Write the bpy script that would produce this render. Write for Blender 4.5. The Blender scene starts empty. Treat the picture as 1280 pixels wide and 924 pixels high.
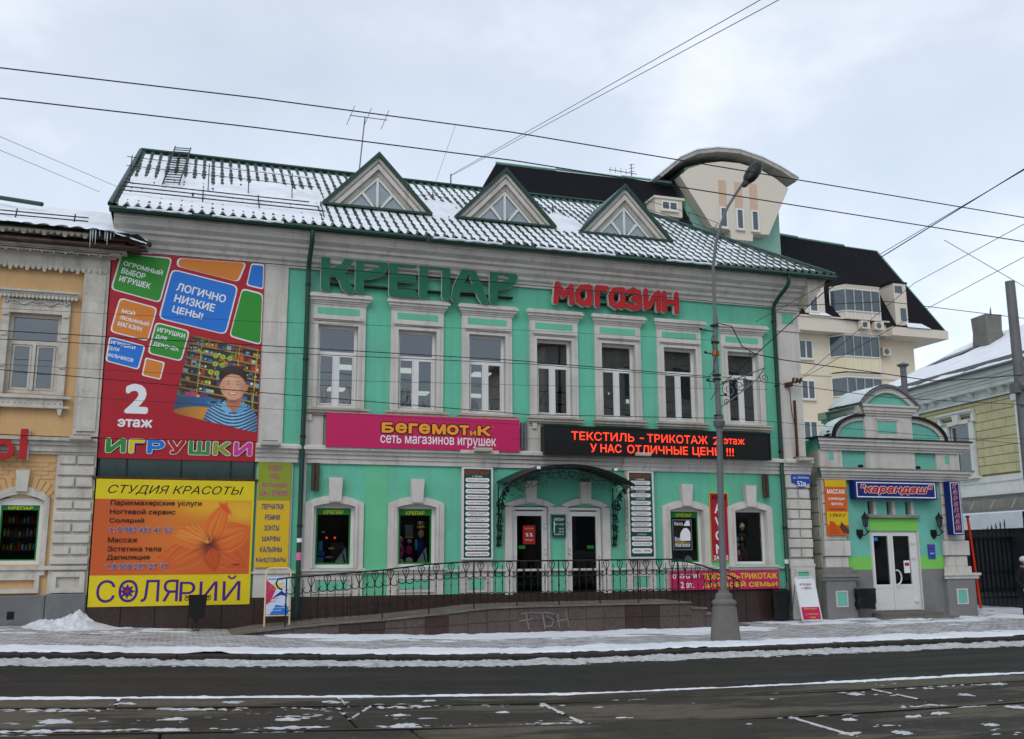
import bpy, math, random
import numpy as np
from mathutils import Vector, Matrix, noise
rad = math.radians
PI = math.pi
random.seed(11)
scn = bpy.context.scene
col = scn.collection

# ------------------------------------------------------------------ camera, sky, sun
pitch, yaw, roll = rad(10.606), rad(18.223), rad(-0.259)
F = Vector((math.sin(yaw) * math.cos(pitch), math.cos(yaw) * math.cos(pitch), math.sin(pitch)))
R0 = Vector((math.cos(yaw), -math.sin(yaw), 0))
U0 = R0.cross(F)
Rv = R0 * math.cos(roll) + U0 * math.sin(roll)
Uv = -R0 * math.sin(roll) + U0 * math.cos(roll)
cam = bpy.data.cameras.new('camera')
cam.sensor_width = 36
cam.lens = 36 * 1232 / 1280
cam.clip_start = 0.1
cam.clip_end = 3000
camo = bpy.data.objects.new('camera', cam)
col.objects.link(camo)
M = Matrix((Rv, Uv, -F)).transposed().to_4x4()
M.translation = Vector((0, -20.5, 1.65))
camo.matrix_world = M
scn.camera = camo

SKYX = 1.8
SUN_EL, SUN_AZ = 42, 215          # azimuth clockwise from +Y
w = bpy.data.worlds.new('World')
scn.world = w
w.use_nodes = True
nt = w.node_tree
nt.nodes.clear()
N, L = nt.nodes.new, nt.links.new
sky = N('ShaderNodeTexSky'); sky.sky_type = 'NISHITA'; sky.sun_disc = False
sky.sun_elevation = rad(SUN_EL); sky.sun_rotation = rad(SUN_AZ)
bg1 = N('ShaderNodeBackground'); bg1.inputs[1].default_value = 0.05
L(sky.outputs[0], bg1.inputs[0])
tc = N('ShaderNodeTexCoord')
mp = N('ShaderNodeMapping'); mp.inputs['Scale'].default_value = (1, 1, 1.8); mp.inputs['Location'].default_value = (SKYX, 0, 0)
L(tc.outputs['Generated'], mp.inputs[0])
nz = N('ShaderNodeTexNoise'); nz.inputs['Scale'].default_value = 2.4; nz.inputs['Detail'].default_value = 5; nz.inputs['Roughness'].default_value = .55
L(mp.outputs[0], nz.inputs[0])
cr = N('ShaderNodeValToRGB')
cr.color_ramp.elements[0].position = .34; cr.color_ramp.elements[0].color = (.545, .60, .655, 1)
cr.color_ramp.elements[1].position = .68; cr.color_ramp.elements[1].color = (.90, .905, .91, 1)
e = cr.color_ramp.elements.new(.5); e.color = (.62, .665, .72, 1)
L(nz.outputs[0], cr.inputs[0])
bg2 = N('ShaderNodeBackground'); bg2.inputs[1].default_value = 0.90
L(cr.outputs[0], bg2.inputs[0])
ad = N('ShaderNodeAddShader'); L(bg1.outputs[0], ad.inputs[0]); L(bg2.outputs[0], ad.inputs[1])
wo = N('ShaderNodeOutputWorld'); L(ad.outputs[0], wo.inputs[0])

sl = bpy.data.lights.new('sun', 'SUN'); sl.energy = 0.65; sl.angle = rad(28); sl.color = (1, .97, .93)
so = bpy.data.objects.new('sun', sl); col.objects.link(so)
d = Vector((math.sin(rad(SUN_AZ)) * math.cos(rad(SUN_EL)), math.cos(rad(SUN_AZ)) * math.cos(rad(SUN_EL)), math.sin(rad(SUN_EL))))
so.rotation_euler = d.to_track_quat('Z', 'Y').to_euler()
so.location = d * 60
scn.view_settings.view_transform = 'Standard'
scn.view_settings.look = 'None'
scn.view_settings.exposure = 0.16
scn.view_settings.gamma = 1

# ------------------------------------------------------------------ materials
def lin(h):
    h = h.lstrip('#')
    c = [int(h[i:i + 2], 16) / 255 for i in (0, 2, 4)]
    return tuple(x / 12.92 if x <= .04045 else ((x + .055) / 1.055) ** 2.4 for x in c)

def mat(name, c, rough=.75, var=.12, scale=2.5, dirt=0., dirtc='#4a453e', dscale=1.3, streak=0., bump=.15, bscale=60, spec=.35, metal=0., emit=0.):
    if isinstance(c, str): c = lin(c)
    m = bpy.data.materials.new(name); m.use_nodes = True
    t = m.node_tree; n, l = t.nodes.new, t.links.new
    b = t.nodes['Principled BSDF']
    b.inputs['Roughness'].default_value = rough
    b.inputs['Metallic'].default_value = metal
    b.inputs['Specular IOR Level'].default_value = spec
    if emit:
        b.inputs['Emission Color'].default_value = (*c, 1); b.inputs['Emission Strength'].default_value = emit
    g = n('ShaderNodeNewGeometry')
    def nz_(sc, det=4, sv=(1, 1, 1), ro=.55):
        mp = n('ShaderNodeMapping'); mp.inputs['Scale'].default_value = sv; l(g.outputs['Position'], mp.inputs[0])
        x = n('ShaderNodeTexNoise'); x.inputs['Scale'].default_value = sc; x.inputs['Detail'].default_value = det; x.inputs['Roughness'].default_value = ro
        l(mp.outputs[0], x.inputs[0]); return x.outputs[0]
    def ramp(src, a, bb, v0=0., v1=1.):
        x = n('ShaderNodeMapRange'); x.inputs[1].default_value = a; x.inputs[2].default_value = bb
        x.inputs[3].default_value = v0; x.inputs[4].default_value = v1; l(src, x.inputs[0]); return x.outputs[0]
    def mix(f, a, bb):
        x = n('ShaderNodeMix'); x.data_type = 'RGBA'
        if isinstance(f, float): x.inputs[0].default_value = f
        else: l(f, x.inputs[0])
        for i, s in ((6, a), (7, bb)):
            if isinstance(s, tuple): x.inputs[i].default_value = (*s, 1)
            else: l(s, x.inputs[i])
        return x.outputs[2]
    cur = c
    if var:
        hi = tuple(min(1, k * (1 + var)) for k in c); lo = tuple(k * (1 - var) for k in c)
        cur = mix(ramp(nz_(scale), .3, .7), lo, hi)
        cur = mix(ramp(nz_(scale * 14, 3), .35, .75, 0, .45), cur, tuple(k * (1 - var * 1.3) for k in c))
    dc = lin(dirtc)
    if dirt:
        cur = mix(ramp(nz_(dscale, 8, ro=.7), .5, .78, 0, dirt), cur, dc)
    if streak:
        cur = mix(ramp(nz_(1, 5, (7, 7, .45)), .52, .8, 0, streak), cur, dc)
    if isinstance(cur, tuple): b.inputs['Base Color'].default_value = (*cur, 1)
    else: l(cur, b.inputs['Base Color'])
    if bump:
        bp = n('ShaderNodeBump'); bp.inputs['Strength'].default_value = bump; bp.inputs['Distance'].default_value = .02
        l(nz_(bscale, 3), bp.inputs['Height']); l(bp.outputs[0], b.inputs['Normal'])
    m['_n'] = 1
    return m

def glass(name, tint, refl=.12, tr=.75):
    m = bpy.data.materials.new(name); m.use_nodes = True
    t = m.node_tree; t.nodes.clear(); n, l = t.nodes.new, t.links.new
    o = n('ShaderNodeOutputMaterial'); mx = n('ShaderNodeMixShader')
    a = n('ShaderNodeBsdfTransparent'); a.inputs[0].default_value = (*[k * tr for k in lin(tint)], 1)
    g = n('ShaderNodeBsdfGlossy'); g.inputs['Roughness'].default_value = .015; g.inputs[0].default_value = (.9, .93, .95, 1)
    lw = n('ShaderNodeLayerWeight'); lw.inputs[0].default_value = .25
    mr = n('ShaderNodeMapRange'); mr.inputs[3].default_value = refl; mr.inputs[4].default_value = .9
    ns = n('ShaderNodeTexNoise'); ns.inputs['Scale'].default_value = 1.2; gg = n('ShaderNodeNewGeometry'); l(gg.outputs['Position'], ns.inputs[0])
    bp = n('ShaderNodeBump'); bp.inputs['Strength'].default_value = .04; bp.inputs['Distance'].default_value = .05
    l(ns.outputs[0], bp.inputs['Height']); l(bp.outputs[0], g.inputs['Normal'])
    l(lw.outputs['Fresnel'], mr.inputs[0]); l(mr.outputs[0], mx.inputs[0]); l(a.outputs[0], mx.inputs[1]); l(g.outputs[0], mx.inputs[2]); l(mx.outputs[0], o.inputs[0])
    return m

MT = {}
def mk(key, *a, **k):
    MT[key] = mat(key, *a, **k); return MT[key]
mk('green_wall', (.135, .52, .35), rough=.88, var=.1, scale=1.1, dirt=.6, dirtc='#74998a', dscale=.9, streak=.75, bump=.2, bscale=25)
mk('green_patch', (.14, .52, .285), rough=.8, var=.07, scale=1.5, dirt=.3, dirtc='#6fae7c', streak=.12)
mk('white_trim', '#cbc7c0', rough=.8, var=.08, scale=1.6, dirt=.4, dirtc='#857d70', dscale=1.5, streak=.5, bump=.2, bscale=30)
mk('dirty_trim', '#b3ada1', rough=.8, var=.12, scale=2, dirt=.7, dirtc='#6d665c', dscale=2.2, streak=.5, bump=.3, bscale=30)
mk('grey_soffit', '#8c877f', rough=.85, var=.14, dirt=.5, dirtc='#4c463f', streak=.3)
mk('green_metal', '#0c3a2e', rough=.45, var=.2, spec=.5, bump=.05)
mk('tile_green', '#0b3528', rough=.4, var=.25, scale=5, spec=.5, bump=.05)
mk('fill_glow', (1, .95, .85), emit=26, bump=0, var=0)  # glow of the strips added to brighten the display goods
mk('snow_dirty', '#b9babb', rough=.7, var=.2, scale=6, dirt=.85, dirtc='#4e463d', dscale=7, bump=.5, bscale=30)
mk('snow_grey', '#bfc1c4', rough=.7, var=.15, scale=5, dirt=.6, dirtc='#6b645b', dscale=8, bump=.5, bscale=30)
mk('snow', (.76, .79, .84), rough=.6, var=.09, scale=2.2, bump=.35, bscale=22, spec=.25)
mk('pvc', '#d9d9d6', rough=.35, var=.03, bump=0, spec=.5, dirt=.1)
mk('granite', '#3d2c29', rough=.3, var=.35, scale=30, dirt=.25, dirtc='#5c4e49', streak=.2, spec=.5, bump=.05)
mk('granite2', '#574a46', rough=.35, var=.4, scale=30, dirt=.4, dirtc='#75695f', spec=.45, bump=.08)
mk('paint_pink', '#c31d5c', rough=.45, var=.04, bump=0)
mk('black_metal', '#0b0c0e', rough=.5, var=.2, spec=.4, bump=.08)
mk('black_plastic', '#0d0d0f', rough=.4, var=.15)
mk('grey_metal', '#6d7073', rough=.55, var=.15, dirt=.35, dirtc='#4a4640', metal=.2, bump=.1)
mk('concrete', '#706d68', rough=.9, var=.15, dirt=.5, dirtc='#5c5751', bump=.4, bscale=35)
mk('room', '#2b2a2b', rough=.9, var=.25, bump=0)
mk('room_light', '#4a4d50', rough=.9, var=.2, bump=0)
mk('lamp_glow', (1, .93, .8), emit=3, bump=0, var=0)
mk('wood_dark', '#4a3a30', rough=.7, var=.25)
mk('wire', '#14171b', rough=.6, var=0, bump=0)
for k, h in dict(red='#ac1a2a', blue='#1f74d2', lgreen='#2f8f2c', orange='#d8812f', white='#e6e8ea', yellow='#dcc516', yel2='#d9b31a', purple='#461a7c', black='#0b0b0b',
                 deepred='#b3161d', navy='#1b2a80', dgreen='#0f4a30', avon='#a5132c', pinkb='#cf3a93', led='#0a0a0c', signgreen='#0a4b35', olive='#8a9a2a', orange2='#d35f1c', flower='#e2701c', flower2='#c94f14',
                 skin='#c48a6c', hair='#33221b', cyan='#4fb0dc', brown='#5a3a24', cream='#d9c9a0', pinkl='#d678a8', maroon='#7c0f38', magenta='#c52b86').items():
    mk(k, h, rough=.5, var=.05, bump=0, dirt=.06)
mk('led_red', (1.0, .05, .015), emit=1.3, bump=0, var=0)
mk('letter_green', '#0d6848', rough=.45, var=.06, bump=0)
mk('sign_orange', '#f29b2e', rough=.4, var=.03, bump=0)
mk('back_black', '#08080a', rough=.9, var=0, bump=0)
mk('letter_red', '#b3171b', rough=.4, var=.06, bump=0)
MT['glass'] = glass('window_glass', '#c9d3d6', .12, .62)
MT['glass_dark'] = glass('shop_glass', '#d8dcdc', .0, .95)
MT['pane_grey'] = mat('frosted_pane', '#8d9a9f', rough=.12, var=.1, bump=0, spec=.8)
mk('far_glass', '#3c4a52', rough=.06, var=.2, bump=0, spec=.9)

# ------------------------------------------------------------------ mesh helpers
WL = {}
class MB:
    def __init__(s, T=None): s.v = []; s.f = []; s.T = T
    def add(s, vs, fs):
        o = len(s.v)
        s.v += [tuple(s.T @ Vector(q)) for q in vs] if s.T else [tuple(q) for q in vs]
        s.f += [tuple(i + o for i in q) for q in fs]
        return s
    def box(s, x0, x1, y0, y1, z0, z1):
        return s.add([(x0, y0, z0), (x1, y0, z0), (x1, y1, z0), (x0, y1, z0), (x0, y0, z1), (x1, y0, z1), (x1, y1, z1), (x0, y1, z1)],
                     [(0, 1, 5, 4), (1, 2, 6, 5), (2, 3, 7, 6), (3, 0, 4, 7), (4, 5, 6, 7), (3, 2, 1, 0)])
    def bevbox(s, x0, x1, y0, y1, z0, z1, b=.012):
        """block whose front (y0) edges are bevelled"""
        return s.add([(x0, y1, z0), (x1, y1, z0), (x1, y1, z1), (x0, y1, z1), (x0, y0 + b, z0), (x1, y0 + b, z0), (x1, y0 + b, z1), (x0, y0 + b, z1),
                      (x0 + b, y0, z0 + b), (x1 - b, y0, z0 + b), (x1 - b, y0, z1 - b), (x0 + b, y0, z1 - b)],
                     [(3, 2, 1, 0), (0, 1, 5, 4), (1, 2, 6, 5), (2, 3, 7, 6), (3, 0, 4, 7), (4, 5, 9, 8), (5, 6, 10, 9), (6, 7, 11, 10), (7, 4, 8, 11), (8, 9, 10, 11)])
    def prism(s, pts, y0, y1):
        n = len(pts)
        # make counter-clockwise seen from -Y (x right, z up)
        a = sum(pts[i][0] * pts[(i + 1) % n][1] - pts[(i + 1) % n][0] * pts[i][1] for i in range(n))
        if a < 0: pts = pts[::-1]
        vs = [(x, y0, z) for x, z in pts] + [(x, y1, z) for x, z in pts]
        fs = [tuple(range(n)), tuple(range(2 * n - 1, n - 1, -1))] + [(i, i + n, (i + 1) % n + n, (i + 1) % n) for i in range(n)]
        return s.add(vs, fs)
    def frame(s, x0, x1, z0, z1, wd, y0, y1, wt=None):
        wt = wt or wd
        s.box(x0, x0 + wd, y0, y1, z0, z1); s.box(x1 - wd, x1, y0, y1, z0, z1)
        s.box(x0 + wd, x1 - wd, y0, y1, z0, z0 + wt); s.box(x0 + wd, x1 - wd, y0, y1, z1 - wt, z1)
        return s
    def sweepx(s, prof, x0, x1):
        n = len(prof)
        vs = [(x0, y, z) for y, z in prof] + [(x1, y, z) for y, z in prof]
        return s.add(vs, [tuple(range(n)), tuple(range(2 * n - 1, n - 1, -1))] + [(i, i + n, (i + 1) % n + n, (i + 1) % n) for i in range(n)])
    def mould(s, x0, x1, y, steps, ret=True):
        """stepped moulding as one solid; steps = (z0, z1, projection), returned round the ends"""
        P = []; last = None
        for z0, z1, p in sorted(steps):
            if last is not None and z0 - last > 1e-4: P += [(0, last), (0, z0)]
            P += [(p, z0), (p, z1)]; last = z1
        P = [(-.02, P[0][1])] + P + [(-.02, P[-1][1])]; n = len(P); k = 1 if ret else 0
        vs = []
        for xx, sg in ((x0, -1), (x1, 1)):
            vs += [(xx + sg * k * max(p, 0), y - p, z) for p, z in P]
        vs += [(x0, y + .02, z) for p, z in P] + [(x1, y + .02, z) for p, z in P]
        fs = [(i, n + i, n + i + 1, i + 1) for i in range(n - 1)] + [(2 * n + i, i, i + 1, 2 * n + i + 1) for i in range(n - 1)] + [(n + i, 3 * n + i, 3 * n + i + 1, n + i + 1) for i in range(n - 1)]
        return s.add(vs, fs)
    def tube(s, pts, r, n=6, cap=True, r1=None):
        pts = [Vector(p) for p in pts]
        if len(pts) < 2: return s
        vs = []; m = len(pts); up = None
        for i, p in enumerate(pts):
            t = (pts[min(i + 1, m - 1)] - pts[max(i - 1, 0)])
            if t.length < 1e-9: t = Vector((0, 0, 1))
            t.normalize()
            if up is None:
                a = Vector((0, 1, 0)) if abs(t.y) < .9 else Vector((1, 0, 0))
                up = (a - t * a.dot(t)).normalized()
            else: up = (up - t * up.dot(t)).normalized()
            sd = t.cross(up)
            rr = r if r1 is None else r + (r1 - r) * i / (m - 1)
            for k in range(n):
                an = 2 * PI * k / n
                vs.append(p + up * math.cos(an) * rr + sd * math.sin(an) * rr)
        fs = [(i * n + k, i * n + (k + 1) % n, (i + 1) * n + (k + 1) % n, (i + 1) * n + k) for i in range(m - 1) for k in range(n)]
        if cap: fs += [tuple(range(n - 1, -1, -1)), tuple(range((m - 1) * n, m * n))]
        return s.add(vs, fs)
    def lathe(s, prof, cx, cy, n=16, sy=1.):
        m = len(prof)
        vs = [(cx + r * math.cos(2 * PI * k / n), cy + sy * r * math.sin(2 * PI * k / n), z) for r, z in prof for k in range(n)]
        fs = [(i * n + k, i * n + (k + 1) % n, (i + 1) * n + (k + 1) % n, (i + 1) * n + k) for i in range(m - 1) for k in range(n)]
        fs += [tuple(range(n - 1, -1, -1)), tuple(range((m - 1) * n, m * n))]
        return s.add(vs, fs)
    def ball(s, c, r, n=8, sz=(1, 1, 1)):
        c = Vector(c); m = max(3, n // 2 + 1)
        pr = [(r * math.sin(PI * i / m) + 1e-4, -r * math.cos(PI * i / m)) for i in range(m + 1)]
        vs = [(c.x + sz[0] * a * math.cos(2 * PI * k / n), c.y + sz[1] * a * math.sin(2 * PI * k / n), c.z + sz[2] * b) for a, b in pr for k in range(n)]
        return s.add(vs, [(i * n + k, i * n + (k + 1) % n, (i + 1) * n + (k + 1) % n, (i + 1) * n + k) for i in range(m) for k in range(n)])
    def holed(s, x0, x1, z0, z1, holes, y0, y1, reveals=True):
        """wall face at y0 with real openings (hx0,hx1,hz0,hz1) whose reveals go back to y1"""
        xs = sorted({x0, x1, *[h[0] for h in holes], *[h[1] for h in holes]}); zs = sorted({z0, z1, *[h[2] for h in holes], *[h[3] for h in holes]})
        for i in range(len(xs) - 1):
            for j in range(len(zs) - 1):
                cx, cz = (xs[i] + xs[i + 1]) / 2, (zs[j] + zs[j + 1]) / 2
                if not any(h[0] < cx < h[1] and h[2] < cz < h[3] for h in holes):
                    s.add([(xs[i], y0, zs[j]), (xs[i + 1], y0, zs[j]), (xs[i + 1], y0, zs[j + 1]), (xs[i], y0, zs[j + 1])], [(0, 1, 2, 3)])
        for a, b, c, d_ in (holes if reveals else ()):
            s.add([(a, y0, c), (b, y0, c), (b, y0, d_), (a, y0, d_), (a, y1, c), (b, y1, c), (b, y1, d_), (a, y1, d_)], [(0, 4, 5, 1), (1, 5, 6, 2), (2, 6, 7, 3), (3, 7, 4, 0)])
        return s
    def build(s, name, m, parent=None, smooth=False, label=None, cat=None, group=None, kind=None, orig=None):
        me = bpy.data.meshes.new(name)
        o = bpy.data.objects.new(name, me)
        if parent is not None: W = WL[parent.name]
        elif orig is not None: W = Vector(orig)
        else: W = Vector((0, 0, 0))
        me.from_pydata([(x - W.x, y - W.y, z - W.z) for x, y, z in s.v], [], s.f)
        me.update()
        if smooth:
            for p in me.polygons: p.use_smooth = True
            me.set_sharp_from_angle(angle=rad(35)) if hasattr(me, 'set_sharp_from_angle') else None
        me.materials.append(MT[m] if isinstance(m, str) else m)
        col.objects.link(o)
        if parent is not None: o.parent = parent
        else: o.location = W
        WL[o.name] = W
        tag(o, label, cat, group, kind)
        return o

def tag(o, label=None, cat=None, group=None, kind=None):
    if label: o['label'] = label
    if cat: o['category'] = cat
    if group: o['group'] = group
    if kind: o['kind'] = kind
    return o
def thing(name, loc, label, cat, group=None):
    o = bpy.data.objects.new(name, None); o.location = loc; o.empty_display_size = .2
    col.objects.link(o); WL[o.name] = Vector(loc)
    return tag(o, label, cat, group)
def B(): return MB()
def dup(o, dx=0, dy=0, dz=0, label=None, parent=None, top=True):
    c = o.copy(); col.objects.link(c)
    c.parent = parent if parent is not None else o.parent
    if top: c.location = Vector(o.location) + Vector((dx, dy, dz)); WL[c.name] = WL[o.name] + Vector((dx, dy, dz))
    else: WL[c.name] = WL[o.name]
    if label: c['label'] = label
    for ch in o.children: dup(ch, parent=c, top=False)
    return c

_GL = {}
from mathutils.geometry import delaunay_2d_cdt
def fill_outline(pv, pe):
    """clean triangles inside glyph outlines (non-zero winding), also where contours overlap"""
    nxt = {}
    for a, b in pe: nxt.setdefault(a, []).append(b)
    segs = np.array([[pv[a][0], pv[a][1], pv[b][0], pv[b][1]] for a, b in pe])
    vo, eo, fo, *_ = delaunay_2d_cdt([Vector(p) for p in pv], pe, [], 0, 1e-5)
    out = []
    for f in fo:
        cx = sum(vo[i].x for i in f) / len(f); cy = sum(vo[i].y for i in f) / len(f) + 1.3e-6
        up = (segs[:, 1] <= cy) & (segs[:, 3] > cy); dn = (segs[:, 3] <= cy) & (segs[:, 1] > cy)
        den = np.where(segs[:, 3] == segs[:, 1], 1e-9, segs[:, 3] - segs[:, 1])
        xi = segs[:, 0] + (cy - segs[:, 1]) / den * (segs[:, 2] - segs[:, 0]); r = xi > cx
        if int((up & r).sum()) - int((dn & r).sum()) != 0: out.append(tuple(f) if (vo[f[1]] - vo[f[0]]).cross(vo[f[2]] - vo[f[0]]) > 0 else tuple(f[::-1]))
    return [(q.x, q.y, 0) for q in vo], out
def text(s, x0, x1, z0, z1, m, parent, y, bold=0., shear=0., depth=.004, rot=0., name='lettering', T=None, outline=None, ow=.035, spacing=1.):
    """flat printed lettering fitted into the rectangle, on the plane y and facing -Y; strokes are thickened by repeating the print a hair's breadth apart"""
    key = (s, shear, spacing)
    if key not in _GL:
        cu = bpy.data.curves.new('t', 'FONT'); cu.body = s; cu.shear = shear; cu.resolution_u = 3; cu.space_character = spacing; cu.fill_mode = 'NONE'
        ob = bpy.data.objects.new('t', cu); me = bpy.data.meshes.new_from_object(ob)
        _GL[key] = fill_outline([tuple(p.co[:2]) for p in me.vertices], [tuple(e.vertices) for e in me.edges])
        bpy.data.objects.remove(ob); bpy.data.curves.remove(cu); bpy.data.meshes.remove(me)
    v, f = _GL[key]
    ax = min(p[0] for p in v); bx = max(p[0] for p in v); ay = min(p[1] for p in v); by = max(p[1] for p in v)
    cx, cz = (x0 + x1) / 2, (z0 + z1) / 2; cr_, sr = math.cos(rot), math.sin(rot)
    em = (z1 - z0) / .7
    def layer(r, n, yy, mt, nm):
        # keep the outer size of the word: shrink the glyphs by the thickening radius
        rr = bold * em * .8
        X0, X1, Z0, Z1 = x0 + rr, x1 - rr, z0 + rr, z1 - rr
        sx, sz = (X1 - X0) / (bx - ax), (Z1 - Z0) / (by - ay)
        mb = MB(T); offs = [(0, 0)] + ([(math.cos(2 * PI * k / n), math.sin(2 * PI * k / n)) for k in range(n)] if r > 0 else [])
        for i, (ox, oz) in enumerate(offs):
            vs = []
            for p in v:
                X = X0 + (p[0] - ax) * sx + ox * r; Z = Z0 + (p[1] - ay) * sz + oz * r
                X, Z = cx + (X - cx) * cr_ - (Z - cz) * sr, cz + (X - cx) * sr + (Z - cz) * cr_
                vs.append((X, yy - .00025 * i, Z))
            mb.add(vs, f)
        return mb.build(nm, mt, parent)
    rb = bold * em * .8
    if outline:
        layer(rb + ow * em, 12, y - .001, outline, 'outline_lettering'); y -= .005
    return layer(rb, 8 if rb > .008 else 4, y - .001, m, name)

def each(name, m, parent, boxes, **k):
    return [MB().box(*b_).build(name, m, parent, **k) for b_ in boxes]

def sdf_shape(strokes, r, res, y0, y1, bbox):
    """union of round-ended strokes cut out as one plate (marching squares)"""
    x0, x1, z0, z1 = bbox
    nx, nz_ = int((x1 - x0) / res) + 1, int((z1 - z0) / res) + 1
    segs = []
    for st in strokes:
        rr = r
        if isinstance(st, tuple): st, rr = st
        for a, b in zip(st, st[1:]): segs.append((a, b, rr))
    def dist(x, z):
        d_ = 9.
        for (ax, az), (bx, bz), rr in segs:
            ux, uz = bx - ax, bz - az; q = ux * ux + uz * uz
            t = 0 if q < 1e-12 else max(0, min(1, ((x - ax) * ux + (z - az) * uz) / q))
            e_ = math.hypot(x - ax - t * ux, z - az - t * uz) - rr
            if e_ < d_: d_ = e_
        return d_
    G = [[dist(x0 + i * res, z0 + j * res) for j in range(nz_ + 1)] for i in range(nx + 1)]
    mb = B(); idx = {}; vs = []; fs = []; walls = []
    def vid(x, z):
        k = (round(x, 5), round(z, 5))
        if k not in idx: idx[k] = len(vs); vs.append((x, z))
        return idx[k]
    for i in range(nx):
        for j in range(nz_):
            c = [(i, j), (i + 1, j), (i + 1, j + 1), (i, j + 1)]
            poly = []; cut = []
            for k in range(4):
                a, b = c[k], c[(k + 1) % 4]; da, db = G[a[0]][a[1]], G[b[0]][b[1]]
                pa = (x0 + a[0] * res, z0 + a[1] * res); pb = (x0 + b[0] * res, z0 + b[1] * res)
                if da <= 0: poly.append(vid(*pa))
                if (da <= 0) != (db <= 0):
                    t = da / (da - db); q = vid(pa[0] + (pb[0] - pa[0]) * t, pa[1] + (pb[1] - pa[1]) * t); poly.append(q); cut.append((q, da <= 0))
            if len(poly) >= 3: fs.append(tuple(poly))
            if len(cut) == 2:
                o_, i_ = (cut[0][0], cut[1][0]) if cut[0][1] else (cut[1][0], cut[0][0])
                walls.append((o_, i_))
    n = len(vs)
    mb.add([(x, y0, z) for x, z in vs] + [(x, y1, z) for x, z in vs], fs + [tuple(q + n for q in f_[::-1]) for f_ in fs] + [(b, a, a + n, b + n) for a, b in walls])
    return mb

def strip(mb, top, bot, y0, y1):
    """closed band between two outlines with the same number of points"""
    n = len(top)
    vs = [(x, y0, z) for x, z in top] + [(x, y0, z) for x, z in bot] + [(x, y1, z) for x, z in top] + [(x, y1, z) for x, z in bot]
    fs = []
    for i in range(n - 1): fs += [(n + i, n + i + 1, i + 1, i), (2 * n + i, 2 * n + i + 1, 3 * n + i + 1, 3 * n + i), (i, i + 1, 2 * n + i + 1, 2 * n + i), (n + i + 1, n + i, 3 * n + i, 3 * n + i + 1)]
    fs += [(0, 2 * n, 3 * n, n), (n - 1, 2 * n - 1, 4 * n - 1, 3 * n - 1)]
    return mb.add(vs, fs)
def rrect(x0, x1, z0, z1, r, n=4, rot=0.):
    pts = []
    for cx, cz, a in ((x1 - r, z0 + r, -90), (x1 - r, z1 - r, 0), (x0 + r, z1 - r, 90), (x0 + r, z0 + r, 180)):
        for k in range(n + 1):
            t = rad(a + 90 * k / n); pts.append((cx + r * math.cos(t), cz + r * math.sin(t)))
    if rot:
        mx, mz = (x0 + x1) / 2, (z0 + z1) / 2; c, s = math.cos(rot), math.sin(rot)
        pts = [(mx + (x - mx) * c - (z - mz) * s, mz + (x - mx) * s + (z - mz) * c) for x, z in pts]
    return pts
def rpoly(P, r, n=3):
    """polygon with rounded corners"""
    out = []; m = len(P)
    for i in range(m):
        p, a, b = Vector(P[i]), Vector(P[i - 1]), Vector(P[(i + 1) % m])
        u, v = (a - p), (b - p); k = min(r, u.length * .45, v.length * .45)
        s, e_ = p + u.normalized() * k, p + v.normalized() * k
        for j in range(n + 1):
            t = j / n; out.append(tuple(s * (1 - t) ** 2 + p * 2 * t * (1 - t) + e_ * t * t))
    return out
def arc(cx, cz, r, a0, a1, n=10, rz=None):
    rz = rz or r
    return [(cx + r * math.cos(rad(a0 + (a1 - a0) * k / n)), cz + rz * math.sin(rad(a0 + (a1 - a0) * k / n))) for k in range(n + 1)]
def fbm(x, y, z=0., o=4): return noise.fractal(Vector((x, y, z)), .9, 2.1, o)

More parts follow.
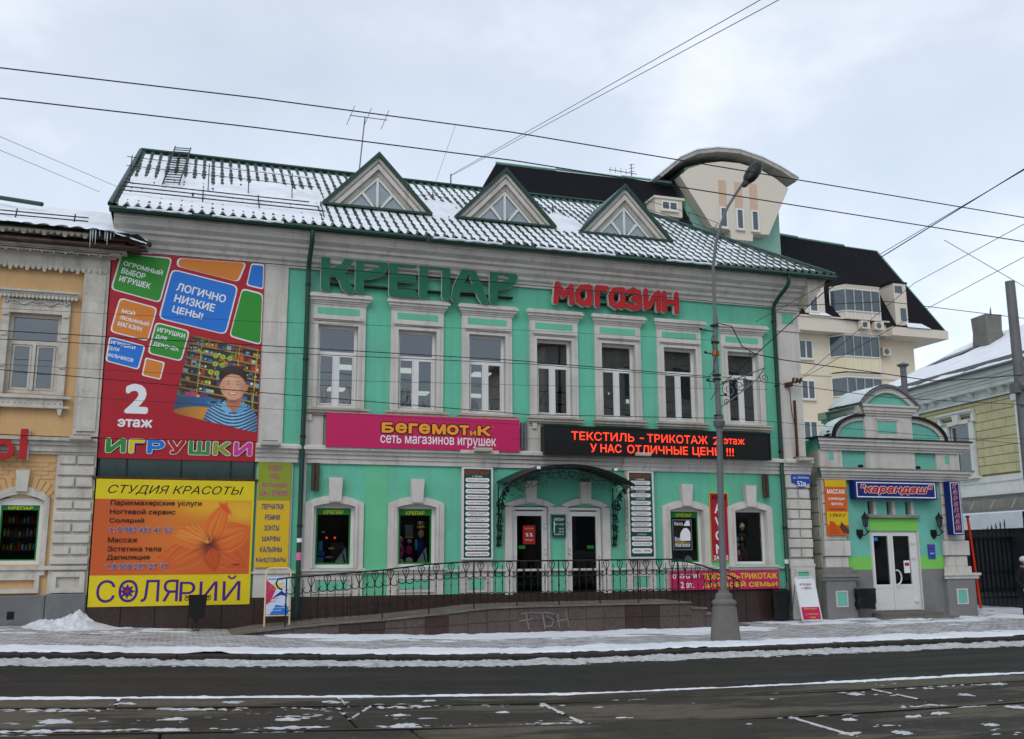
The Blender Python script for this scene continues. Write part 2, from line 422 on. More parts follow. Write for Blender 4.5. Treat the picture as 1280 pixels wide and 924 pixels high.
import numpy as np
class Print:
    """a printed picture: soft shapes painted into a colour grid that becomes a flat coloured sheet"""
    def __init__(s, x0, x1, z0, z1, res, base):
        s.x0, s.z0, s.nx, s.nz = x0, z0, int((x1 - x0) / res) + 1, int((z1 - z0) / res) + 1
        s.X, s.Z = np.meshgrid(np.linspace(x0, x1, s.nx), np.linspace(z0, z1, s.nz)); s.c = np.ones((s.nz, s.nx, 3)) * s.k(base)
        s.rng = np.random.default_rng(4)
    def k(s, h): h = h.lstrip('#'); return np.array([int(h[i:i + 2], 16) / 255 for i in (0, 2, 4)])
    def mix(s, m, colr): m = np.clip(m, 0, 1)[..., None]; s.c = s.c * (1 - m) + (s.k(colr) if isinstance(colr, str) else colr) * m
    def ell(s, cx, cz, rx, rz, colr, soft=.15, rot=0., a=1.):
        c, n = math.cos(rot), math.sin(rot); u = ((s.X - cx) * c + (s.Z - cz) * n) / rx; v = (-(s.X - cx) * n + (s.Z - cz) * c) / rz
        s.mix((1 - np.sqrt(u * u + v * v)) / soft * a if soft >= 1 else np.clip((1 - np.sqrt(u * u + v * v)) / soft, 0, 1) * a, colr)
    def poly(s, P, colr, a=1.):
        m = np.zeros_like(s.X, bool); n = len(P)
        for i in range(n):
            (xa, za), (xb, zb) = P[i], P[(i + 1) % n]
            if za == zb: continue
            t = ((za > s.Z) != (zb > s.Z)) & (s.X < (xb - xa) * (s.Z - za) / (zb - za) + xa); m ^= t
        s.mix(m * a, colr); return m
    def sheet(s, name, parent, y, clip=None):
        keep = np.ones_like(s.X, bool)
        if clip is not None:
            old = s.c.copy(); keep = s.poly(clip, '#000000', 0); s.c = old
        W = WL[parent.name]; idx = -np.ones((s.nz, s.nx), int); vs = []; fs = []; cs = []
        for j in range(s.nz - 1):
            for i in range(s.nx - 1):
                if keep[j, i] and keep[j + 1, i] and keep[j, i + 1] and keep[j + 1, i + 1]:
                    q = []
                    for a, b in ((j, i), (j, i + 1), (j + 1, i + 1), (j + 1, i)):
                        if idx[a, b] < 0: idx[a, b] = len(vs); vs.append((s.X[a, b] - W.x, y - W.y, s.Z[a, b] - W.z)); cs.append(s.c[a, b])
                        q.append(int(idx[a, b]))
                    fs.append(q)
        me = bpy.data.meshes.new(name); me.from_pydata(vs, [], fs); at = me.color_attributes.new('print', 'FLOAT_COLOR', 'POINT')
        cc = np.clip(np.array(cs), 0, 1); li = np.where(cc <= .04045, cc / 12.92, ((cc + .055) / 1.055) ** 2.4)
        at.data.foreach_set('color', np.c_[li, np.ones(len(li))].astype(np.float32).ravel())
        me.materials.append(MT['print_ink']); o = bpy.data.objects.new(name, me); col.objects.link(o); o.parent = parent; WL[o.name] = W; return o
def _ink():
    m = bpy.data.materials.new('print_ink'); m.use_nodes = True; t = m.node_tree; b = t.nodes['Principled BSDF']; b.inputs['Roughness'].default_value = .5
    v = t.nodes.new('ShaderNodeAttribute'); v.attribute_name = 'print'; t.links.new(v.outputs['Color'], b.inputs['Base Color']); MT['print_ink'] = m
_ink()

# ------------------------------------------------------------------ ground levels
def g(X): return min(.55, .0336 * math.log(1 + math.exp(max(-30, min(30, (4.6 - X) / .8))))) - .02
def gp(X): return g(X) + .105
KERB = -5.3
#PART2
# ------------------------------------------------------------------ ground, road, pavement
def sheet(name, x0, x1, nx, ys, zf, m, **k):
    mb = B(); xs = [x0 + (x1 - x0) * i / nx for i in range(nx + 1)]; n = len(ys)
    mb.add([(x, y, zf(x, y)) for x in xs for y in ys], [(i * n + j, (i + 1) * n + j, (i + 1) * n + j + 1, i * n + j + 1) for i in range(nx) for j in range(n - 1)])
    return mb.build(name, m, **k)
def lsp(a, b, n): return [a + (b - a) * i / n for i in range(n + 1)]

def ground_mat(name, base, kind):
    """asphalt / paving / slab concrete with slush, damp and dry patches"""
    m = mat(name, base, rough=.8, var=.14, scale=1.2, bump=.0)
    t = m.node_tree; n, l = t.nodes.new, t.links.new
    b = t.nodes['Principled BSDF']; src = b.inputs['Base Color'].links[0].from_socket
    ge = n('ShaderNodeNewGeometry')
    def nz_(sc, sv=(1, 1, 1), det=6, ro=.6):
        mp = n('ShaderNodeMapping'); mp.inputs['Scale'].default_value = sv; l(ge.outputs['Position'], mp.inputs[0])
        x = n('ShaderNodeTexNoise'); x.inputs['Scale'].default_value = sc; x.inputs['Detail'].default_value = det; x.inputs['Roughness'].default_value = ro; l(mp.outputs[0], x.inputs[0]); return x.outputs[0]
    def rmp(s, a, c, v0=0., v1=1.):
        x = n('ShaderNodeMapRange'); x.inputs[1].default_value = a; x.inputs[2].default_value = c; x.inputs[3].default_value = v0; x.inputs[4].default_value = v1; l(s, x.inputs[0]); return x.outputs[0]
    def mx(f, a, c):
        x = n('ShaderNodeMix'); x.data_type = 'RGBA'; l(f, x.inputs[0])
        for i, s in ((6, a), (7, c)):
            if isinstance(s, tuple): x.inputs[i].default_value = (*s, 1)
            else: l(s, x.inputs[i])
        return x.outputs[2]
    def mth(op, a, c):
        x = n('ShaderNodeMath'); x.operation = op
        for i, s in ((0, a), (1, c)):
            if isinstance(s, (int, float)): x.inputs[i].default_value = s
            else: l(s, x.inputs[i])
        return x.outputs[0]
    fine = nz_(70, det=3)
    if kind == 'asphalt':
        c = mx(rmp(nz_(.9, (.25, 2.2, 1)), .48, .7, 0, .6), src, (.050, .042, .028))
        c = mx(rmp(nz_(1.3, (.12, 3.5, 1)), .62, .74, 0, .25), c, (.10, .10, .095))
        c = mx(rmp(fine, .5, .8, 0, .35), c, (.1, .095, .085))
        c = mx(rmp(nz_(26, det=2), .72, .76, 0, .55), c, (.5, .5, .52))
    elif kind == 'slab':
        c = mx(rmp(nz_(.8, (.35, 1.4, 1), ro=.65), .5, .56, 0, .75), src, (.125, .108, .08))
        c = mx(rmp(nz_(4.5, ro=.7), .5, .7, 0, .5), c, (.03, .028, .025))
        c = mx(rmp(nz_(16, (1, 1.8, 1), det=5, ro=.75), .63, .72, 0, .6), c, (.45, .46, .5))
    else:
        br = n('ShaderNodeTexBrick'); br.inputs['Scale'].default_value = 1; br.inputs['Brick Width'].default_value = .2; br.inputs['Row Height'].default_value = .1
        br.inputs['Mortar Size'].default_value = .012; br.inputs['Color1'].default_value = (.15, .13, .105, 1); br.inputs['Color2'].default_value = (.10, .088, .072, 1); br.inputs['Mortar'].default_value = (.5, .51, .54, 1)
        l(ge.outputs['Position'], br.inputs[0])
        c = mx(rmp(nz_(2.2, (.5, 1.3, 1), ro=.65), .38, .72, .0, .75), br.outputs[0], (.27, .25, .225))
        c = mx(rmp(nz_(5, (.6, 1.6, 1), ro=.75), .43, .6, 0, .85), c, (.60, .62, .65))
    l(c, b.inputs['Base Color'])
    bp = n('ShaderNodeBump'); bp.inputs['Strength'].default_value = .5; bp.inputs['Distance'].default_value = .012
    l(fine, bp.inputs['Height']); l(bp.outputs[0], b.inputs['Normal'])
    l(rmp(nz_(1.1, (.3, 1.6, 1)), .4, .65, .62, .9), b.inputs['Roughness']); b.inputs['Specular IOR Level'].default_value = .08 if kind != 'paving' else .2
    MT[name] = m
ground_mat('asphalt', (.031, .030, .028), 'asphalt')
ground_mat('slab_concrete', (.046, .042, .035), 'slab')
ground_mat('paving', (.14, .13, .12), 'paving')
ground_mat('slush_ground', (.3, .3, .3), 'paving')
mk('rail_dirt', '#16130f', rough=.95, var=.3, scale=8, bump=.3)
mk('rail_steel', '#3a332d', rough=.35, metal=.6, var=.3, dirt=.4, dirtc='#5b3a22')

mb = B(); gx = [-700, -200, -60] + lsp(-40, 40, 80) + [70, 150, 900]; gy = [-700, -200, -60, -30, -16, -13.4, -5, 0, 2, 8, 20, 60, 200, 900]; n = len(gy)
mb.add([(x, y, g(max(-14, min(60, x))) - .08) for x in gx for y in gy], [(i * n + j, (i + 1) * n + j, (i + 1) * n + j + 1, i * n + j + 1) for i in range(len(gx) - 1) for j in range(n - 1)])
mb.build('ground', 'slush_ground', kind='structure')
XA, XB = -40, 70
sheet('road', XA, XB, 220, [-9.1, -8, -7, -6, KERB - .0], lambda x, y: g(x), 'asphalt', kind='structure')
sheet('road', XA, XB, 110, [-30, -25, -20, -17, -14.4], lambda x, y: g(x), 'asphalt', kind='structure')
pav = sheet('pavement', XA, XB, 220, lsp(KERB + .02, 0, 8) + [1.0, 2.0, 4, 9], lambda x, y: gp(x) + .006 * max(0, min(1, (y + 5.3) / 3)), 'paving', kind='structure')
# kerbstones, each a piece
kb = None
mk('kerb_stone', '#34302c', rough=.8, var=.3, scale=6, dirt=.4, bump=.4)
def kerbpiece(x):
    mb = B(); a, b_ = x + .006, x + .994
    za, zb = g(a), g(b_)
    y0, y1 = KERB - .0, KERB + .16
    mb.add([(a, y0, za - .1), (b_, y0, zb - .1), (b_, y1, zb - .1), (a, y1, za - .1), (a, y0, za + .08), (b_, y0, zb + .08), (b_, y1, zb + .12), (a, y1, za + .12), (a, y0 + .03, za + .112), (b_, y0 + .03, zb + .112)],
           [(0, 1, 5, 4), (4, 5, 9, 8), (8, 9, 6, 7), (2, 3, 7, 6), (0, 4, 8, 7, 3), (1, 2, 6, 9, 5), (3, 2, 1, 0)])
    return mb.build('kerbstone', 'kerb_stone', pav)
for i in range(-8, 26): kerbpiece(i)

# tram bed of concrete slabs with joints, rails in grooves
YR1, YR2 = -9.72, -11.22
bed = sheet('tram_bed', XA, XB, 110, [-14.4, -12, -9.08], lambda x, y: g(x) - .05, 'rail_dirt', kind='structure')
def slab(x0, x1, y0, y1):
    mb = B(); b_ = .012; t = random.uniform(-.004, .004)
    def q(x, y, dz): return (x, y, g(x) + dz + t)
    mb.add([q(x0, y0, -.045), q(x1, y0, -.045), q(x1, y1, -.045), q(x0, y1, -.045), q(x0, y0, -.012), q(x1, y0, -.012), q(x1, y1, -.012), q(x0, y1, -.012),
            q(x0 + b_, y0 + b_, 0), q(x1 - b_, y0 + b_, 0), q(x1 - b_, y1 - b_, 0), q(x0 + b_, y1 - b_, 0)],
           [(0, 1, 5, 4), (1, 2, 6, 5), (2, 3, 7, 6), (3, 0, 4, 7), (4, 5, 9, 8), (5, 6, 10, 9), (6, 7, 11, 10), (7, 4, 8, 11), (8, 9, 10, 11)])
    return mb.build('slab', 'slab_concrete', bed)
def row(xs, y0, y1):
    for a, b_ in zip(xs, xs[1:]): slab(a + .012, b_ - .012, y0, y1)
row([-9, -4.6, -.55, 1.72, 4.4, 8.6, 12.9, 17.2, 21.5], YR1 + .085, -9.11)
row([-10.8, -6.6, -2.45, 1.6, 3.8, 8.15, 12.45, 16.8, 21], YR2 + .075, YR1 - .095)
row([-8.4, -4.2, -.1, 2.05, 6.0, 10.3, 14.6, 19], -12.7, YR2 - .095)
row([-8.4, -2.1, 2.2, 6.5, 10.8, 15.1, 19.4], -14.38, -12.73)
def rail(y):
    mb = B(); n = 60; xs = lsp(-20, 40, n)
    for (a, b_, zt) in ((y - .04, y + .012, .006), (y + .045, y + .056, -.004)):
        mb.add([(x, yy, g(x) + z) for x in xs for yy, z in ((a, -.05), (a, zt - .004), (a + .006, zt), (b_ - .006, zt), (b_, zt - .004), (b_, -.05))],
               [(i * 6 + j, (i + 1) * 6 + j, (i + 1) * 6 + j + 1, i * 6 + j + 1) for i in range(n) for j in range(5)])
    return mb
rail(YR1).build('tram_rail', 'rail_steel', label='steel tram rail nearer to the pavement', cat='tram rail', group='tram rails in the road')
rail(YR2).build('tram_rail', 'rail_steel', label='steel tram rail farther from the pavement, second in the slabs', cat='tram rail', group='tram rails in the road')

# snow lying on the ground
def snowstrip(name, x0, x1, y0, y1, zf, th, res=.06, resy=.05, seed=0., label=None, m='snow'):
    nx, ny = int((x1 - x0) / res), max(2, int((y1 - y0) / resy)); mb = B(); vs = []
    for i in range(nx + 1):
        x = x0 + (x1 - x0) * i / nx
        for j in range(ny + 1):
            v = j / ny; y = y0 + (y1 - y0) * v
            ed = max(0, 1 - min(x - x0, x1 - x) / 1.4); vs.append((x, y, zf(x, y) + th(x, y, v) - .05 * ed * ed))
    fs = [(i * (ny + 1) + j, (i + 1) * (ny + 1) + j, (i + 1) * (ny + 1) + j + 1, i * (ny + 1) + j + 1) for i in range(nx) for j in range(ny)]
    # drop cells wholly below the surface
    keep = []
    for f in fs:
        if any(vs[k][2] > zf(vs[k][0], vs[k][1]) - .004 for k in f): keep.append(f)
    mb.add(vs, keep)
    return mb.build(name, m, smooth=True, kind='stuff', label=label)
def tri(v, c, w_): return max(0, 1 - abs(v - c) / w_)
pz = lambda x, y: gp(x) + .006 * max(0, min(1, (y + 5.3) / 3))
snowstrip('snow', -12, 26, KERB + .04, KERB + 1.55, pz, lambda x, y, v: .03 * min(1, (1 - v) * 2.2) * min(1, v * 14 + .3) + .03 * fbm(x * 1.1, y * 2.2, 3) + .02 * fbm(x * 6, y * 9, 8) - .045 * v ** 2.5,
          label='trodden snow strip along the kerb edge of the pavement')
snowstrip('snow', -12, 1.0, -1.9, .0, pz, lambda x, y, v: .006 * v + .022 * fbm(x * 1.3, y * 2.5, 13) + .012 * fbm(x * 6, y * 7, 18) - .006, label='thin snow along the foot of the left buildings')
snowstrip('snow', 1.2, 12.4, -3.0, -1.55, pz, lambda x, y, v: -.022 + .058 * v + .03 * fbm(x * 1.2, y * 2.5, 23) + .012 * fbm(x * 6, y * 7, 28), label='snow drift against the foot of the ramp wall')
snowstrip('snow', 12.0, 27, -2.6, 0., pz, lambda x, y, v: -.018 + .032 * v + .03 * fbm(x * .9, y * 2.2, 33) + .012 * fbm(x * 6, y * 7, 38), label='trampled snow in front of the small shop')
snowstrip('snow', 18.9, 27, .0, 6, pz, lambda x, y, v: .015 + .03 * fbm(x * .9, y * 1.2, 43), res=.15, resy=.15, label='snow under and behind the yard gate')
snowstrip('snow', -12, 26, KERB - .72, KERB - .05, lambda x, y: g(x), lambda x, y, v: .052 * min(1, v * 1.5) + .022 * fbm(x * 2, y * 4, 53) + .028 * fbm(x * 9, y * 12, 58) - .018, res=.04, resy=.04, m='snow_dirty',
          label='dirty snow bank ploughed into the gutter below the kerb')
snowstrip('snow', -12, 26, -9.16, -8.93, lambda x, y: g(x), lambda x, y, v: .012 * math.sin(PI * v) + .010 * fbm(x * 1.1, y * 3, 63) + .009 * fbm(x * 8, y * 9, 63) - .003, res=.05, resy=.035,
          label='white line of snow along the edge of the tram slabs')
snowstrip('snow', -12, 26, YR1 - .26, YR1 - .1, lambda x, y: g(x), lambda x, y, v: .004 * math.sin(PI * v) + .014 * fbm(x * 1.5, y * 3, 73) + .014 * fbm(x * 14, y * 14, 73) - .008, res=.04, resy=.03, m='snow_grey', label='snow crumbs beside the first tram rail')
snowstrip('snow', -12, 26, YR2 + .08, YR2 + .19, lambda x, y: g(x), lambda x, y, v: .002 * math.sin(PI * v) + .013 * fbm(x * 1.4, y * 3, 83) + .013 * fbm(x * 14, y * 14, 83) - .006, res=.04, resy=.025, m='snow_grey', label='snow crumbs beside the second tram rail')
mb = B()
PTS = [(-0.98, -10.57), (-1.03, -11.1), (-0.46, -9.5), (0.58, -9.45), (0.02, -10.5), (-0.02, -11.1), (1.61, -9.5), (2.1, -10.45), (3.22, -10.35), (2.06, -11.05), (1.02, -10.6), (2.67, -9.45), (5.49, -10.15), (4.35, -10.2), (4.36, -10.9), (4.25, -11.8),
       (5.34, -11.6), (5.26, -10.74), (7.75, -10.08), (8.89, -9.96), (9.98, -9.95), (8.91, -10.57), (6.56, -10.15), (6.52, -11.6), (6.52, -12.39), (7.65, -11.58), (7.64, -12.31), (8.75, -11.5), (6.02, -12.27), (7.25, -11.66)]
for k, (x, y) in enumerate(PTS):
    a = random.uniform(.09, .17); b_ = random.uniform(.05, .08) if k % 3 else .12; n = 16
    vs = [(x + a * 1.5 * (2 * i / n - 1), y + b_ * 1.5 * (2 * j / n - 1)) for i in range(n + 1) for j in range(n + 1)]
    vs = [(X, Y, g(X) + .009 - .014 * (((X - x) / a) ** 2 + ((Y - y) / b_) ** 2) + .016 * fbm(X * 11, Y * 26, k)) for X, Y in vs]
    fs = [(i * (n + 1) + j, (i + 1) * (n + 1) + j, (i + 1) * (n + 1) + j + 1, i * (n + 1) + j + 1) for i in range(n) for j in range(n)]
    mb.add(vs, [f for f in fs if any(vs[q][2] > g(vs[q][0]) - .001 for q in f)])
# joint snow lines
for (xa, ya, xb, yb, wd) in ((3.86, -9.8, 3.8, -11.15, .035), (1.95, -9.8, 1.62, -10.6, .02), (8.2, -9.8, 8.15, -10.9, .02), (6.03, -11.3, 5.98, -12.4, .03), (1.72, -9.15, 1.72, -9.6, .015)):
    n = 14
    for i in range(n):
        if random.random() < .15: continue
        x, y = xa + (xb - xa) * i / n, ya + (yb - ya) * i / n; x2, y2 = xa + (xb - xa) * (i + 1) / n, ya + (yb - ya) * (i + 1) / n; w_ = wd * random.uniform(.5, 1.2)
        mb.add([(x - w_, y, g(x) + .001), (x, y, g(x) + .012), (x + w_, y, g(x) + .001), (x2 - w_, y2, g(x) + .001), (x2, y2, g(x) + .012), (x2 + w_, y2, g(x) + .001)], [(0, 1, 4, 3), (1, 2, 5, 4)])
mb.build('snow', 'snow_grey', smooth=True, kind='stuff', label='small snow patches left in the slab holes and joints')
snowstrip('snow', -9, 22, -12.9, -9.2, lambda x, y: g(x), lambda x, y, v: .012 * fbm(x * 1.1, y * 2.6, 91, 5) + .012 * fbm(x * 8, y * 16, 92) - .0125, res=.045, resy=.035, m='snow_dirty', label='thin crumbs of dirty snow scattered over the tram slabs')
snowstrip('snow', -9, 22, -9.1, -6.1, lambda x, y: g(x), lambda x, y, v: .010 * fbm(x * .5, y * 4.5, 95, 5) + .008 * fbm(x * 8, y * 18, 96) - .0135, res=.06, resy=.035, m='snow_dirty', label='faint smears of snow on the dark asphalt lane')
mk('snow_heap', '#d9dde2', rough=.65, var=.1, scale=7, dirt=.4, dirtc='#857d72', dscale=5, bump=.6, bscale=25)
# snow heap at the left corner
nx, ny = 60, 30; vs = []
for i in range(nx + 1):
    for j in range(ny + 1):
        x = -2.75 + 1.75 * i / nx; y = -1.3 + 1.32 * j / ny
        u = (x + 1.98) / .62; v = (y + .05) / .75
        h_ = min(.25 + .05 * fbm(x * 6, y * 6, 1), 1) * 0 + (.25 * math.exp(-abs(u * 1.05) ** 2.2 - .9 * v * v) - .04) * (1 + .75 * fbm(x * 2.9, y * 2.9, 5.4)) + .05 * fbm(x * 7, y * 7, 6) * max(0, 1.2 - abs(u)) + .02 * fbm(x * 17, y * 17, 6) * max(0, 1.2 - abs(u))
        if x > -1.6: h_ = max(h_, .14 * max(0, 1 - (x + 1.6) / .55) * max(0, 1 + y / .9))
        vs.append((x, y, gp(x) + max(-.02, h_)))
B().add(vs, [(i * (ny + 1) + j, (i + 1) * (ny + 1) + j, (i + 1) * (ny + 1) + j + 1, i * (ny + 1) + j + 1) for i in range(nx) for j in range(ny)]).build('snow', 'snow_heap', smooth=True, kind='stuff', label='shovelled heap of snow against the grey plinth at the left corner')

# ------------------------------------------------------------------ the main green building
shop = thing('shop_building', (6.3, 0, .1), 'two storey green and white shop building with green tiled roof and three gabled dormers', 'building')
UW = [2.87, 4.58, 6.155, 7.735, 9.315, 10.9, 12.595]
LW = [2.9, 4.61, 10.92, 12.6]
DW = [7.14, 8.42]
holes = [(c - .42, c + .42, 4.68, 6.42) for c in UW] + [(c - .42, c + .42, 1.39, 2.66) for c in LW] + [(c - .42, c + .42, .62, 2.68) for c in DW]
for a_, b_, c_, d_ in holes: B().add([(a_, 0, c_), (b_, 0, c_), (b_, 0, d_), (a_, 0, d_), (a_, .22, c_), (b_, .22, c_), (b_, .22, d_), (a_, .22, d_)], [(0, 4, 5, 1), (1, 5, 6, 2), (2, 6, 7, 3), (3, 7, 4, 0)]).build('reveal', 'white_trim', shop)
mb = B().holed(-1.66, 14.2, 0, 8.3, holes, 0, .22, False)
mb.box(-1.66, -1.6, .0, 7.9, 0, 8.3); mb.box(14.14, 14.2, .0, 7.9, 0, 8.3); mb.box(-1.66, 14.2, 7.9, 8, 0, 8.3)
mb.build('wall', 'green_wall', shop)
mb = B()
for z0, z1 in ((.6, 3.35), (4.1, 7.2)):
    mb.add([(-1.5, .3, z0), (14, .3, z0), (14, 7.8, z0), (-1.5, 7.8, z0), (-1.5, .3, z1), (14, .3, z1), (14, 7.8, z1), (-1.5, 7.8, z1)], [(0, 1, 2, 3), (4, 7, 6, 5), (3, 2, 6, 7), (0, 3, 7, 4), (1, 5, 6, 2)])
mb.build('room', 'room', shop)
for x, y in ((3.5, 3), (5.0, 3), (6.9, 3), (3.75, 6.3), (5.1, 6.3), (6.1, 6.3), (7.7, 6.3), (11.0, 5), (12.4, 6)):
    each('ceiling_lamp', 'lamp_glow', shop, ((x - .22, x + .22, y - .22, y + .22, 6.08, 6.13),))
each('ceiling_lamp', 'lamp_glow', shop, ((8.3, 8.7, 2.2, 2.5, 3.28, 3.3), (4.2, 4.6, 1.5, 1.6, 3.2, 3.24)))
each('goods_fill_light', 'fill_glow', shop, [(c - .2, c + .2, .25, .3, 2.75, 2.78) for c in (2.9, 4.61, 10.92, 12.6)])  # added glowing strips, put in only to light the goods behind the panes

# white plaster dressings
tr = B()
each('pilaster', 'white_trim', shop, ((1.31, 1.8, -.05, .01, 3.86, 7.6), (1.34, 2.04, -.05, .01, .82, 3.5), (2.24, 2.62, -.03, .01, 3.86, 4.52), (6.86, 7.4, -.03, .01, 3.86, 4.5), (5.57, 6.29, -.04, .01, .82, 3.5), (9.4, 10.12, -.04, .01, .82, 3.5)))                      # left pilaster, upper
tr.box(13.6, 14.22, -.06, .01, 3.88, 7.6)                    # right pilaster, upper
tr.mould(13.6, 14.22, -.058, ((7.02, 7.1, .03), (7.5, 7.56, .03), (7.56, 7.62, .06)))
tr.build('pilaster', 'white_trim', shop)
B().prism([(13.76, 7.23), (14.07, 7.23), (14.07, 7.47), (13.76, 7.47)], -.078, -.03).build('inset_panel', 'green_wall', shop)
cor = B().sweepx([(.0, 8.34), (-.55, 8.34), (-.55, 8.24), (-.5, 8.22), (-.48, 8.1), (-.36, 8.04), (-.36, 7.98), (-.28, 7.95), (-.26, 7.87), (-.17, 7.8), (-.15, 7.74), (-.08, 7.71), (-.06, 7.6), (0, 7.6)], -1.64, 14.22)
cor.build('cornice', 'white_trim', shop)
# return of the cornice along the right side
sd = MB(Matrix.Translation((14.21, 0, 0)) @ Matrix.Rotation(rad(90), 4, 'Z')).sweepx([(.0, 8.338), (-.55, 8.338), (-.55, 8.24), (-.5, 8.22), (-.48, 8.1), (-.36, 8.04), (-.36, 7.98), (-.28, 7.95), (-.26, 7.87), (-.17, 7.8), (-.15, 7.74), (-.08, 7.71), (-.06, 7.6), (0, 7.6)], -.55, 7.5)
sd.build('cornice', 'dirty_trim', shop)
bandp = [(0, 3.86), (-.16, 3.86), (-.2, 3.83), (-.2, 3.77), (-.13, 3.75), (-.13, 3.69), (-.08, 3.67), (-.08, 3.6), (-.05, 3.58), (-.05, 3.5), (0, 3.5)]
B().sweepx(bandp, 1.3, 14.2).build('string_course', 'white_trim', shop)
for a, b_ in ((1.28, 2.12), (5.5, 6.36), (9.34, 10.18), (13.52, 14.3)):
    B().sweepx([(y - .05 if y else 0, z + (.003 if z > 3.8 else -.003)) for y, z in bandp], a, b_).build('string_course', 'white_trim', shop)
# green differently painted patches
each('repainted_patch', 'green_patch', shop, ((3.54, 4.0, -.006, .01, .83, 3.5), (11.56, 12.1, -.006, .01, .83, 3.5)))
mb = B().box(-1.66, 14.21, -.05, .0, -.3, .83); mb.build('plinth_core', 'granite', shop)
# granite plinth panels, one by one
x = -1.66; k = 0
proto = B().bevbox(-1.66, -1.06, -.08, -.04, -.25, .8, .006).build('granite_panel', 'granite', shop)
for k in range(1, 25):
    c = proto.copy(); col.objects.link(c); c.parent = shop; c.location = (.61 * k, random.uniform(-.003, .003), -(.0 if k % 2 else .006)); WL[c.name] = WL[shop.name]

# upper windows: every window a part with its own pieces
def upper_window(c):
    f = B()
    f.frame(c - .42, c + .42, 4.68, 6.42, .06, .08, .15)
    win = f.build('window', 'pvc', shop)
    B().box(c - .36, c + .36, .08, .15, 5.79, 5.87).build('transom', 'pvc', win); B().box(c - .065, c + .045, .08, .15, 4.74, 5.79).build('mullion', 'pvc', win)
    B().frame(c - .358, c - .062, 4.742, 5.788, .022, .065, .12).build('sash', 'pvc', win); B().frame(c + .042, c + .358, 4.742, 5.788, .022, .065, .12).build('sash', 'pvc', win)
    ca = B()
    ca.frame(c - .58, c + .58, 4.62, 7.0, .14, -.055, .01, .14) if False else None
    ca.box(c - .58, c - .42, -.06, .01, 4.64, 6.98); ca.box(c + .42, c + .58, -.06, .01, 4.64, 6.98); ca.box(c - .42, c + .42, -.06, .01, 6.42, 6.98)
    ca.box(c - .5, c - .42, -.085, -.055, 4.66, 6.48); ca.box(c + .42, c + .5, -.085, -.055, 4.66, 6.48); ca.box(c - .42, c + .42, -.085, -.055, 6.42, 6.48)
    ca.box(c - .58, c + .58, -.055, .01, 4.6, 4.69)
    ca.build('casing', 'white_trim', win)
    co = B(); co.mould(c - .58, c + .58, -.06, ((6.86, 6.9, .02), (6.9, 6.94, .045), (6.94, 7.0, .08), (7.0, 7.05, .12), (7.05, 7.09, .09)))
    co.build('cornice', 'white_trim', win)
    c2 = B(); c2.mould(c - .47, c + .47, -.06, ((6.5, 6.53, .03), (6.53, 6.59, .07))); c2.build('moulding', 'white_trim', win)
    B().box(c - .45, c + .45, -.066, -.055, 6.65, 6.79).build('inset_panel', 'green_wall', win)
    si = B(); si.mould(c - .58, c + .58, -.03, ((4.5, 4.54, .05), (4.54, 4.6, .09), (4.6, 4.645, .12))); si.build('sill', 'dirty_trim', win)
    B().box(c - .36, c + .36, .1, .108, 5.87, 6.36).build('pane', 'glass', win)
    B().box(c - .34, c - .08, .09, .098, 4.76, 5.77).build('pane', 'glass', win)
    B().box(c + .062, c + .34, .09, .098, 4.76, 5.77).build('pane', 'glass', win)
    return win
w0 = upper_window(UW[0])
for c in UW[1:]: dup(w0, c - UW[0])
# brackets under the first sills, brown curtains in the right windows
each('bracket', 'white_trim', shop, [(x, x + .1, -.08, .01, 4.38, 4.5) for x in (2.28, 3.5, 7.2)])
MT['curtain'] = mat('curtain', '#857b6e', rough=.9, var=.2); MT['curtain_y'] = mat('curtain_yellow', '#857a35', rough=.9, var=.2)
for c, a, b_, m in ((9.315, -.4, -.05, 'curtain'), (9.315, .1, .4, 'curtain'), (10.9, .05, .42, 'curtain'), (12.595, -.4, -.02, 'curtain_y'), (12.595, .03, .42, 'curtain'), (7.735, -.42, .1, 'curtain')):
    n = 14; vs = []
    for i in range(n + 1):
        x = c + a + (b_ - a) * i / n; y = .42 + .03 * math.sin(i * 1.9)
        vs += [(x, y, 4.6), (x, y, 6.5)]
    B().add(vs, [(2 * i, 2 * i + 2, 2 * i + 3, 2 * i + 1) for i in range(n)]).build('curtain', m, shop)

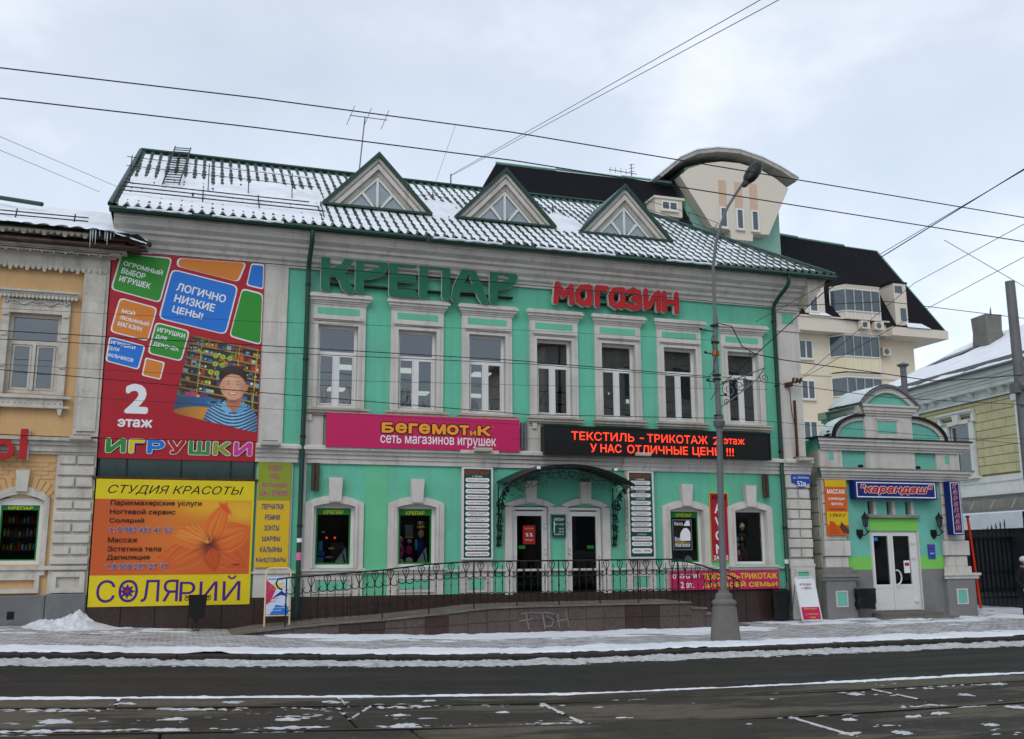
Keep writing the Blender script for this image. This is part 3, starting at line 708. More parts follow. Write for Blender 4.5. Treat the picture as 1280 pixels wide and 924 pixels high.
def arch_casing(mb, c, z0, zs, rise, wi, wo, y0, y1, thick=.16):
    """jambs and a segmental arch"""
    mb.box(c - wo, c - wi, y0, y1, z0, zs); mb.box(c + wi, c + wo, y0, y1, z0, zs)
    n = 10; top = []; bot = []
    for i in range(n + 1):
        t = -1 + 2 * i / n
        top.append((c + wo * t, zs + .06 + rise * (1 - t * t))); bot.append((c + wi * t, zs + rise * .55 * (1 - t * t) - .02 * abs(t)))
    strip(mb, top, bot, y0, y1); mb.prism([(c - wo, zs), (c - wi, zs), top[0]], y0 + .001, y1); mb.prism([(c + wo, zs), (c + wi, zs), top[-1]], y0 + .001, y1)
def lower_window(c, decal=True):
    f = B().frame(c - .42, c + .42, 1.39, 2.66, .065, .06, .13)
    win = f.build('window', 'pvc', shop)
    ca = B(); arch_casing(ca, c, .83, 2.64, .15, .415, .6, -.06, .01); arch_casing(ca, c, 1.39, 2.64, .1, .425, .47, -.1, -.055)
    ca.prism([(c - .42, 2.64), (c + .42, 2.64), (c + .3, 2.7), (c, 2.74), (c - .3, 2.7)], -.005, .02)
    ca.build('casing', 'white_trim', win)
    B().prism([(c - .115, 2.72), (c + .115, 2.72), (c + .145, 3.21), (c - .145, 3.21)], -.15, .01).build('keystone', 'white_trim', win)
    si = B().box(c - .65, c + .65, -.14, .06, 1.33, 1.375); si.box(c - .62, c + .62, -.1, .01, 1.27, 1.33); si.build('sill', 'white_trim', win)
    ap = B().box(c - .43, c + .43, -.045, .01, .83, 1.27); ap.frame(c - .4, c + .4, .88, 1.2, .05, -.07, -.04); ap.build('apron', 'white_trim', win)
    B().box(c - .34, c + .3, -.06, -.04, .95, 1.12).build('inset_panel', 'green_wall', win)
    B().box(c - .36, c + .36, .085, .093, 1.45, 2.6).build('pane', 'glass_dark', win)
    if decal:
        d_ = B().frame(c - .35, c + .35, 1.46, 2.59, .03, .076, .083, .03); d_.box(c - .32, c + .32, .076, .083, 2.46, 2.56); d_.build('window_film', 'lgreen' if False else 'film_green', win)
    return win
mk('film_green', '#0f7a2c', rough=.4, var=.05, bump=0)
lw0 = lower_window(LW[0])
for c in LW[1:3]: dup(lw0, c - LW[0])
lower_window(LW[3], False)
for c in LW[:3]: text('КРЕПАР', c - .2, c + .2, 2.475, 2.55, 'yellow', shop, .075, bold=.02, depth=.003)
# what stands in the shop windows
def goods(c, items):
    for (m, x0, x1, y, z0, z1) in items:
        B().lathe([(.01, z0), ((x1 - x0) / 2, z0 + .02), ((x1 - x0) / 2.1, (z0 + z1) / 2), ((x1 - x0) / 3, z1 - .03), (.01, z1)], c + (x0 + x1) / 2, y, 10).build('display_item', m, shop, smooth=True)
goods(10.92, [('white', .1, .3, .3, 1.42, 1.6), ('navy', -.3, -.15, .35, 1.42, 1.65)])
def item(m, *parts):
    """display item from balls (c, r, scale) and boxes"""
    b_ = B()
    for q in parts:
        if len(q) == 6: b_.box(*q)
        else: b_.ball(*q)
    b_.build('display_item', m, shop, smooth=False)
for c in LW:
    B().box(c - .6, c + .6, 1.0, 1.03, 1.2, 2.9).build('added_dark_back', 'back_black', shop)  # black board added so the dim interior behind the goods reads dark
    B().box(c - .42, c + .42, .2, 1.0, 1.38, 1.42).build('display_shelf', 'wood_dark', shop)
c = 2.9
item('cyan', (c - .27, c - .15, .3, .42, 1.42, 1.6)); item('blue', (c - .28, c - .13, .32, .44, 1.63, 1.72)); item('cyan2_', (c - .25, c - .17, .33, .42, 1.73, 1.95)) if 'cyan2_' in MT else item('cyan', (c - .25, c - .17, .33, .42, 1.73, 1.93))
item('pinkl', ((c - .03, .35, 1.6), .09, 8, (1, .6, .3))); item('cream', ((c + .02, .4, 1.78), .05, 8, (1.3, .6, .5))); item('white', ((c - .14, .5, 2.12), .03, 6, (1.2, .5, .4))); item('navy', ((c + .27, .4, 1.72), .06, 8, (1, 1, 2)))
item('brown', (c - .31, c - .27, .35, .4, 1.75, 2.15)); item('wood_dark', (c + .05, c + .3, .6, .7, 1.42, 1.9))
c = 4.61
item('pinkl', ((c - .26, .35, 1.95), .065, 10, (1, .8, 1.3)), ((c - .25, .35, 1.72), .075, 10, (1, .8, 2.2))); item('paint_pink', ((c - .24, .33, 1.75), .05, 8, (1, 1, 1.6))); item('cream', ((c - .24, .34, 1.5), .07, 10, (1, .8, 1)))
item('grey_metal', (c - .14, c + .03, .4, .41, 2.02, 2.27)); item('yel2', (c - .14, c + .03, .395, .4, 2.0, 2.02)); item('pinkl', ((c - .05, .38, 1.92), .05, 10, (1, 1, 1))); item('paint_pink', ((c - .05, .4, 1.74), .07, 10, (1.1, .8, 1.5))); item('white', ((c - .05, .38, 1.52), .06, 10, (1.4, .8, 1.3)))
item('grey_metal', ((c + .2, .4, 2.28), .09, 10, (1, .9, .8))); item('yel2', ((c + .2, .38, 2.22), .1, 10, (1, .9, .25))); item('cream', ((c + .21, .42, 2.09), .07, 10, (1, .8, 1.4))); item('navy', ((c + .22, .45, 1.75), .09, 10, (1, .8, 2.8))); item('cyan', ((c + .11, .42, 1.85), .035, 8, (1, 1, 3.5)))
c = 12.6
item('letter_red', (c - .27, c - .06, .3, .42, 1.42, 1.68), ((c - .16, .33, 1.72), .09, 10, (1, .6, .8))); item('white', ((c - .16, .27, 1.66), .05, 8, (.8, .5, 1.4))); item('cream', ((c - .16, .3, 1.84), .05, 10, (1, .8, 1))); item('cyan', ((c - .17, .33, 1.97), .08, 10, (1.1, .8, .8)))
item('cream', ((c - .02, .33, 1.98), .035, 8, (1, .8, 1.4))); item('grey_metal', ((c + .0, .36, 1.8), .05, 8, (1, .8, 2))); item('brown', ((c + .15, .5, 1.62), .06, 10, (1, .8, 2))); item('orange2', ((c + .14, .48, 1.72), .03, 8, (1, 1, 1)))
item('cream', ((c + .13, .55, 2.28), .075, 12, (.9, .8, 1.4))); item('black', ((c + .13, .56, 2.42), .1, 12, (1.2, 1, .4))); item('brown', ((c + .15, .6, 2.05), .09, 10, (1.2, .8, 1)))
B().prism([(2.98, 1.5), (3.2, 1.8), (3.23, 1.45)], .27, .285).build('display_bag', 'white', shop)
B().prism([(4.7, 1.5), (4.9, 1.8), (4.94, 1.45)], .27, .285).build('display_bag', 'white', shop)
for x in (3.12, 4.83): B().prism([(x, 1.7), (x + .03, 1.69), (x + .09, 1.47), (x + .05, 1.47)], .262, .269).build('bag_print', 'film_green', shop)
for x in (2.83, 3.0): B().ball((x, .5, 2.0), .025).build('display_lamp', 'led_red', shop)
pos = B().box(10.62, 11.12, .07, .082, 1.72, 2.42); po = pos.build('window_poster', 'grey_metal', shop)
B().box(10.65, 11.09, .06, .068, 1.75, 2.39).build('window_poster', 'black', shop)
text('Касса', 10.67, 10.88, 2.28, 2.36, 'white', shop, .058, bold=.02)
text('Все', 10.67, 10.8, 1.93, 2.02, 'white', shop, .058, bold=.02)
text('платежи', 10.67, 11.05, 1.79, 1.87, 'white', shop, .058, bold=.02)
B().prism(rpoly([(10.8, 1.93), (11.07, 1.93), (11.07, 2.12), (11.0, 2.22), (10.9, 2.22), (10.81, 2.1)], .04), .052, .058).build('window_poster', 'white', shop)
B().prism([(10.9, 2.27), (11.07, 2.27), (11.05, 2.39), (10.98, 2.39)], .052, .058).build('window_poster', 'white', shop)
mb = B().box(10.67, 11.07, .052, .058, 1.885, 1.895); mb.box(10.67, 10.92, .052, .058, 1.905, 1.915); mb.build('window_poster', 'yel2', shop)

# entrance: two glazed doors under one double arch
ent = B()
ent.box(6.56, 6.72, -.06, .01, .64, 2.66); ent.box(8.84, 9.02, -.06, .01, .64, 2.66)
for c in DW:
    n = 10; top = [(c - .58 + 1.16 * i / n, 2.7 + .16 * (1 - (-1 + 2 * i / n) ** 2)) for i in range(n + 1)]; bot = [(c - .42 + .84 * i / n, 2.66 + .07 * (1 - (-1 + 2 * i / n) ** 2)) for i in range(n + 1)]
    strip(ent, top, bot, -.062, .01)
ent.box(7.56, 8.0, -.055, .01, 2.5, 2.665); ent.box(7.56, 7.6, -.04, .01, .64, 2.5); ent.box(7.96, 8.0, -.04, .01, .64, 2.5)
e_ = ent.build('entrance_surround', 'white_trim', shop)
for c in DW: B().prism([(c - .115, 2.75), (c + .115, 2.75), (c + .13, 3.22), (c - .13, 3.22)], -.14, .01).build('keystone', 'white_trim', e_)
def door(c, hs):
    f = B().frame(c - .41, c + .41, .66, 2.66, .09, .04, .12); f.frame(c - .32, c + .32, .7, 2.5, .03, .02, .1); f.box(c - .32, c + .32, .04, .12, 2.5, 2.6)
    d_ = f.build('door', 'pvc', shop)
    B().box(c - .3, c + .3, .06, .07, .74, 2.47).build('pane', 'glass_dark', d_)
    hx = c + hs * .34
    B().tube([(hx, .03, 1.62), (hx, -.06, 1.6), (hx, -.06, 1.2), (hx, .03, 1.18)], .014).build('handle', 'pvc', d_)
    each('hinge', 'pvc', d_, [(c - hs * .36 - .02, c - hs * .36 + .02, -.0, .04, z, z + .05) for z in (2.3, 2.2, 1.75, 1.65, .85)])
    return d_
door(DW[0], -1); door(DW[1], 1)
B().box(7.0, 7.28, .05, .058, 1.86, 2.26).build('notice', 'avon', shop)
text('магазин', 7.04, 7.24, 2.18, 2.21, 'yellow', shop, .048); text('% %', 7.06, 7.22, 2.02, 2.1, 'white', shop, .048, bold=.03); text('скидки', 7.05, 7.23, 1.92, 1.97, 'yellow', shop, .048)
B().box(6.9, 7.05, .05, .058, 1.76, 1.83).build('notice', 'film_green', shop); B().box(8.5, 8.66, .05, .058, 1.76, 1.83).build('notice', 'film_green', shop)

# rusticated blocks: right corner pilaster of the lower storey
rows = [(3.2, 3.5), (2.93, 3.17), (2.82, 2.91), (2.68, 2.8), (2.46, 2.57), (2.22, 2.35), (2.0, 2.08), (1.8, 1.84)]
def stones(parent, x0, x1, rws, y, m, split_from=1, name='stone', dep=.05):
    """alternating courses: one long block, then two short ones"""
    for k, (z0, z1) in enumerate(rws):
        if k % 2 == split_from:
            mid = (x0 + x1) / 2
            B().bevbox(x0 + .03, mid - .018, y - dep, y + .01, z0, z1, .01).build(name, m, parent)
            B().bevbox(mid + .018, x1 - .02, y - dep, y + .01, z0, z1, .01).build(name, m, parent)
        else: B().bevbox(x0, x1, y - dep, y + .01, z0, z1, .01).build(name, m, parent)
B().box(13.6, 14.22, -.05, .01, .12, 3.5).build('pilaster', 'dirty_trim', shop)
stones(shop, 13.58, 14.25, [(3.2, 3.47), (2.9, 3.15), (2.83, 2.9)][:0] + [(3.18, 3.48), (2.93, 3.14), (2.68, 2.9), (2.45, 2.65), (2.22, 2.42), (2.0, 2.19), (1.77, 1.97), (1.55, 1.74)], -.05, 'white_trim', 1)
pb = B(); pb.mould(13.62, 14.22, -.05, ((1.33, 1.4, .05), (1.4, 1.5, .03))); pb.box(13.6, 14.26, -.09, -.04, .12, 1.33); pb.frame(13.72, 14.12, .7, 1.26, .05, -.12, -.085); pb.build('pilaster_base', 'white_trim', shop)
B().box(13.77, 14.07, -.095, -.085, .75, 1.21).build('inset_panel', 'green_wall', shop)
# side edge blocks of the centre pilasters
for a, b_ in ((5.57, 6.29), (9.4, 10.12)):
    for k in range(11):
        z = 1.6 + k * .175
        B().bevbox(a, b_, -.08, -.03, z, z + .14, .01).build('stone', 'white_trim', shop)
    B().frame(a + .1, b_ - .1, .86, 1.2, .05, -.07, -.03).build('apron', 'white_trim', shop)
    B().box(a + .2, b_ - .2, -.06, -.03, .93, 1.13).build('inset_panel', 'green_wall', shop)
    B().box(a - .02, b_ + .02, -.1, .01, 1.3, 1.38).build('moulding', 'white_trim', shop)
B().box(1.3, 14.2, -.075, .01, 1.29, 1.335).build('moulding', 'white_trim', shop)
each('pilaster', 'white_trim', shop, ((2.24, 2.31, -.04, .01, .83, 3.5), (13.24, 13.3, -.04, .01, .83, 1.3)))
# drainpipes
def pipe(x, zt, zb, xo=0.):
    p = [(x + xo, -.66, 8.3), (x + xo, -.66, 8.1), (x + xo * .8, -.58, 7.98), (x + xo * .3, -.36, 7.8), (x, -.2, 7.64), (x, -.14, 7.5), (x, -.13, zb + .1), (x, -.2, zb)] if xo else [(x, -.66, 8.3), (x, -.66, 8.12), (x, -.58, 8.0), (x, -.36, 7.82), (x, -.2, 7.66), (x, -.16, 7.5), (x, -.16, zb)]
    o = B().tube(p, .05, 8).build('drainpipe', 'green_metal', shop, smooth=True)
    c = B()
    for z in (7.2, 5.6, 4.0, 2.2): c.tube([(x, -.13 if xo else -.16, z), (x, -.13 if xo else -.16, z + .05)], .06, 8)
    c.build('pipe_clamp', 'black_metal', o)
pipe(2.2, 0, .42); pipe(13.47, 0, .2, .14)
B().tube([(2.2, -.16, 1.9), (2.2, -.16, 1.98)], .053, 8).build('pipe_tape', 'white', shop)
B().tube([(2.2, -.16, 1.55), (2.2, -.16, 1.7)], .053, 8).build('pipe_tape', 'pinkl', shop)
B().tube([(13.47, -.13, 1.4), (13.47, -.13, 1.5)], .053, 8).build('pipe_tape', 'white', shop)

# ---- roof
YE, ZE, YG, ZG = -.62, 8.36, 4.0, 11.4
SL = math.hypot(YG - YE, ZG - ZE)
XR0, XR1, XL0, XL1 = 14.97, 11.5, -1.72, -1.5
def rz(y): return ZE + (ZG - ZE) * (y - YE) / (YG - YE)
def wave(x): return .048 * max(0., math.cos(PI * (x / .2035))) ** 2.2 if True else 0
def wav(x):
    t = (x / .2035) % 1.0; d_ = min(t, 1 - t)
    return .058 * math.exp(-(d_ / .22) ** 2)
PER = .35
nx, ny = 1100, 112
vs = []
for j in range(ny + 1):
    s = j / ny; t = s * SL / PER; fr = t - math.floor(t)
    if j == ny: fr = 1
    y = YE + (YG - YE) * s; z = ZE + (ZG - ZE) * s; xl, xr = XL0 + (XL1 - XL0) * s, XR0 + (XR1 - XR0) * s
    for i in range(nx + 1):
        x = max(xl, min(xr, -1.72 + (16.69) * i / nx))
        vs.append((x, y, z + wav(x) * (1.12 - .3 * fr) + .028 * (1 - fr) ** 1.5))
fs = [(j * (nx + 1) + i, j * (nx + 1) + i + 1, (j + 1) * (nx + 1) + i + 1, (j + 1) * (nx + 1) + i) for j in range(ny) for i in range(nx)]
fs = [f for f in fs if vs[f[1]][0] - vs[f[0]][0] > 1e-5]
rf = B().add([(XR0, YE, ZE), (XR0, 8.6, ZE), (XR1, YG, ZG), (XL0, 8.6, ZE), (XL1, YG, ZG), (XL0, YE, ZE), (XL0 + .15, YE + .15, ZE - .05), (XR0 - .1, YE + .1, ZE - .05), (XR0 - .1, 8.5, ZE - .05), (XL0 + .15, 8.5, ZE - .05)],
             [(0, 1, 2), (1, 3, 4, 2), (3, 5, 4), (6, 7, 8, 9)]).build('roof', 'tile_green', shop)
B().add(vs, fs).build('roof_tiles', 'tile_green', rf, kind='stuff')
DORM = [(3.82, 1.0), (6.9, 1.0), (10.03, 1.0)]
def between(x):
    """how deep inside a valley between two dormers"""
    return max(tri(x, 5.36, .75), tri(x, 8.46, .75), tri(x, 1.6, 1.3) * .6)
nx2, ny2 = 820, 130
sv = []
for j in range(ny2 + 1):
    s = .012 + .968 * j / ny2; t = s * SL / PER; fr = t - math.floor(t)
    y = YE + (YG - YE) * s; z = ZE + (ZG - ZE) * s; xl, xr = XL0 + .12 + (XL1 - XL0) * s, XR0 - .16 + (XR1 - XR0) * s
    for i in range(nx2 + 1):
        x = max(xl, min(xr, -1.6 + 16.5 * i / nx2))
        th = .027 + .006 * fbm(x * 3, y * 3, 1)
        left = max(0, min(1, (2.7 - x) / .5))
        lo = max(0, min(1, (s - .045) / .05))
        mid = max(0, min(1, (.55 + .13 * fbm(x * 1.2, 3.3, 2) - s) / .06))
        th += left * lo * mid * (.034 + .026 * fbm(x * 2, y * 2, 4))
        bt = between(x); md = max(0, min(1, (s - .3) / .08)) * max(0, min(1, (.62 + .1 * fbm(x * 1.7, 1, 3) - s) / .08))
        th += bt * md * (.14 + .03 * fbm(x * 2, y * 2, 6))
        th += .05 * max(0, fbm(x * .9, y * 1.4, 9) - .42)
        if x > 12.2: th -= .006 * (x - 12.2)
        if s < .04: th -= .018
        if s > .95: th -= .03
        sv.append((x, y, z + th + .028 * (1 - fr) ** 1.5 * .8))
sf = [(j * (nx2 + 1) + i, j * (nx2 + 1) + i + 1, (j + 1) * (nx2 + 1) + i + 1, (j + 1) * (nx2 + 1) + i) for j in range(ny2) for i in range(nx2)]
sf = [f for f in sf if sv[f[1]][0] - sv[f[0]][0] > 1e-5]
B().add(sv, sf).build('snow', 'snow', rf, smooth=True, kind='stuff')
mb = B().tube([(XL0, YE, ZE + .06), (XL1, YG, ZG + .05)], .05, 6); mb.tube([(XL1, YG, ZG + .05), (XR1, YG, ZG + .05)], .055, 6); mb.tube([(XR1, YG, ZG + .05), (XR0, YE, ZE + .05)], .055, 6)
mb.tube([(XR1, YG, ZG + .03), (XR0, 8.6, ZE + .04)], .05, 6)
mb.build('ridge_cap', 'green_metal', rf, smooth=True)
mb = B()
mb.add([(XL0, YE, ZE + .05), (XL1, YG, ZG + .05), (XL1 + .02, YG, ZG - .14), (XL0 + .02, YE, ZE - .12)], [(0, 1, 2, 3)])
mb.box(XL0, XR0, YE - .02, YE + .0, ZE - .1, ZE + .03); mb.box(XR0 - .02, XR0, YE, 8.5, ZE - .1, ZE + .03)
mb.build('fascia', 'green_metal', rf)
B().tube([(XL0, YE - .07, ZE - .05), (4.6, YE - .07, ZE - .05)], .05, 8).tube([(4.7, YE - .06, ZE - .07), (XR0 + .02, YE - .06, ZE - .05)], .052, 8).build('gutter', 'green_metal', rf, smooth=True)
# strips of ice and snow lying in the gutter
mb = B()
for a, b_ in ((-1.4, -.2), (.2, 1.6), (4.75, 6.3), (7.1, 9.0), (10.3, 11.6)):
    n = int((b_ - a) / .08); mb.tube([(a + (b_ - a) * i / n, YE - .1 + .012 * math.sin(i * 2.2), ZE - .02 + .008 * math.sin(i * 1.3 + a)) for i in range(n + 1)], .028, 6)
mb.build('gutter_snow', 'snow', rf, smooth=True, kind='stuff')

def dormer(cx, apex=10.79):
    zb = 9.44; H = apex - zb; a0 = 1.27; k = H / a0
    def chev(a, b_, y0, y1, dz=0): return B().prism([(cx - a, zb + dz), (cx, zb + a * k + dz), (cx + a, zb + dz), (cx + b_, zb + dz), (cx, zb + b_ * k + dz), (cx - b_, zb + dz)], y0, y1)
    body = B()
    yb = YE + (apex - ZE) * (YG - YE) / (ZG - ZE); yf = YE + (zb - ZE) * (YG - YE) / (ZG - ZE)
    body.add([(cx - a0, .82, zb), (cx, .82, apex), (cx + a0, .82, zb), (cx - a0, yf + .05, zb), (cx, yb + .1, apex), (cx + a0, yf + .05, zb)], [(0, 3, 4, 1), (1, 4, 5, 2)])
    body.add([(cx - a0 + .1, 1.02, zb - .03), (cx, 1.02, apex - .1), (cx + a0 - .1, 1.02, zb - .03)], [(0, 1, 2)])
    dm = body.build('dormer', 'green_metal', shop)
    chev(1.28, 1.17, .8, .87).build('bargeboard', 'green_metal', dm)
    chev(1.17, 1.07, .86, 1.0).build('moulding', 'white_trim', dm); chev(1.075, 1.02, .9, 1.0).build('moulding', 'dirty_trim', dm)
    chev(1.02, .9, .87, 1.0).build('moulding', 'white_trim', dm); chev(.9, .76, .93, 1.0).build('moulding', 'dirty_trim', dm)
    fr = chev(.76, .68, .95, 1.0); fr.box(cx - .03, cx + .03, .955, 1.0, zb + .03, zb + .68 * k)
    for sg in (-1, 1):
        px, pz_ = cx + sg * .36, zb + .34 * k
        fr.prism([(cx + sg * .03, zb + .03), (cx + sg * .1, zb + .03), (px + sg * .015, pz_ - .01), (px - sg * .03, pz_ + .05)], .957, 1.0)
    fr.box(cx - .72, cx + .72, .953, 1.0, zb, zb + .03); fr.build('window_frame', 'pvc', dm)
    z3 = zb + .03
    P_ = [[(cx - .66, z3), (cx - .1, z3), (cx - .375, z3 + .29)], [(cx - .03, z3 + .05), (cx - .03, zb + .64 * k), (cx - .34, zb + .33 * k)]]
    for p in P_:
        B().prism(p, .985, .99).build('pane', 'pane_grey', dm); B().prism([(2 * cx - x, z) for x, z in p], .985, .99).build('pane', 'pane_grey', dm)
    B().box(cx - 1.26, cx + 1.26, .78, 1.0, zb - .05, zb - .001).build('flashing', 'green_metal', dm)
    return dm
d0 = dormer(3.82)
dup(d0, 6.9 - 3.82); dup(d0, 10.03 - 3.82, 0, -.05)
# roof ladder and snow guards
def rp(x, y, o=.08): return (x, y, rz(y) + o)
ld = B().tube([rp(-.83, .7, .19), rp(-.72, 4.1, .22)], .016, 5).tube([rp(-.5, .8, .19), rp(-.35, 4.15, .22)], .016, 5).build('roof_ladder', 'black_metal', label='black metal ladder lying on the snowy roof slope', cat='ladder', orig=(-.6, .9, rz(.9)))
for i in range(16):
    y = .85 + 3.2 * i / 15; s = i / 15
    B().tube([rp(-.83 + .11 * s, y, .2), rp(-.5 + .15 * s, y + .06, .2)], .013, 5).build('rung', 'black_metal', ld)
gd = B()
for z in (.05, .33, .62): gd.tube([rp(-1.62 + z * .05, z, .17), rp(.6, z - .04, .17), rp(2.55 - z * .5, z - .04, .17)], .014, 5)
gd.tube([rp(-1.6, 1.15, .4), rp(2.4, 1.2, .36)], .008, 4); gd.tube([rp(-1.6, 1.15, .6), rp(2.4, 1.2, .56)], .008, 4)
sg = gd.build('snow_guard', 'black_metal', label='black snow guard rails along the left eave of the tiled roof', cat='snow guard', orig=(.5, -.1, 8.7))
for x in (-1.6, .0, 1.15, 2.5): B().tube([rp(x, -.05, .05), rp(x, .68, .17), rp(x, .72, .0)], .013, 5).build('bracket', 'black_metal', sg)
for x in (-1.5, .1, .95, 1.9): B().tube([rp(x, .95, .0), rp(x, 1.15, .64)], .011, 5).build('post', 'black_metal', sg)
mb = B()
for (xa, xb, y) in ((4.95, 5.75, 1.9), (8.1, 8.9, 1.95)):
    mb.tube([rp(xa, y, .22), rp((xa + xb) / 2, y, .3), rp(xb, y, .22)], .007, 4); mb.tube([rp((xa + xb) / 2, y, .0), rp((xa + xb) / 2, y, .4)], .01, 4); mb.tube([rp((xa + xb) / 2 + .06, y - .2, .0), rp((xa + xb) / 2, y, .36)], .008, 4)
mb.build('snow_guard', 'black_metal', label='thin wire guard posts standing in the snow between the dormers', cat='snow guard', orig=(7, 1.9, 10))
hg = B()
for o_ in (.22, .48): hg.tube([rp(11.75, 3.2, o_), (12.7, 2.2, rz(2.2) + o_), (13.15, 1.75, rz(1.75) + o_ - .05)], .009, 4)
for x, y in ((11.75, 3.2), (12.6, 2.3)): hg.tube([(x, y, rz(y)), (x, y, rz(y) + .5)], .011, 4)
hg.tube([(13.15, 1.75, rz(1.75) + .42), (12.75, 1.4, rz(1.4) + .25)], .011, 4)
hg.build('roof_railing', 'black_metal', label='black service railing beside the right hip of the tiled roof', cat='railing', orig=(12.4, 2.5, 10))
# aerials
ar = B().tube([(3.86, 4.1, 11.3), (4.0, 4.1, 13.15)], .018, 6).build('tv_aerial', 'grey_metal', label='tall television aerial mast behind the first dormer', cat='aerial', orig=(3.86, 4.1, 11.3))
B().tube([(3.6, 4.1, 13.13), (4.6, 4.1, 13.13)], .012, 5).build('boom', 'grey_metal', ar)
for x in (3.6, 4.05, 4.52): B().tube([(x - .08, 4.1, 12.85), (x + .12, 4.1, 13.42)], .009, 5).build('rod', 'grey_metal', ar)
B().tube([(6.4, 4.2, 11.3), (6.4, 4.2, 11.85)], .02, 6).build('wire_mast', 'grey_metal', label='short mast on the ridge holding two thin wires', cat='mast', orig=(6.4, 4.2, 11.3))
#PART3
# ------------------------------------------------------------------ ramp, platform, steps
def lerp_pts(P, x):
    if x <= P[0][0]: return P[0][1]
    for (a, za), (b_, zb) in zip(P, P[1:]):
        if x <= b_: return za + (zb - za) * (x - a) / (b_ - a)
    return P[-1][1]
RB = [(.7, .22), (1.34, .31), (2.55, .405), (3.65, .455), (4.9, .55), (5.6, .62), (6.3, .64), (10.15, .655)]
YW = -1.55
ramp = thing('entrance_ramp', (5.7, -.8, .1), 'long granite faced entrance ramp and platform with steps in front of the shop doors', 'ramp')
xs = lsp(.7, 10.15, 40)
mb = B()
mb.add([(x, y, z) for x in xs for y, z in ((YW + .02, lerp_pts(RB, x) - .035), (YW + .02, -.1), (-.0, -.1), (-.0, lerp_pts(RB, x) - .035))],
       [(i * 4 + j, (i + 1) * 4 + j, (i + 1) * 4 + (j + 1) % 4, i * 4 + (j + 1) % 4) for i in range(40) for j in range(4)] + [(3, 2, 1, 0), (160, 161, 162, 163)])
mb.build('ramp_core', 'concrete', ramp)
mk('ramp_top', '#6b625b', rough=.75, var=.2, dirt=.6, dirtc='#a39b92', dscale=3, bump=.3)
mb = B(); mb.add([(x, y, lerp_pts(RB, x) - dz) for x in xs for y, dz in ((YW - .04, .03), (YW - .04, .0), (-.05, -.0), (-.05, .03))], [(i * 4 + j, (i + 1) * 4 + j, (i + 1) * 4 + (j + 1) % 4, i * 4 + (j + 1) % 4) for i in range(40) for j in range(4)] + [(3, 2, 1, 0), (160, 161, 162, 163)])
mb.build('ramp_deck', 'ramp_top', ramp)
# granite facing slabs, one by one
x = .75; k = 0
while x < 10.1:
    w_ = .39 if k % 3 else .46; x1 = min(x + w_, 10.15); zt = min(lerp_pts(RB, x), lerp_pts(RB, x1)) - .04
    m = 'granite2' if random.random() < .72 else 'granite'
    if zt - .12 > .26:
        zm = .12 + (zt - .12) * .5 + random.uniform(-.01, .01)
        B().bevbox(x + .004, x1 - .004, YW, YW + .03, -.05, zm - .004, .005).build('granite_slab', m, ramp)
        B().bevbox(x + .004, x1 - .004, YW + random.uniform(-.003, .003), YW + .03, zm + .004, zt, .005).build('granite_slab', m, ramp)
    else: B().bevbox(x + .004, x1 - .004, YW, YW + .03, -.05, zt, .005).build('granite_slab', m, ramp)
    x = x1; k += 1
zs_ = [.655, .53, .41, .29, .17]
for k, (a, b_) in enumerate(((10.15, 10.5), (10.5, 10.83), (10.83, 11.16), (11.16, 11.5))):
    z = zs_[k + 1]
    B().bevbox(a - .02, b_, YW, -.1, -.1, z - .03, .004).build('step', 'granite2', ramp)
    B().box(a - .0, b_ + .03, YW - .03, -.1, z - .03 + .001, z).build('tread', 'ramp_top', ramp)
mb = B()
def stroke(P, r=.017): mb.tube([(6.35 + u * 1.0, YW - .004, .17 + v * .36) for u, v in P], r, 4)
for P in ([(.16, .92), (.22, .05)], [(.05, .88), (.28, .95), (.4, .9)], [(.0, .5), (.2, .56), (.3, .62)], [(.42, .88), (.62, .92)], [(.5, .9), (.56, .05)], [(.76, .82), (.62, .92), (.6, .72), (.74, .5), (.7, .2), (.55, .16)], [(.82, .85), (.86, .1)], [(.8, .45), (1.06, .52)], [(1.0, .95), (1.08, .05)]): stroke(P)
mk('graffiti', '#75706d', rough=.7, var=.2, bump=0)
mb.build('graffiti', 'graffiti', ramp)

# railing
RT = [(1.72, 1.215), (1.84, 1.235), (3.65, 1.36), (4.5, 1.46), (5.4, 1.51), (9.9, 1.53), (10.5, 1.39), (11.3, 1.11)]
YRL = -1.5
rl = thing('ramp_railing', (6.3, YRL, .6), 'black wrought iron railing with heart scrolls along the ramp and steps', 'railing')
P_ = [(1.78, YRL, 1.02), (1.70, YRL, 1.06), (1.66, YRL, 1.14), (1.7, YRL, 1.22)] + [(x, YRL, lerp_pts(RT, x)) for x in lsp(1.84, 11.25, 60)] + [(11.36, YRL, 1.04), (11.38, YRL, .95), (11.3, YRL, .9), (11.2, YRL, .95)]
B().tube(P_, .017, 6).build('handrail', 'black_metal', rl, smooth=True)
for x in (1.85, 3.65, 4.55, 5.45, 6.34, 7.23, 8.12, 8.98, 9.9, 11.22):
    zb = lerp_pts(RB, x) - .03 if x < 10.2 else .2
    po = B().tube([(x, YRL, zb - .12), (x, YRL, lerp_pts(RT, x))], .014, 6).build('post', 'black_metal', rl)
    B().ball((x, YRL, zb + .0), .028, 6).ball((x, YRL, zb + .42), .022, 6, (1, 1, 1.8)).build('collar', 'black_metal', po)
xx = 2.0; bar = B().tube([(0, YRL, -.82), (0, YRL, -.07)], .008, 5).ball((0, YRL, -.42), .015, 6, (1, 1, 1.6))
k = 0; first_bar = None; first_sc = None
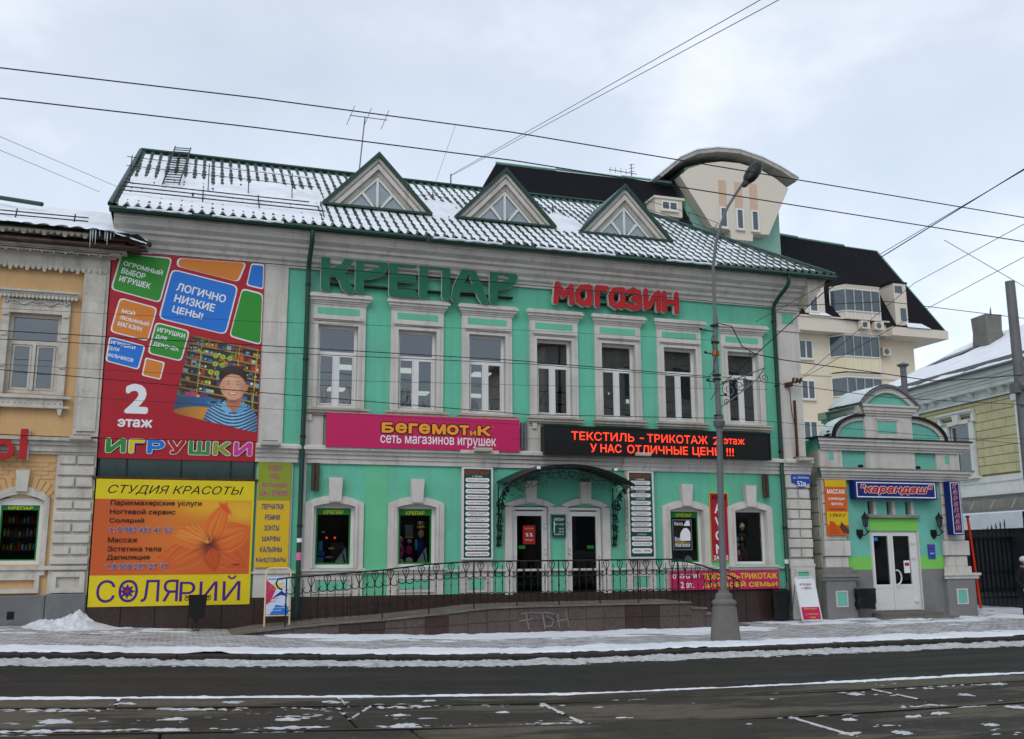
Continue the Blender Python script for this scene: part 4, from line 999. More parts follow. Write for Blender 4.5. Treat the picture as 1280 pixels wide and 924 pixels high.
while xx < 11.15:
    zt = lerp_pts(RT, xx)
    if first_bar is None:
        bar2 = B(); bar2.add([(a + xx, b_, c + zt) for a, b_, c in bar.v], bar.f); first_bar = (bar2.build('bar', 'black_metal', rl), xx, zt)
    else: dup(first_bar[0], xx - first_bar[1], 0, zt - first_bar[2])
    if k % 2 == 0:
        if first_sc is None:
            m = B(); c = (xx, zt)
            for sg_ in (-1, 1):
                m.tube([(c[0] + sg_ * a, YRL, c[1] + b_) for a, b_ in ((0, -.02), (.035, -.015), (.062, -.045), (.06, -.085), (.03, -.15), (.0, -.235))], .009, 5)
                m.tube([(c[0] + sg_ * a, YRL, c[1] + b_) for a, b_ in ((0, -.05), (.015, -.04), (.02, -.06), (.0, -.075))], .006, 4)
                m.tube([(c[0] + sg_ * (.075 + u), YRL, c[1] + v) for u, v in arc(0, -.235, .075, 185, 355, 8)], .009, 5)
                m.tube([(c[0] + sg_ * (.075 + u), YRL, c[1] + v) for u, v in arc(0, -.68, .078, 5, 175, 8)], .009, 5)
                m.tube([(c[0] + sg_ * a, YRL, c[1] + b_) for a, b_ in ((.15, -.26), (.125, -.225), (.11, -.21))], .007, 4)
                m.tube([(c[0] + sg_ * (.03 + u), YRL, c[1] + v) for u, v in arc(0, -.75, .03, 0, 300, 8)], .007, 4)
            m.ball((c[0], YRL, c[1] - .245), .02, 6)
            first_sc = (m.build('scroll', 'black_metal', rl), xx, zt)
        else: dup(first_sc[0], xx - first_sc[1], 0, zt - first_sc[2])
    xx += .1495; k += 1

# ------------------------------------------------------------------ canopy over the doors
def can_z(x): return 3.11 + .385 * (1 - ((x - 7.78) / 1.4) ** 2)
can = thing('entrance_canopy', (7.78, 0, 3.1), 'arched black canopy with wrought iron scrolls over the double entrance', 'canopy')
n = 28; xs = lsp(6.38, 9.2, n); mb = B()
mb.add([(x, y, can_z(x) + dz) for x in xs for y, dz in ((-1.0, 0), (-1.0, .03), (-.02, .09), (-.02, .06))], [(i * 4 + j, (i + 1) * 4 + j, (i + 1) * 4 + (j + 1) % 4, i * 4 + (j + 1) % 4) for i in range(n) for j in range(4)] + [(3, 2, 1, 0), (n * 4, n * 4 + 1, n * 4 + 2, n * 4 + 3)])
mb.build('canopy_roof', 'black_plastic', can)
mb = B()
for y in (-.98, -.5): mb.tube([(x, y, can_z(x) - .02) for x in xs], .018, 5)
mb.tube([(x, -.98, can_z(x) - .1 - .03 * math.sin((x - 6.4) * 8)) for x in xs], .008, 4)
mb.build('canopy_frame', 'black_metal', can)
def spiral(cx, cz, r0, a0, turns, n=18, k=.8):
    return [(cx + r0 * (1 - k * i / n) * math.cos(rad(a0 + 360 * turns * i / n)), cz + r0 * (1 - k * i / n) * math.sin(rad(a0 + 360 * turns * i / n))) for i in range(n + 1)]
for i in range(11):
    x = 6.55 + i * .245; z = can_z(x); r = .1 if i % 2 else .075; m = B(); sg_ = 1 if i % 2 else -1
    m.tube([(x + sg_ * (u - x), -.97, v) for u, v in spiral(x, z - .16, r, 90, 1.3)], .007, 4)
    m.tube([(x - .1, -.97, z - .05), (x - .02, -.97, z - .2 - .06 * (i % 3)), (x + .1, -.97, z - .27), (x + .2, -.97, z - .2)], .006, 4)
    m.tube([(x, -.93, z - .04), (x + .05, -.6, z - .12), (x - .05, -.3, z - .06), (x, -.05, z - .16)], .006, 4)
    lf = B()
    for q in range(7):
        lx, lz = x + random.uniform(-.13, .13), z - random.uniform(.04, .36); ly = -.97 + random.uniform(-.02, .25)
        lf.add([(lx - .018, ly, lz), (lx, ly - .01, lz - .012), (lx + .018, ly, lz + .004), (lx, ly, lz + .014)], [(0, 1, 2, 3)])
    s_ = m.build('scroll', 'black_metal', can); lf.build('leaves', 'black_metal', s_, kind='stuff')
m = B()
for q in range(46):
    x = random.uniform(6.6, 9.0); z = can_z(x) - random.uniform(.06, .42)
    if abs(x - 7.78) < .3: z = can_z(x) - random.uniform(.06, .5)
    m.ball((x, -.985 + random.uniform(0, .2), z), .009, 5)
mk('leaf_gold', '#9a6a1e', rough=.5, var=.3, bump=0); m.build('gilt_leaves', 'leaf_gold', can, kind='stuff')
for x in (6.42, 9.12):
    m = B()
    for dx in (-.03, .03):
        m.tube([(x + dx, -.02, 1.82), (x + dx, -.1, 2.0), (x + dx, -.06, 2.3), (x + dx, -.18, 2.55), (x + dx, -.2, 2.8), (x + dx, -.5, 3.0), (x + dx, -.95, 3.12)], .013, 5)
    for (cy, cz, r, a0, tn) in ((-.13, 2.2, .09, 200, 1.4), (-.14, 2.42, .1, -60, -1.4), (-.16, 2.72, .15, 180, 1.5), (-.4, 2.86, .13, 0, 1.4), (-.66, 3.0, .09, 0, -1.3), (-.08, 2.0, .06, 90, 1.2), (-.3, 2.66, .09, 90, -1.2)):
        m.tube([(x + .05 * math.sin(i * .8), u, v) for i, (u, v) in enumerate(spiral(cy, cz, r, a0, tn))], .011, 5)
        m.tube([(x + u * .8, cy, cz + v) for u, v in spiral(0, 0, r * .7, a0, tn, 12)], .009, 4)
    for z in (1.84, 1.98, 2.26, 2.5): m.tube([(x - .06, -.05, z), (x + .06, -.05, z)], .016, 5)
    m.tube([(x, -.015, 1.8), (x, -.015, 3.1)], .012, 5)
    m.build('bracket', 'black_metal', can)
# floodlights
def flood(x, y, z, label, ax=0):
    t = thing('floodlight', (x, y, z), label, 'floodlight', 'small floodlights on the canopy')
    B().box(x - .05, x + .05, y - .05, y + .03, z - .03, z + .045).build('housing', 'grey_metal', t)
    B().tube([(x - .1, y + .05, z - .07), (x, y, z), (x + .02, y - .02, z + .1)], .009, 5).build('arm', 'grey_metal', t)
    B().box(x - .04, x + .04, y - .056, y - .05, z - .02, z + .035).build('lens', 'white', t)
flood(6.98, -1.0, 3.42, 'small grey floodlight clamped on the left part of the arched canopy edge')
flood(8.74, -1.0, 3.42, 'small grey floodlight clamped on the right part of the arched canopy edge')
# white plastic lamp boxes on the string course
for x, lab in ((1.55, 'cream box lamp above the yellow glove and belt advert'), (5.98, 'cream box lamp above the left white directory board'), (9.72, 'cream box lamp between the red display and the right directory board'), (14.0, 'cream box lamp above the blue street name plate'), (-1.95, 'cream box lamp at the corner of the left house')):
    t = thing('box_lamp', (x, -.3, 3.9), lab, 'lamp', 'box lamps on the string course')
    B().bevbox(x - .19, x + .19, -.42, -.2, 3.8, 3.88, .015).build('housing', 'cream_plastic' if 'cream_plastic' in MT else mk('cream_plastic', '#b5ae9f', rough=.5, dirt=.4) or 'cream_plastic', t)
    B().box(x - .15, x + .15, -.25, .0, 3.88, 3.92).build('bracket', 'grey_metal', t)
# vertical wall lamps
for x, z0, z1, lab in ((2.48, 2.93, 3.5, 'brown tubular wall lamp left of the first shop window keystone'), (6.98, 3.92, 4.5, 'grey tubular wall lamp between the pink sign and the red display'), (13.02, 2.93, 3.48, 'brown tubular wall lamp near the right drainpipe')):
    t = thing('wall_lamp', (x, 0, z0), lab, 'wall lamp')
    B().tube([(x - .04, -.1, z0), (x - .04, -.1, z1)], .04, 8).tube([(x + .045, -.1, z0), (x + .045, -.1, z1)], .04, 8).build('tube', 'wood_dark' if x != 6.98 else 'grey_metal', t, smooth=True)
    B().box(x - .03, x + .03, -.08, 0, z0 + .2, z1 - .2).build('bracket', 'black_metal', t)

# ------------------------------------------------------------------ signs
def plate(name, x0, x1, z0, z1, y0, y1, m, label, cat='sign', group=None):
    o = B().box(x0, x1, y0, y1, z0, z1)
    return o.build(name, m, label=label, cat=cat, group=group, orig=((x0 + x1) / 2, y1, z0))
# raised КРЕПАР letters
ks = thing('roof_sign', (4.6, -.05, 7.1), 'large dark green rounded letters КРЕПАР under the eave', 'sign')
LET = {'К': [[(2.545, 7.2), (2.545, 7.88)], [(3.06, 7.87), (2.93, 7.66), (2.78, 7.56), (2.6, 7.52)], [(2.78, 7.56), (2.9, 7.45), (2.97, 7.25), (3.07, 7.17)]],
       'Р': [[(3.27, 7.2), (3.27, 7.88), (3.55, 7.88), (3.72, 7.85), (3.79, 7.76), (3.73, 7.64), (3.55, 7.56), (3.35, 7.52)]],
       'Е': [[(4.44, 7.87), (3.995, 7.87), (3.995, 7.19), (4.44, 7.19)], [(4.0, 7.54), (4.4, 7.54)]],
       'П': [[(4.66, 7.2), (4.66, 7.88), (5.17, 7.88), (5.17, 7.2)]],
       'А': [[(5.38, 7.19), (5.42, 7.42), (5.58, 7.76), (5.66, 7.86), (5.75, 7.8), (5.9, 7.5), (5.97, 7.28), (6.04, 7.18)], [(5.46, 7.44), (5.84, 7.44)]],
       'Р2': [[(6.26, 7.2), (6.26, 7.88), (6.5, 7.88), (6.66, 7.85), (6.73, 7.76), (6.67, 7.64), (6.5, 7.56), (6.34, 7.52)]]}
def letters(L_, r, parent, m, back, yb, yf, dx=0, res=.013):
    for k, st in L_.items():
        xs_ = [p[0] for s in st for p in s]; zs2 = [p[1] for s in st for p in s]
        bb = (min(xs_) - r - .04, max(xs_) + r + .04, min(zs2) - r - .04, max(zs2) + r + .04)
        lt = sdf_shape(st, r, res, yf, yf + .03, bb).build('letter', m, parent)
        sdf_shape(st, r + .006, res, yf + .031, yb, (bb[0] - .02, bb[1] + .02, bb[2] - .02, bb[3] + .02)).build('letter_side', back, lt)
letters(LET, .091, ks, 'letter_green', 'pvc', -.13, -.22)
each('mounting_rail', 'black_metal', ks, ((2.5, 6.75, -.12, -.0, 7.62, 7.65), (2.5, 6.75, -.12, -.0, 7.3, 7.33)))
ms = thing('shop_sign', (9.2, -.05, 7.2), 'red rounded lower case letters магазин under the eave', 'sign')
H0 = 7.28
def lowa(x, h=.4): return [[(x + .33, H0 + h), (x + .33, H0 - .0)], [(x + .33, H0 + h), (x + .12, H0 + h - .02), (x + .03, H0 + h * .6), (x + .05, H0 + .06), (x + .18, H0 - .01), (x + .32, H0 + .12)]]
ML = {'м': [[(7.73, H0 + .0), (7.77, H0 + .41), (7.93, H0 + .15), (8.1, H0 + .38), (8.12, H0)]], 'а': lowa(8.23), 'г': [[(8.75, H0), (8.75, H0 + .4), (8.98, H0 + .4)]], 'а2': lowa(9.06, .4),
      'з': [[(9.53, H0 + .36), (9.66, H0 + .42), (9.8, H0 + .36), (9.78, H0 + .25), (9.66, H0 + .21), (9.82, H0 + .15), (9.8, H0 + .03), (9.66, H0 - .01), (9.52, H0 + .04)]],
      'и': [[(9.98, H0 + .42), (9.98, H0 + .02), (10.08, H0 + .08), (10.24, H0 + .36), (10.31, H0 + .4), (10.31, H0)]], 'н': [[(10.46, H0), (10.46, H0 + .4)], [(10.46, H0 + .2), (10.78, H0 + .2)], [(10.78, H0 + .4), (10.78, H0 - .02)]]}
letters(ML, .062, ms, 'letter_red', 'pvc', -.1, -.24)
each('mounting_rail', 'black_metal', ms, ((7.7, 10.8, -.1, -.0, 7.5, 7.53), (7.7, 10.8, -.1, -.0, 7.33, 7.36)))

# pink toy shop sign
pk = plate('toy_shop_sign', 2.66, 6.84, 3.83, 4.53, -.24, -.08, 'paint_pink', 'long crimson pink sign with orange lettering above the left shop windows')
for ch, a, b_, zt in (('Б', 3.8, 4.06, 4.37), ('е', 4.09, 4.34, 4.37), ('г', 4.37, 4.57, 4.37), ('е', 4.59, 4.84, 4.37), ('м', 4.88, 5.18, 4.37), ('о', 5.2, 5.46, 4.37), ('т', 5.48, 5.69, 4.37), ('и', 5.71, 5.85, 4.26), ('К', 5.88, 6.18, 4.37)):
    text(ch, a, b_, 4.15, zt, 'sign_orange', pk, -.245, bold=.06, outline='black', ow=.07)
B().prism([(6.23 + .016 * math.cos(t * PI / 4), 4.35 + .016 * math.sin(t * PI / 4)) for t in range(8)], -.25, -.24).build('dot', 'orange', pk)
text('сеть магазинов игрушек', 3.78, 6.3, 3.88, 4.1, 'white', pk, -.242, bold=.01)

# red LED display
led = plate('led_display', 7.38, 13.03, 3.8, 4.42, -.36, -.08, 'led', 'long black electronic display with two lines of red letters', 'display')
B().frame(7.36, 13.05, 3.79, 4.43, .035, -.37, -.3).build('frame', 'black_plastic', led)
for s_, a, b_, z0, z1 in (('ТЕКСТИЛЬ', 8.0, 9.52, 4.12, 4.31), ('-', 9.66, 9.76, 4.19, 4.22), ('ТРИКОТАЖ', 9.84, 11.38, 4.12, 4.31), ('2', 11.52, 11.66, 4.12, 4.3), ('этаж', 11.8, 12.35, 4.14, 4.27),
                          ('У НАС', 8.45, 9.2, 3.86, 4.05), ('ОТЛИЧНЫЕ', 9.34, 10.86, 3.86, 4.05), ('ЦЕНЫ', 10.98, 11.76, 3.83, 4.05), ('!!!', 11.86, 12.05, 3.86, 4.05)):
    text(s_, a, b_, z0, z1, 'led_red', led, -.363, bold=.012, depth=.003)

# street plate
sp = thing('street_plate', (14.0, -.12, 3.2), 'blue street name plate with number 52a on the right corner', 'sign')
B().prism(rpoly([(13.73, 3.3), (13.73, 3.5), (14.26, 3.5), (14.26, 3.3), (14.15, 3.28), (14.1, 3.18), (13.9, 3.18), (13.85, 3.28)], .03), -.125, -.11).build('plate', 'navy2' if 'navy2' in MT else mk('navy2', '#2146a5', rough=.4, var=.03, bump=0) or 'navy2', sp)
text('ул. ЛЕНИНА', 13.77, 14.22, 3.38, 3.45, 'white', sp, -.126, bold=.01); text('52а', 13.88, 14.12, 3.21, 3.34, 'white', sp, -.126, bold=.03)

# directory boards
def directory(x0, x1, label, rows_, title):
    z0, z1 = 1.57, 3.45
    b_ = plate('directory_board', x0, x1, z0, z1, -.15, -.09, 'signgreen', label, 'directory board', 'tenant directories beside the entrance')
    B().frame(x0 - .03, x1 + .03, z0 - .03, z1 + .03, .035, -.17, -.085).build('frame', 'pvc', b_)
    cx = (x0 + x1) / 2; text(title, x0 + .04, x1 - .04, 3.32, 3.42, 'red', b_, -.151, bold=.012, depth=.003)
    for kind, z, t1, t2 in rows_:
        if kind == 'h':
            text(t1, cx - .11, cx + .11, z - .018, z + .018, 'white', b_, -.151, bold=.02, depth=.003)
            continue
        hh = .044 if kind == 'p' else .056
        B().prism(rrect(x0 + .045, x1 - .045, z - hh, z + hh, hh * .95), -.157, -.149).build('name_strip', 'white', b_)
        if t2: text(t1, x0 + .1, x1 - .1, z + .002, z + .03, 'red', b_, -.158, bold=.025, depth=.002); text(t2, x0 + .15, x1 - .15, z - .03, z - .008, 'black', b_, -.158, bold=.01, depth=.002)
        else: text(t1, x0 + .09, x1 - .09, z - .02, z + .02, 'red', b_, -.158, bold=.03, depth=.002)
names = ['Салон красоты', 'КРИСЦ', 'Ломбард', 'Модная себестоим', 'Услуги нотариуса', 'Одежда для дома', 'АКВИТАНИЯ', 'РАДУГА', 'Канцтовары', 'Косметика', 'Сувениры', 'Чулки, носки', 'Мир вышивки', 'Косметика AVON']
seconds = {1: 'Посуда', 6: 'Детская одежда', 7: 'Детская одежда', 9: 'Парфюмерия'}
directory(5.6, 6.22, 'white framed green directory board with fourteen name strips left of the doors', [('h', 3.29, '1 этаж', '')] + [('p', 3.21 - i * .1195, nm, seconds.get(i)) for i, nm in enumerate(names)], 'КРЕПАР')
R_ = [('h', 3.3, '1 этаж', ''), ('p', 3.22, 'Подарки', 'оптика'), ('p', 3.1, 'Косметика', 'и Парфюмерия'), ('h', 3.02, '2 этаж', ''), ('p', 2.94, 'Магазин', 'Магазин игрушек'), ('h', 2.86, '3 ЭТАЖ', ''), ('p', 2.77, 'Ортопедические', 'товары'), ('p', 2.65, 'МИР ОТДЫХА', 'Мужская одежда'), ('p', 2.53, 'Молодёжная', 'одежда'),
      ('p', 2.41, 'МАНИЛОВКА', 'Нижнее бельё'), ('p', 2.29, 'ДЕКОРАТИВНАЯ', 'одежда'), ('p', 2.17, 'Женская одежда', 'Галерея'), ('h', 2.07, 'ЦОКОЛЬНЫЙ', ''), ('p', 1.98, 'СЕКОНД ХЕНД', ''), ('p', 1.86, 'Студия пошива', ''), ('q', 1.71, '10:00   19:00', '')]
directory(9.45, 10.03, 'white framed green directory board right of the arched canopy', R_, 'КРЕПАР')
gs = plate('hours_sign', 7.64, 7.95, 2.02, 2.49, -.075, -.05, 'signgreen', 'small green opening hours sign between the two doors')
text('КРЕПАР', 7.68, 7.91, 2.36, 2.42, 'white', gs, -.076, bold=.01, depth=.003)
for s_, a, b_, z in (('пн-пт', 7.68, 7.76, 2.27), ('10-20', 7.79, 7.9, 2.27), ('10-19', 7.79, 7.9, 2.17), ('10-18', 7.79, 7.9, 2.11), ('суббота', 7.68, 7.9, 2.05)): text(s_, a, b_, z, z + .035, 'white', gs, -.076, bold=.02, depth=.003)
mb = B().box(7.67, 7.69, -.079, -.074, 2.1, 2.35).build('stripe', 'white', gs)

# AVON banner, pink text banner, yellow vertical banner
av = plate('red_banner', 11.56, 12.03, 1.48, 3.02, -.03, -.012, 'avon', 'narrow dark red vertical banner between the two right shop windows', 'banner')
B().frame(11.55, 12.04, 1.47, 3.03, .014, -.034, -.01).build('edging', 'yel2', av)
text('AVON', 11.6, 11.98, 2.86, 2.99, 'black', av, -.031, bold=.03)
for i, ch in enumerate('AVON'): text(ch, 11.67, 11.85, 2.56 - .31 * i, 2.78 - .31 * i, 'white', av, -.031, bold=.035)
text('ЗАКАЗ', 11.6, 11.98, 1.5, 1.6, 'white', av, -.031, bold=.03)
pb_ = plate('pink_banner', 10.42, 13.22, .84, 1.25, -.16, -.145, 'paint_pink', 'long magenta pink banner with yellow letters low on the wall behind the steps', 'banner')
B().box(10.42, 11.18, -.162, -.16, .84, 1.25).build('panel', 'pinkl', pb_) if False else None
text('ОТКРЫТИЕ', 10.47, 11.15, 1.09, 1.19, 'white', pb_, -.161, bold=.03); text('2 эт.', 10.66, 11.0, .88, 1.02, 'white', pb_, -.161, bold=.03)
text('ТЕКСТИЛЬ-ТРИКОТАЖ', 11.22, 13.17, 1.06, 1.2, 'yellow', pb_, -.161, bold=.035); text('ДЛЯ ВСЕЙ СЕМЬИ', 11.22, 13.17, .87, 1.02, 'yellow', pb_, -.161, bold=.035)
yv = plate('yellow_banner', 1.35, 2.0, 1.41, 3.5, -.09, -.07, 'yel2', 'tall narrow yellow and olive banner listing gloves, belts and umbrellas', 'banner')
B().box(1.35, 2.0, -.093, -.09, 2.73, 3.5).build('top_panel', 'olive', yv)
for i, (s_, a, b_) in enumerate((('ОТДЕЛ', 1.54, 1.81), ('ПОД', 1.59, 1.76), ('ЛЕСТНИЦЕЙ', 1.42, 1.92), ('НА 1 ЭТАЖЕ', 1.4, 1.95))): text(s_, a, b_, 3.31 - i * .165, 3.42 - i * .165, 'magenta', yv, -.094, bold=.02)
for i, (s_, a, b_) in enumerate((('ПЕРЧАТКИ', 1.45, 1.87), ('РЕМНИ', 1.52, 1.81), ('ЗОНТЫ', 1.51, 1.8), ('ШАРФЫ', 1.48, 1.83), ('КАЛЬЯНЫ', 1.45, 1.87), ('КАНЦТОВАРЫ', 1.38, 1.95))): text(s_, a, b_, 2.55 - i * .211, 2.66 - i * .211, 'navy', yv, -.091, bold=.02)

# toy poster, upper left
ps = plate('toy_poster', -1.65, 1.31, 3.5, 7.63, -.07, -.05, 'red', 'huge red toy advert with coloured tiles on the upper wall', 'poster')
y_ = -.071
def tile(P, m, rr=.09):
    P = [tuple(p) for p in P]
    B().prism(rpoly(P, rr), y_ - .004, y_).build('tile_border', 'white', ps)
    c = Vector((sum(p[0] for p in P) / len(P), sum(p[1] for p in P) / len(P)))
    Q = []
    for p in P:
        v = Vector(p) - c; Q.append(tuple(c + v * (1 - .028 / v.length * 1.3)))
    B().prism(rpoly(Q, rr * .9), y_ - .008, y_ - .003).build('tile', m, ps)
tile([(-1.49, 7.6), (-.52, 7.59), (-.7, 6.63), (-1.64, 6.84)], 'lgreen'); tile([(-.42, 7.6), (.94, 7.615), (.8, 7.19), (-.44, 7.42)], 'orange'); tile([(-.52, 7.36), (.8, 7.11), (.6, 6.06), (-.72, 6.31)], 'blue', .12)
tile([(1.03, 7.615), (1.295, 7.615), (1.295, 7.07), (.95, 7.13)], 'blue', .05); tile([(.87, 7.07), (1.295, 6.99), (1.295, 5.89), (.66, 6.03)], 'lgreen'); tile([(-1.46, 6.69), (-.74, 6.53), (-.88, 5.83), (-1.6, 5.98)], 'orange')
tile([(-.76, 6.24), (-.1, 6.1), (-.23, 5.46), (-.88, 5.59)], 'lgreen'); tile([(-1.6, 5.89), (-.92, 5.74), (-1.02, 5.25), (-1.64, 5.39)], 'blue', .06); tile([(-.91, 5.51), (-.54, 5.43), (-.6, 5.07), (-.96, 5.14)], 'orange', .04)
tl = rad(-11.5)
def ptx(lines, cx, cz, h_, lh, ws):
    for i, (s_, w_) in enumerate(zip(lines, ws)):
        # left aligned, tilted
        x0 = cx; z0 = cz - i * lh; ox, oz = x0 + w_ / 2 * math.cos(tl) - i * .03, z0 + w_ / 2 * math.sin(tl)
        text(s_, ox - w_ / 2, ox + w_ / 2, oz - h_ / 2, oz + h_ / 2, 'white', ps, y_ - .009, bold=.03, rot=tl, depth=.003)
ptx(['ОГРОМНЫЙ', 'ВЫБОР', 'ИГРУШЕК'], -1.43, 7.41, .12, .165, [.76, .46, .6])
ptx(['ЛОГИЧНО', 'НИЗКИЕ', 'ЦЕНЫ!'], -.4, 7.0, .17, .24, [.98, .8, .6])
ptx(['МОЙ', 'ЛЮБИМЫЙ', 'МАГАЗИН'], -1.4, 6.43, .095, .135, [.25, .56, .46])
ptx(['ИГРУШКИ', 'ДЛЯ', 'ДЕВОЧЕК'], -.72, 6.09, .095, .15, [.54, .22, .5])
ptx(['ИГРУШКИ', 'ДЛЯ', 'МАЛЬЧИКОВ'], -1.56, 5.78, .075, .125, [.46, .19, .5])
text('2', -1.24, -.8, 4.38, 4.97, 'white', ps, y_ - .001, bold=.05); text('этаж', -1.34, -.7, 4.11, 4.27, 'white', ps, y_ - .001, bold=.05)
cols = ['lgreen', 'yellow', 'blue', 'deepred', 'lgreen', 'olive', 'pinkb']
xs_ = [-1.55, -1.13, -.8, -.42, -.03, .43, .83, 1.24]
for i, ch in enumerate('ИГРУШКИ'):
    text(ch, xs_[i] + .04, xs_[i + 1] - .02, 3.595, 3.865, 'black', ps, y_ - .001, bold=.12)
    text(ch, xs_[i] + .03, xs_[i + 1] - .03, 3.61, 3.88, cols[i], ps, y_ - .005, bold=.06, outline='white', ow=.035)
mk('skin_shade', '#a05c45', rough=.5, var=.02, bump=0); mk('skin_warm', '#cd8a72', rough=.5, var=.02, bump=0)
# the picture on the poster: toy shelves and a smiling boy
PH = [(-.08, 6.03), (1.295, 5.8), (1.295, 4.07), (-.35, 4.42)]
im = Print(-.37, 1.3, 4.05, 6.05, .0095, '#2a221d'); X, Z = im.X, im.Z; rg2 = random.Random(9)
Zs = Z + .17 * X                                        # shelves lean with the picture
for k in range(9):
    zz = 4.75 + k * .155
    im.mix((np.abs(Zs - zz) < .011) * .9, '#b99a2a')
    x = -.35
    while x < 1.3:
        w_ = rg2.uniform(.03, .1); h_ = rg2.uniform(.05, .12); c = rg2.choice(['#c0392b', '#2e7fbf', '#2f9a48', '#d7a91e', '#e06a1c', '#1b2d5e', '#6c3f94', '#b8c4cc', '#8a5a2c', '#31a5a0', '#402c22', '#5c1f22'])
        if rg2.random() < .82: im.mix(((X > x) & (X < x + w_) & (Zs > zz + .014) & (Zs < zz + .014 + h_)) * .85, c)
        if rg2.random() < .45: im.ell(x + w_ / 2, zz + .05 - .17 * x, w_ * .4, .03, rg2.choice(['#f0d040', '#e8e4dc', '#111111', '#d94a3a', '#4ab0e0']), .4)
        x += w_ + .008
for x, z in ((.42, 5.62), (.56, 5.6), (.7, 5.58), (.42, 5.45), (.56, 5.43), (.34, 5.28), (.46, 5.26)):
    im.ell(x, z, .065, .065, '#3fae4e', .2); im.ell(x, z, .045, .045, '#e9b52a', .3); im.ell(x, z, .02, .02, '#5a2a1a', .4)
for x in (.1, .84, 1.2): im.mix((np.abs(X - x - (Z - 5) * .05) < .009) * .9, '#c9a92c')
im.mix(np.clip((4.78 - .05 * X - Z) / .03, 0, 1) * (X < .45), '#2c5f96'); im.ell(.15, 4.35, .62, .23, '#d08a2e', .1); im.ell(.0, 4.82, .14, .05, '#d6397a', .3); im.ell(.42, 4.66, .15, .07, '#3c8fc4', .5); im.ell(.42, 4.67, .09, .035, '#28313c', .4)
im.mix(np.clip((Z - 5.7) / .35, 0, 1) * .45, '#6b3a20'); im.mix(np.clip((.25 - X) / .5, 0, 1) * .35, '#3d2415')
SH = [(.2, 4.0), (.25, 4.35), (.3, 4.5), (.42, 4.6), (.6, 4.68), (1.0, 4.68), (1.18, 4.58), (1.28, 4.42), (1.34, 4.0)]
im.poly(SH, '#1d3f74'); old = im.c.copy(); st = np.sin((Z + .12 * np.cos((X - .8) * 4.2) * 1.2 + .05 * np.abs(X - .8)) * 2 * PI / .068)
ms_ = im.poly(SH, '#000000', 0); im.c = old; im.mix(ms_ * (st > .0) * .95, '#8cc6e2'); im.mix(ms_ * np.clip((X - 1.0) / .35, 0, 1) * .4, '#0b1a34'); im.mix(ms_ * np.clip((.4 - X) / .25, 0, 1) * .5, '#0b1a34')
im.poly([(.68, 4.85), (.66, 4.6), (.78, 4.46), (.86, 4.5), (.95, 4.6), (.97, 4.85)], '#b27455'); im.ell(.8, 4.72, .15, .07, '#7d4a35', .8, 0, .8)
im.poly([(.64, 4.72), (.56, 4.6), (.68, 4.44), (.79, 4.5), (.68, 4.6)], '#6fb4d8'); im.poly([(.99, 4.74), (1.07, 4.6), (.96, 4.44), (.83, 4.5), (.95, 4.6)], '#5a9fc6')
im.ell(.78, 5.2, .275, .25, '#2a1a13', .12); im.ell(.74, 5.33, .16, .12, '#4a3226', .9, .2, .7)
im.ell(1.05, 5.0, .04, .075, '#c07e60', .3); im.ell(.54, 5.0, .03, .06, '#b27253', .3)
im.ell(.785, 5.0, .255, .27, '#d79c7a', .06); im.ell(.785, 4.93, .2, .215, '#d99f7e', .12); im.ell(.98, 4.98, .1, .24, '#a3694d', 1., 0, .6); im.ell(.6, 4.95, .06, .2, '#b87a5c', 1., 0, .5)
im.ell(.74, 5.16, .13, .07, '#e9b897', 1., 0, .8)
im.poly([(.51, 5.1), (.5, 5.28), (.68, 5.43), (.92, 5.43), (1.05, 5.28), (1.045, 5.1), (1.01, 5.2), (.95, 5.265), (.84, 5.245), (.72, 5.27), (.62, 5.24), (.565, 5.2)], '#2a1a13')
hs = np.sin(X * 130 + np.sin(Z * 40) * 2) * .5 + .5; im.mix(((X - .78) ** 2 / .07 + (Z - 5.38) ** 2 / .012 < 1) * hs * .35, '#6b4c38')
for x in (.69, .88): im.ell(x, 5.045, .042, .02, '#b98466', .6); im.ell(x, 5.045, .03, .011, '#f1e8e2', .5); im.ell(x, 5.045, .013, .012, '#20140f', .4); im.ell(x, 5.062, .036, .007, '#3b241b', .6); im.ell(x, 5.11, .05, .009, '#4a2f22', .7, .08 if x < .8 else -.08)
im.ell(.785, 4.985, .022, .055, '#e4b190', .9, 0, .7); im.ell(.785, 4.94, .036, .016, '#a8684d', .8, 0, .8)
im.poly([(.69, 4.885), (.74, 4.87), (.785, 4.866), (.83, 4.87), (.88, 4.89), (.85, 4.845), (.785, 4.825), (.72, 4.842)], '#a64c44'); im.poly([(.71, 4.878), (.785, 4.864), (.86, 4.88), (.83, 4.855), (.785, 4.847), (.74, 4.853)], '#f0e6df')
for x in (.65, .92): im.ell(x, 4.93, .055, .045, '#dd8e72', 1., 0, .6)
im.sheet('picture', ps, y_ - .003, rpoly(PH, .1))

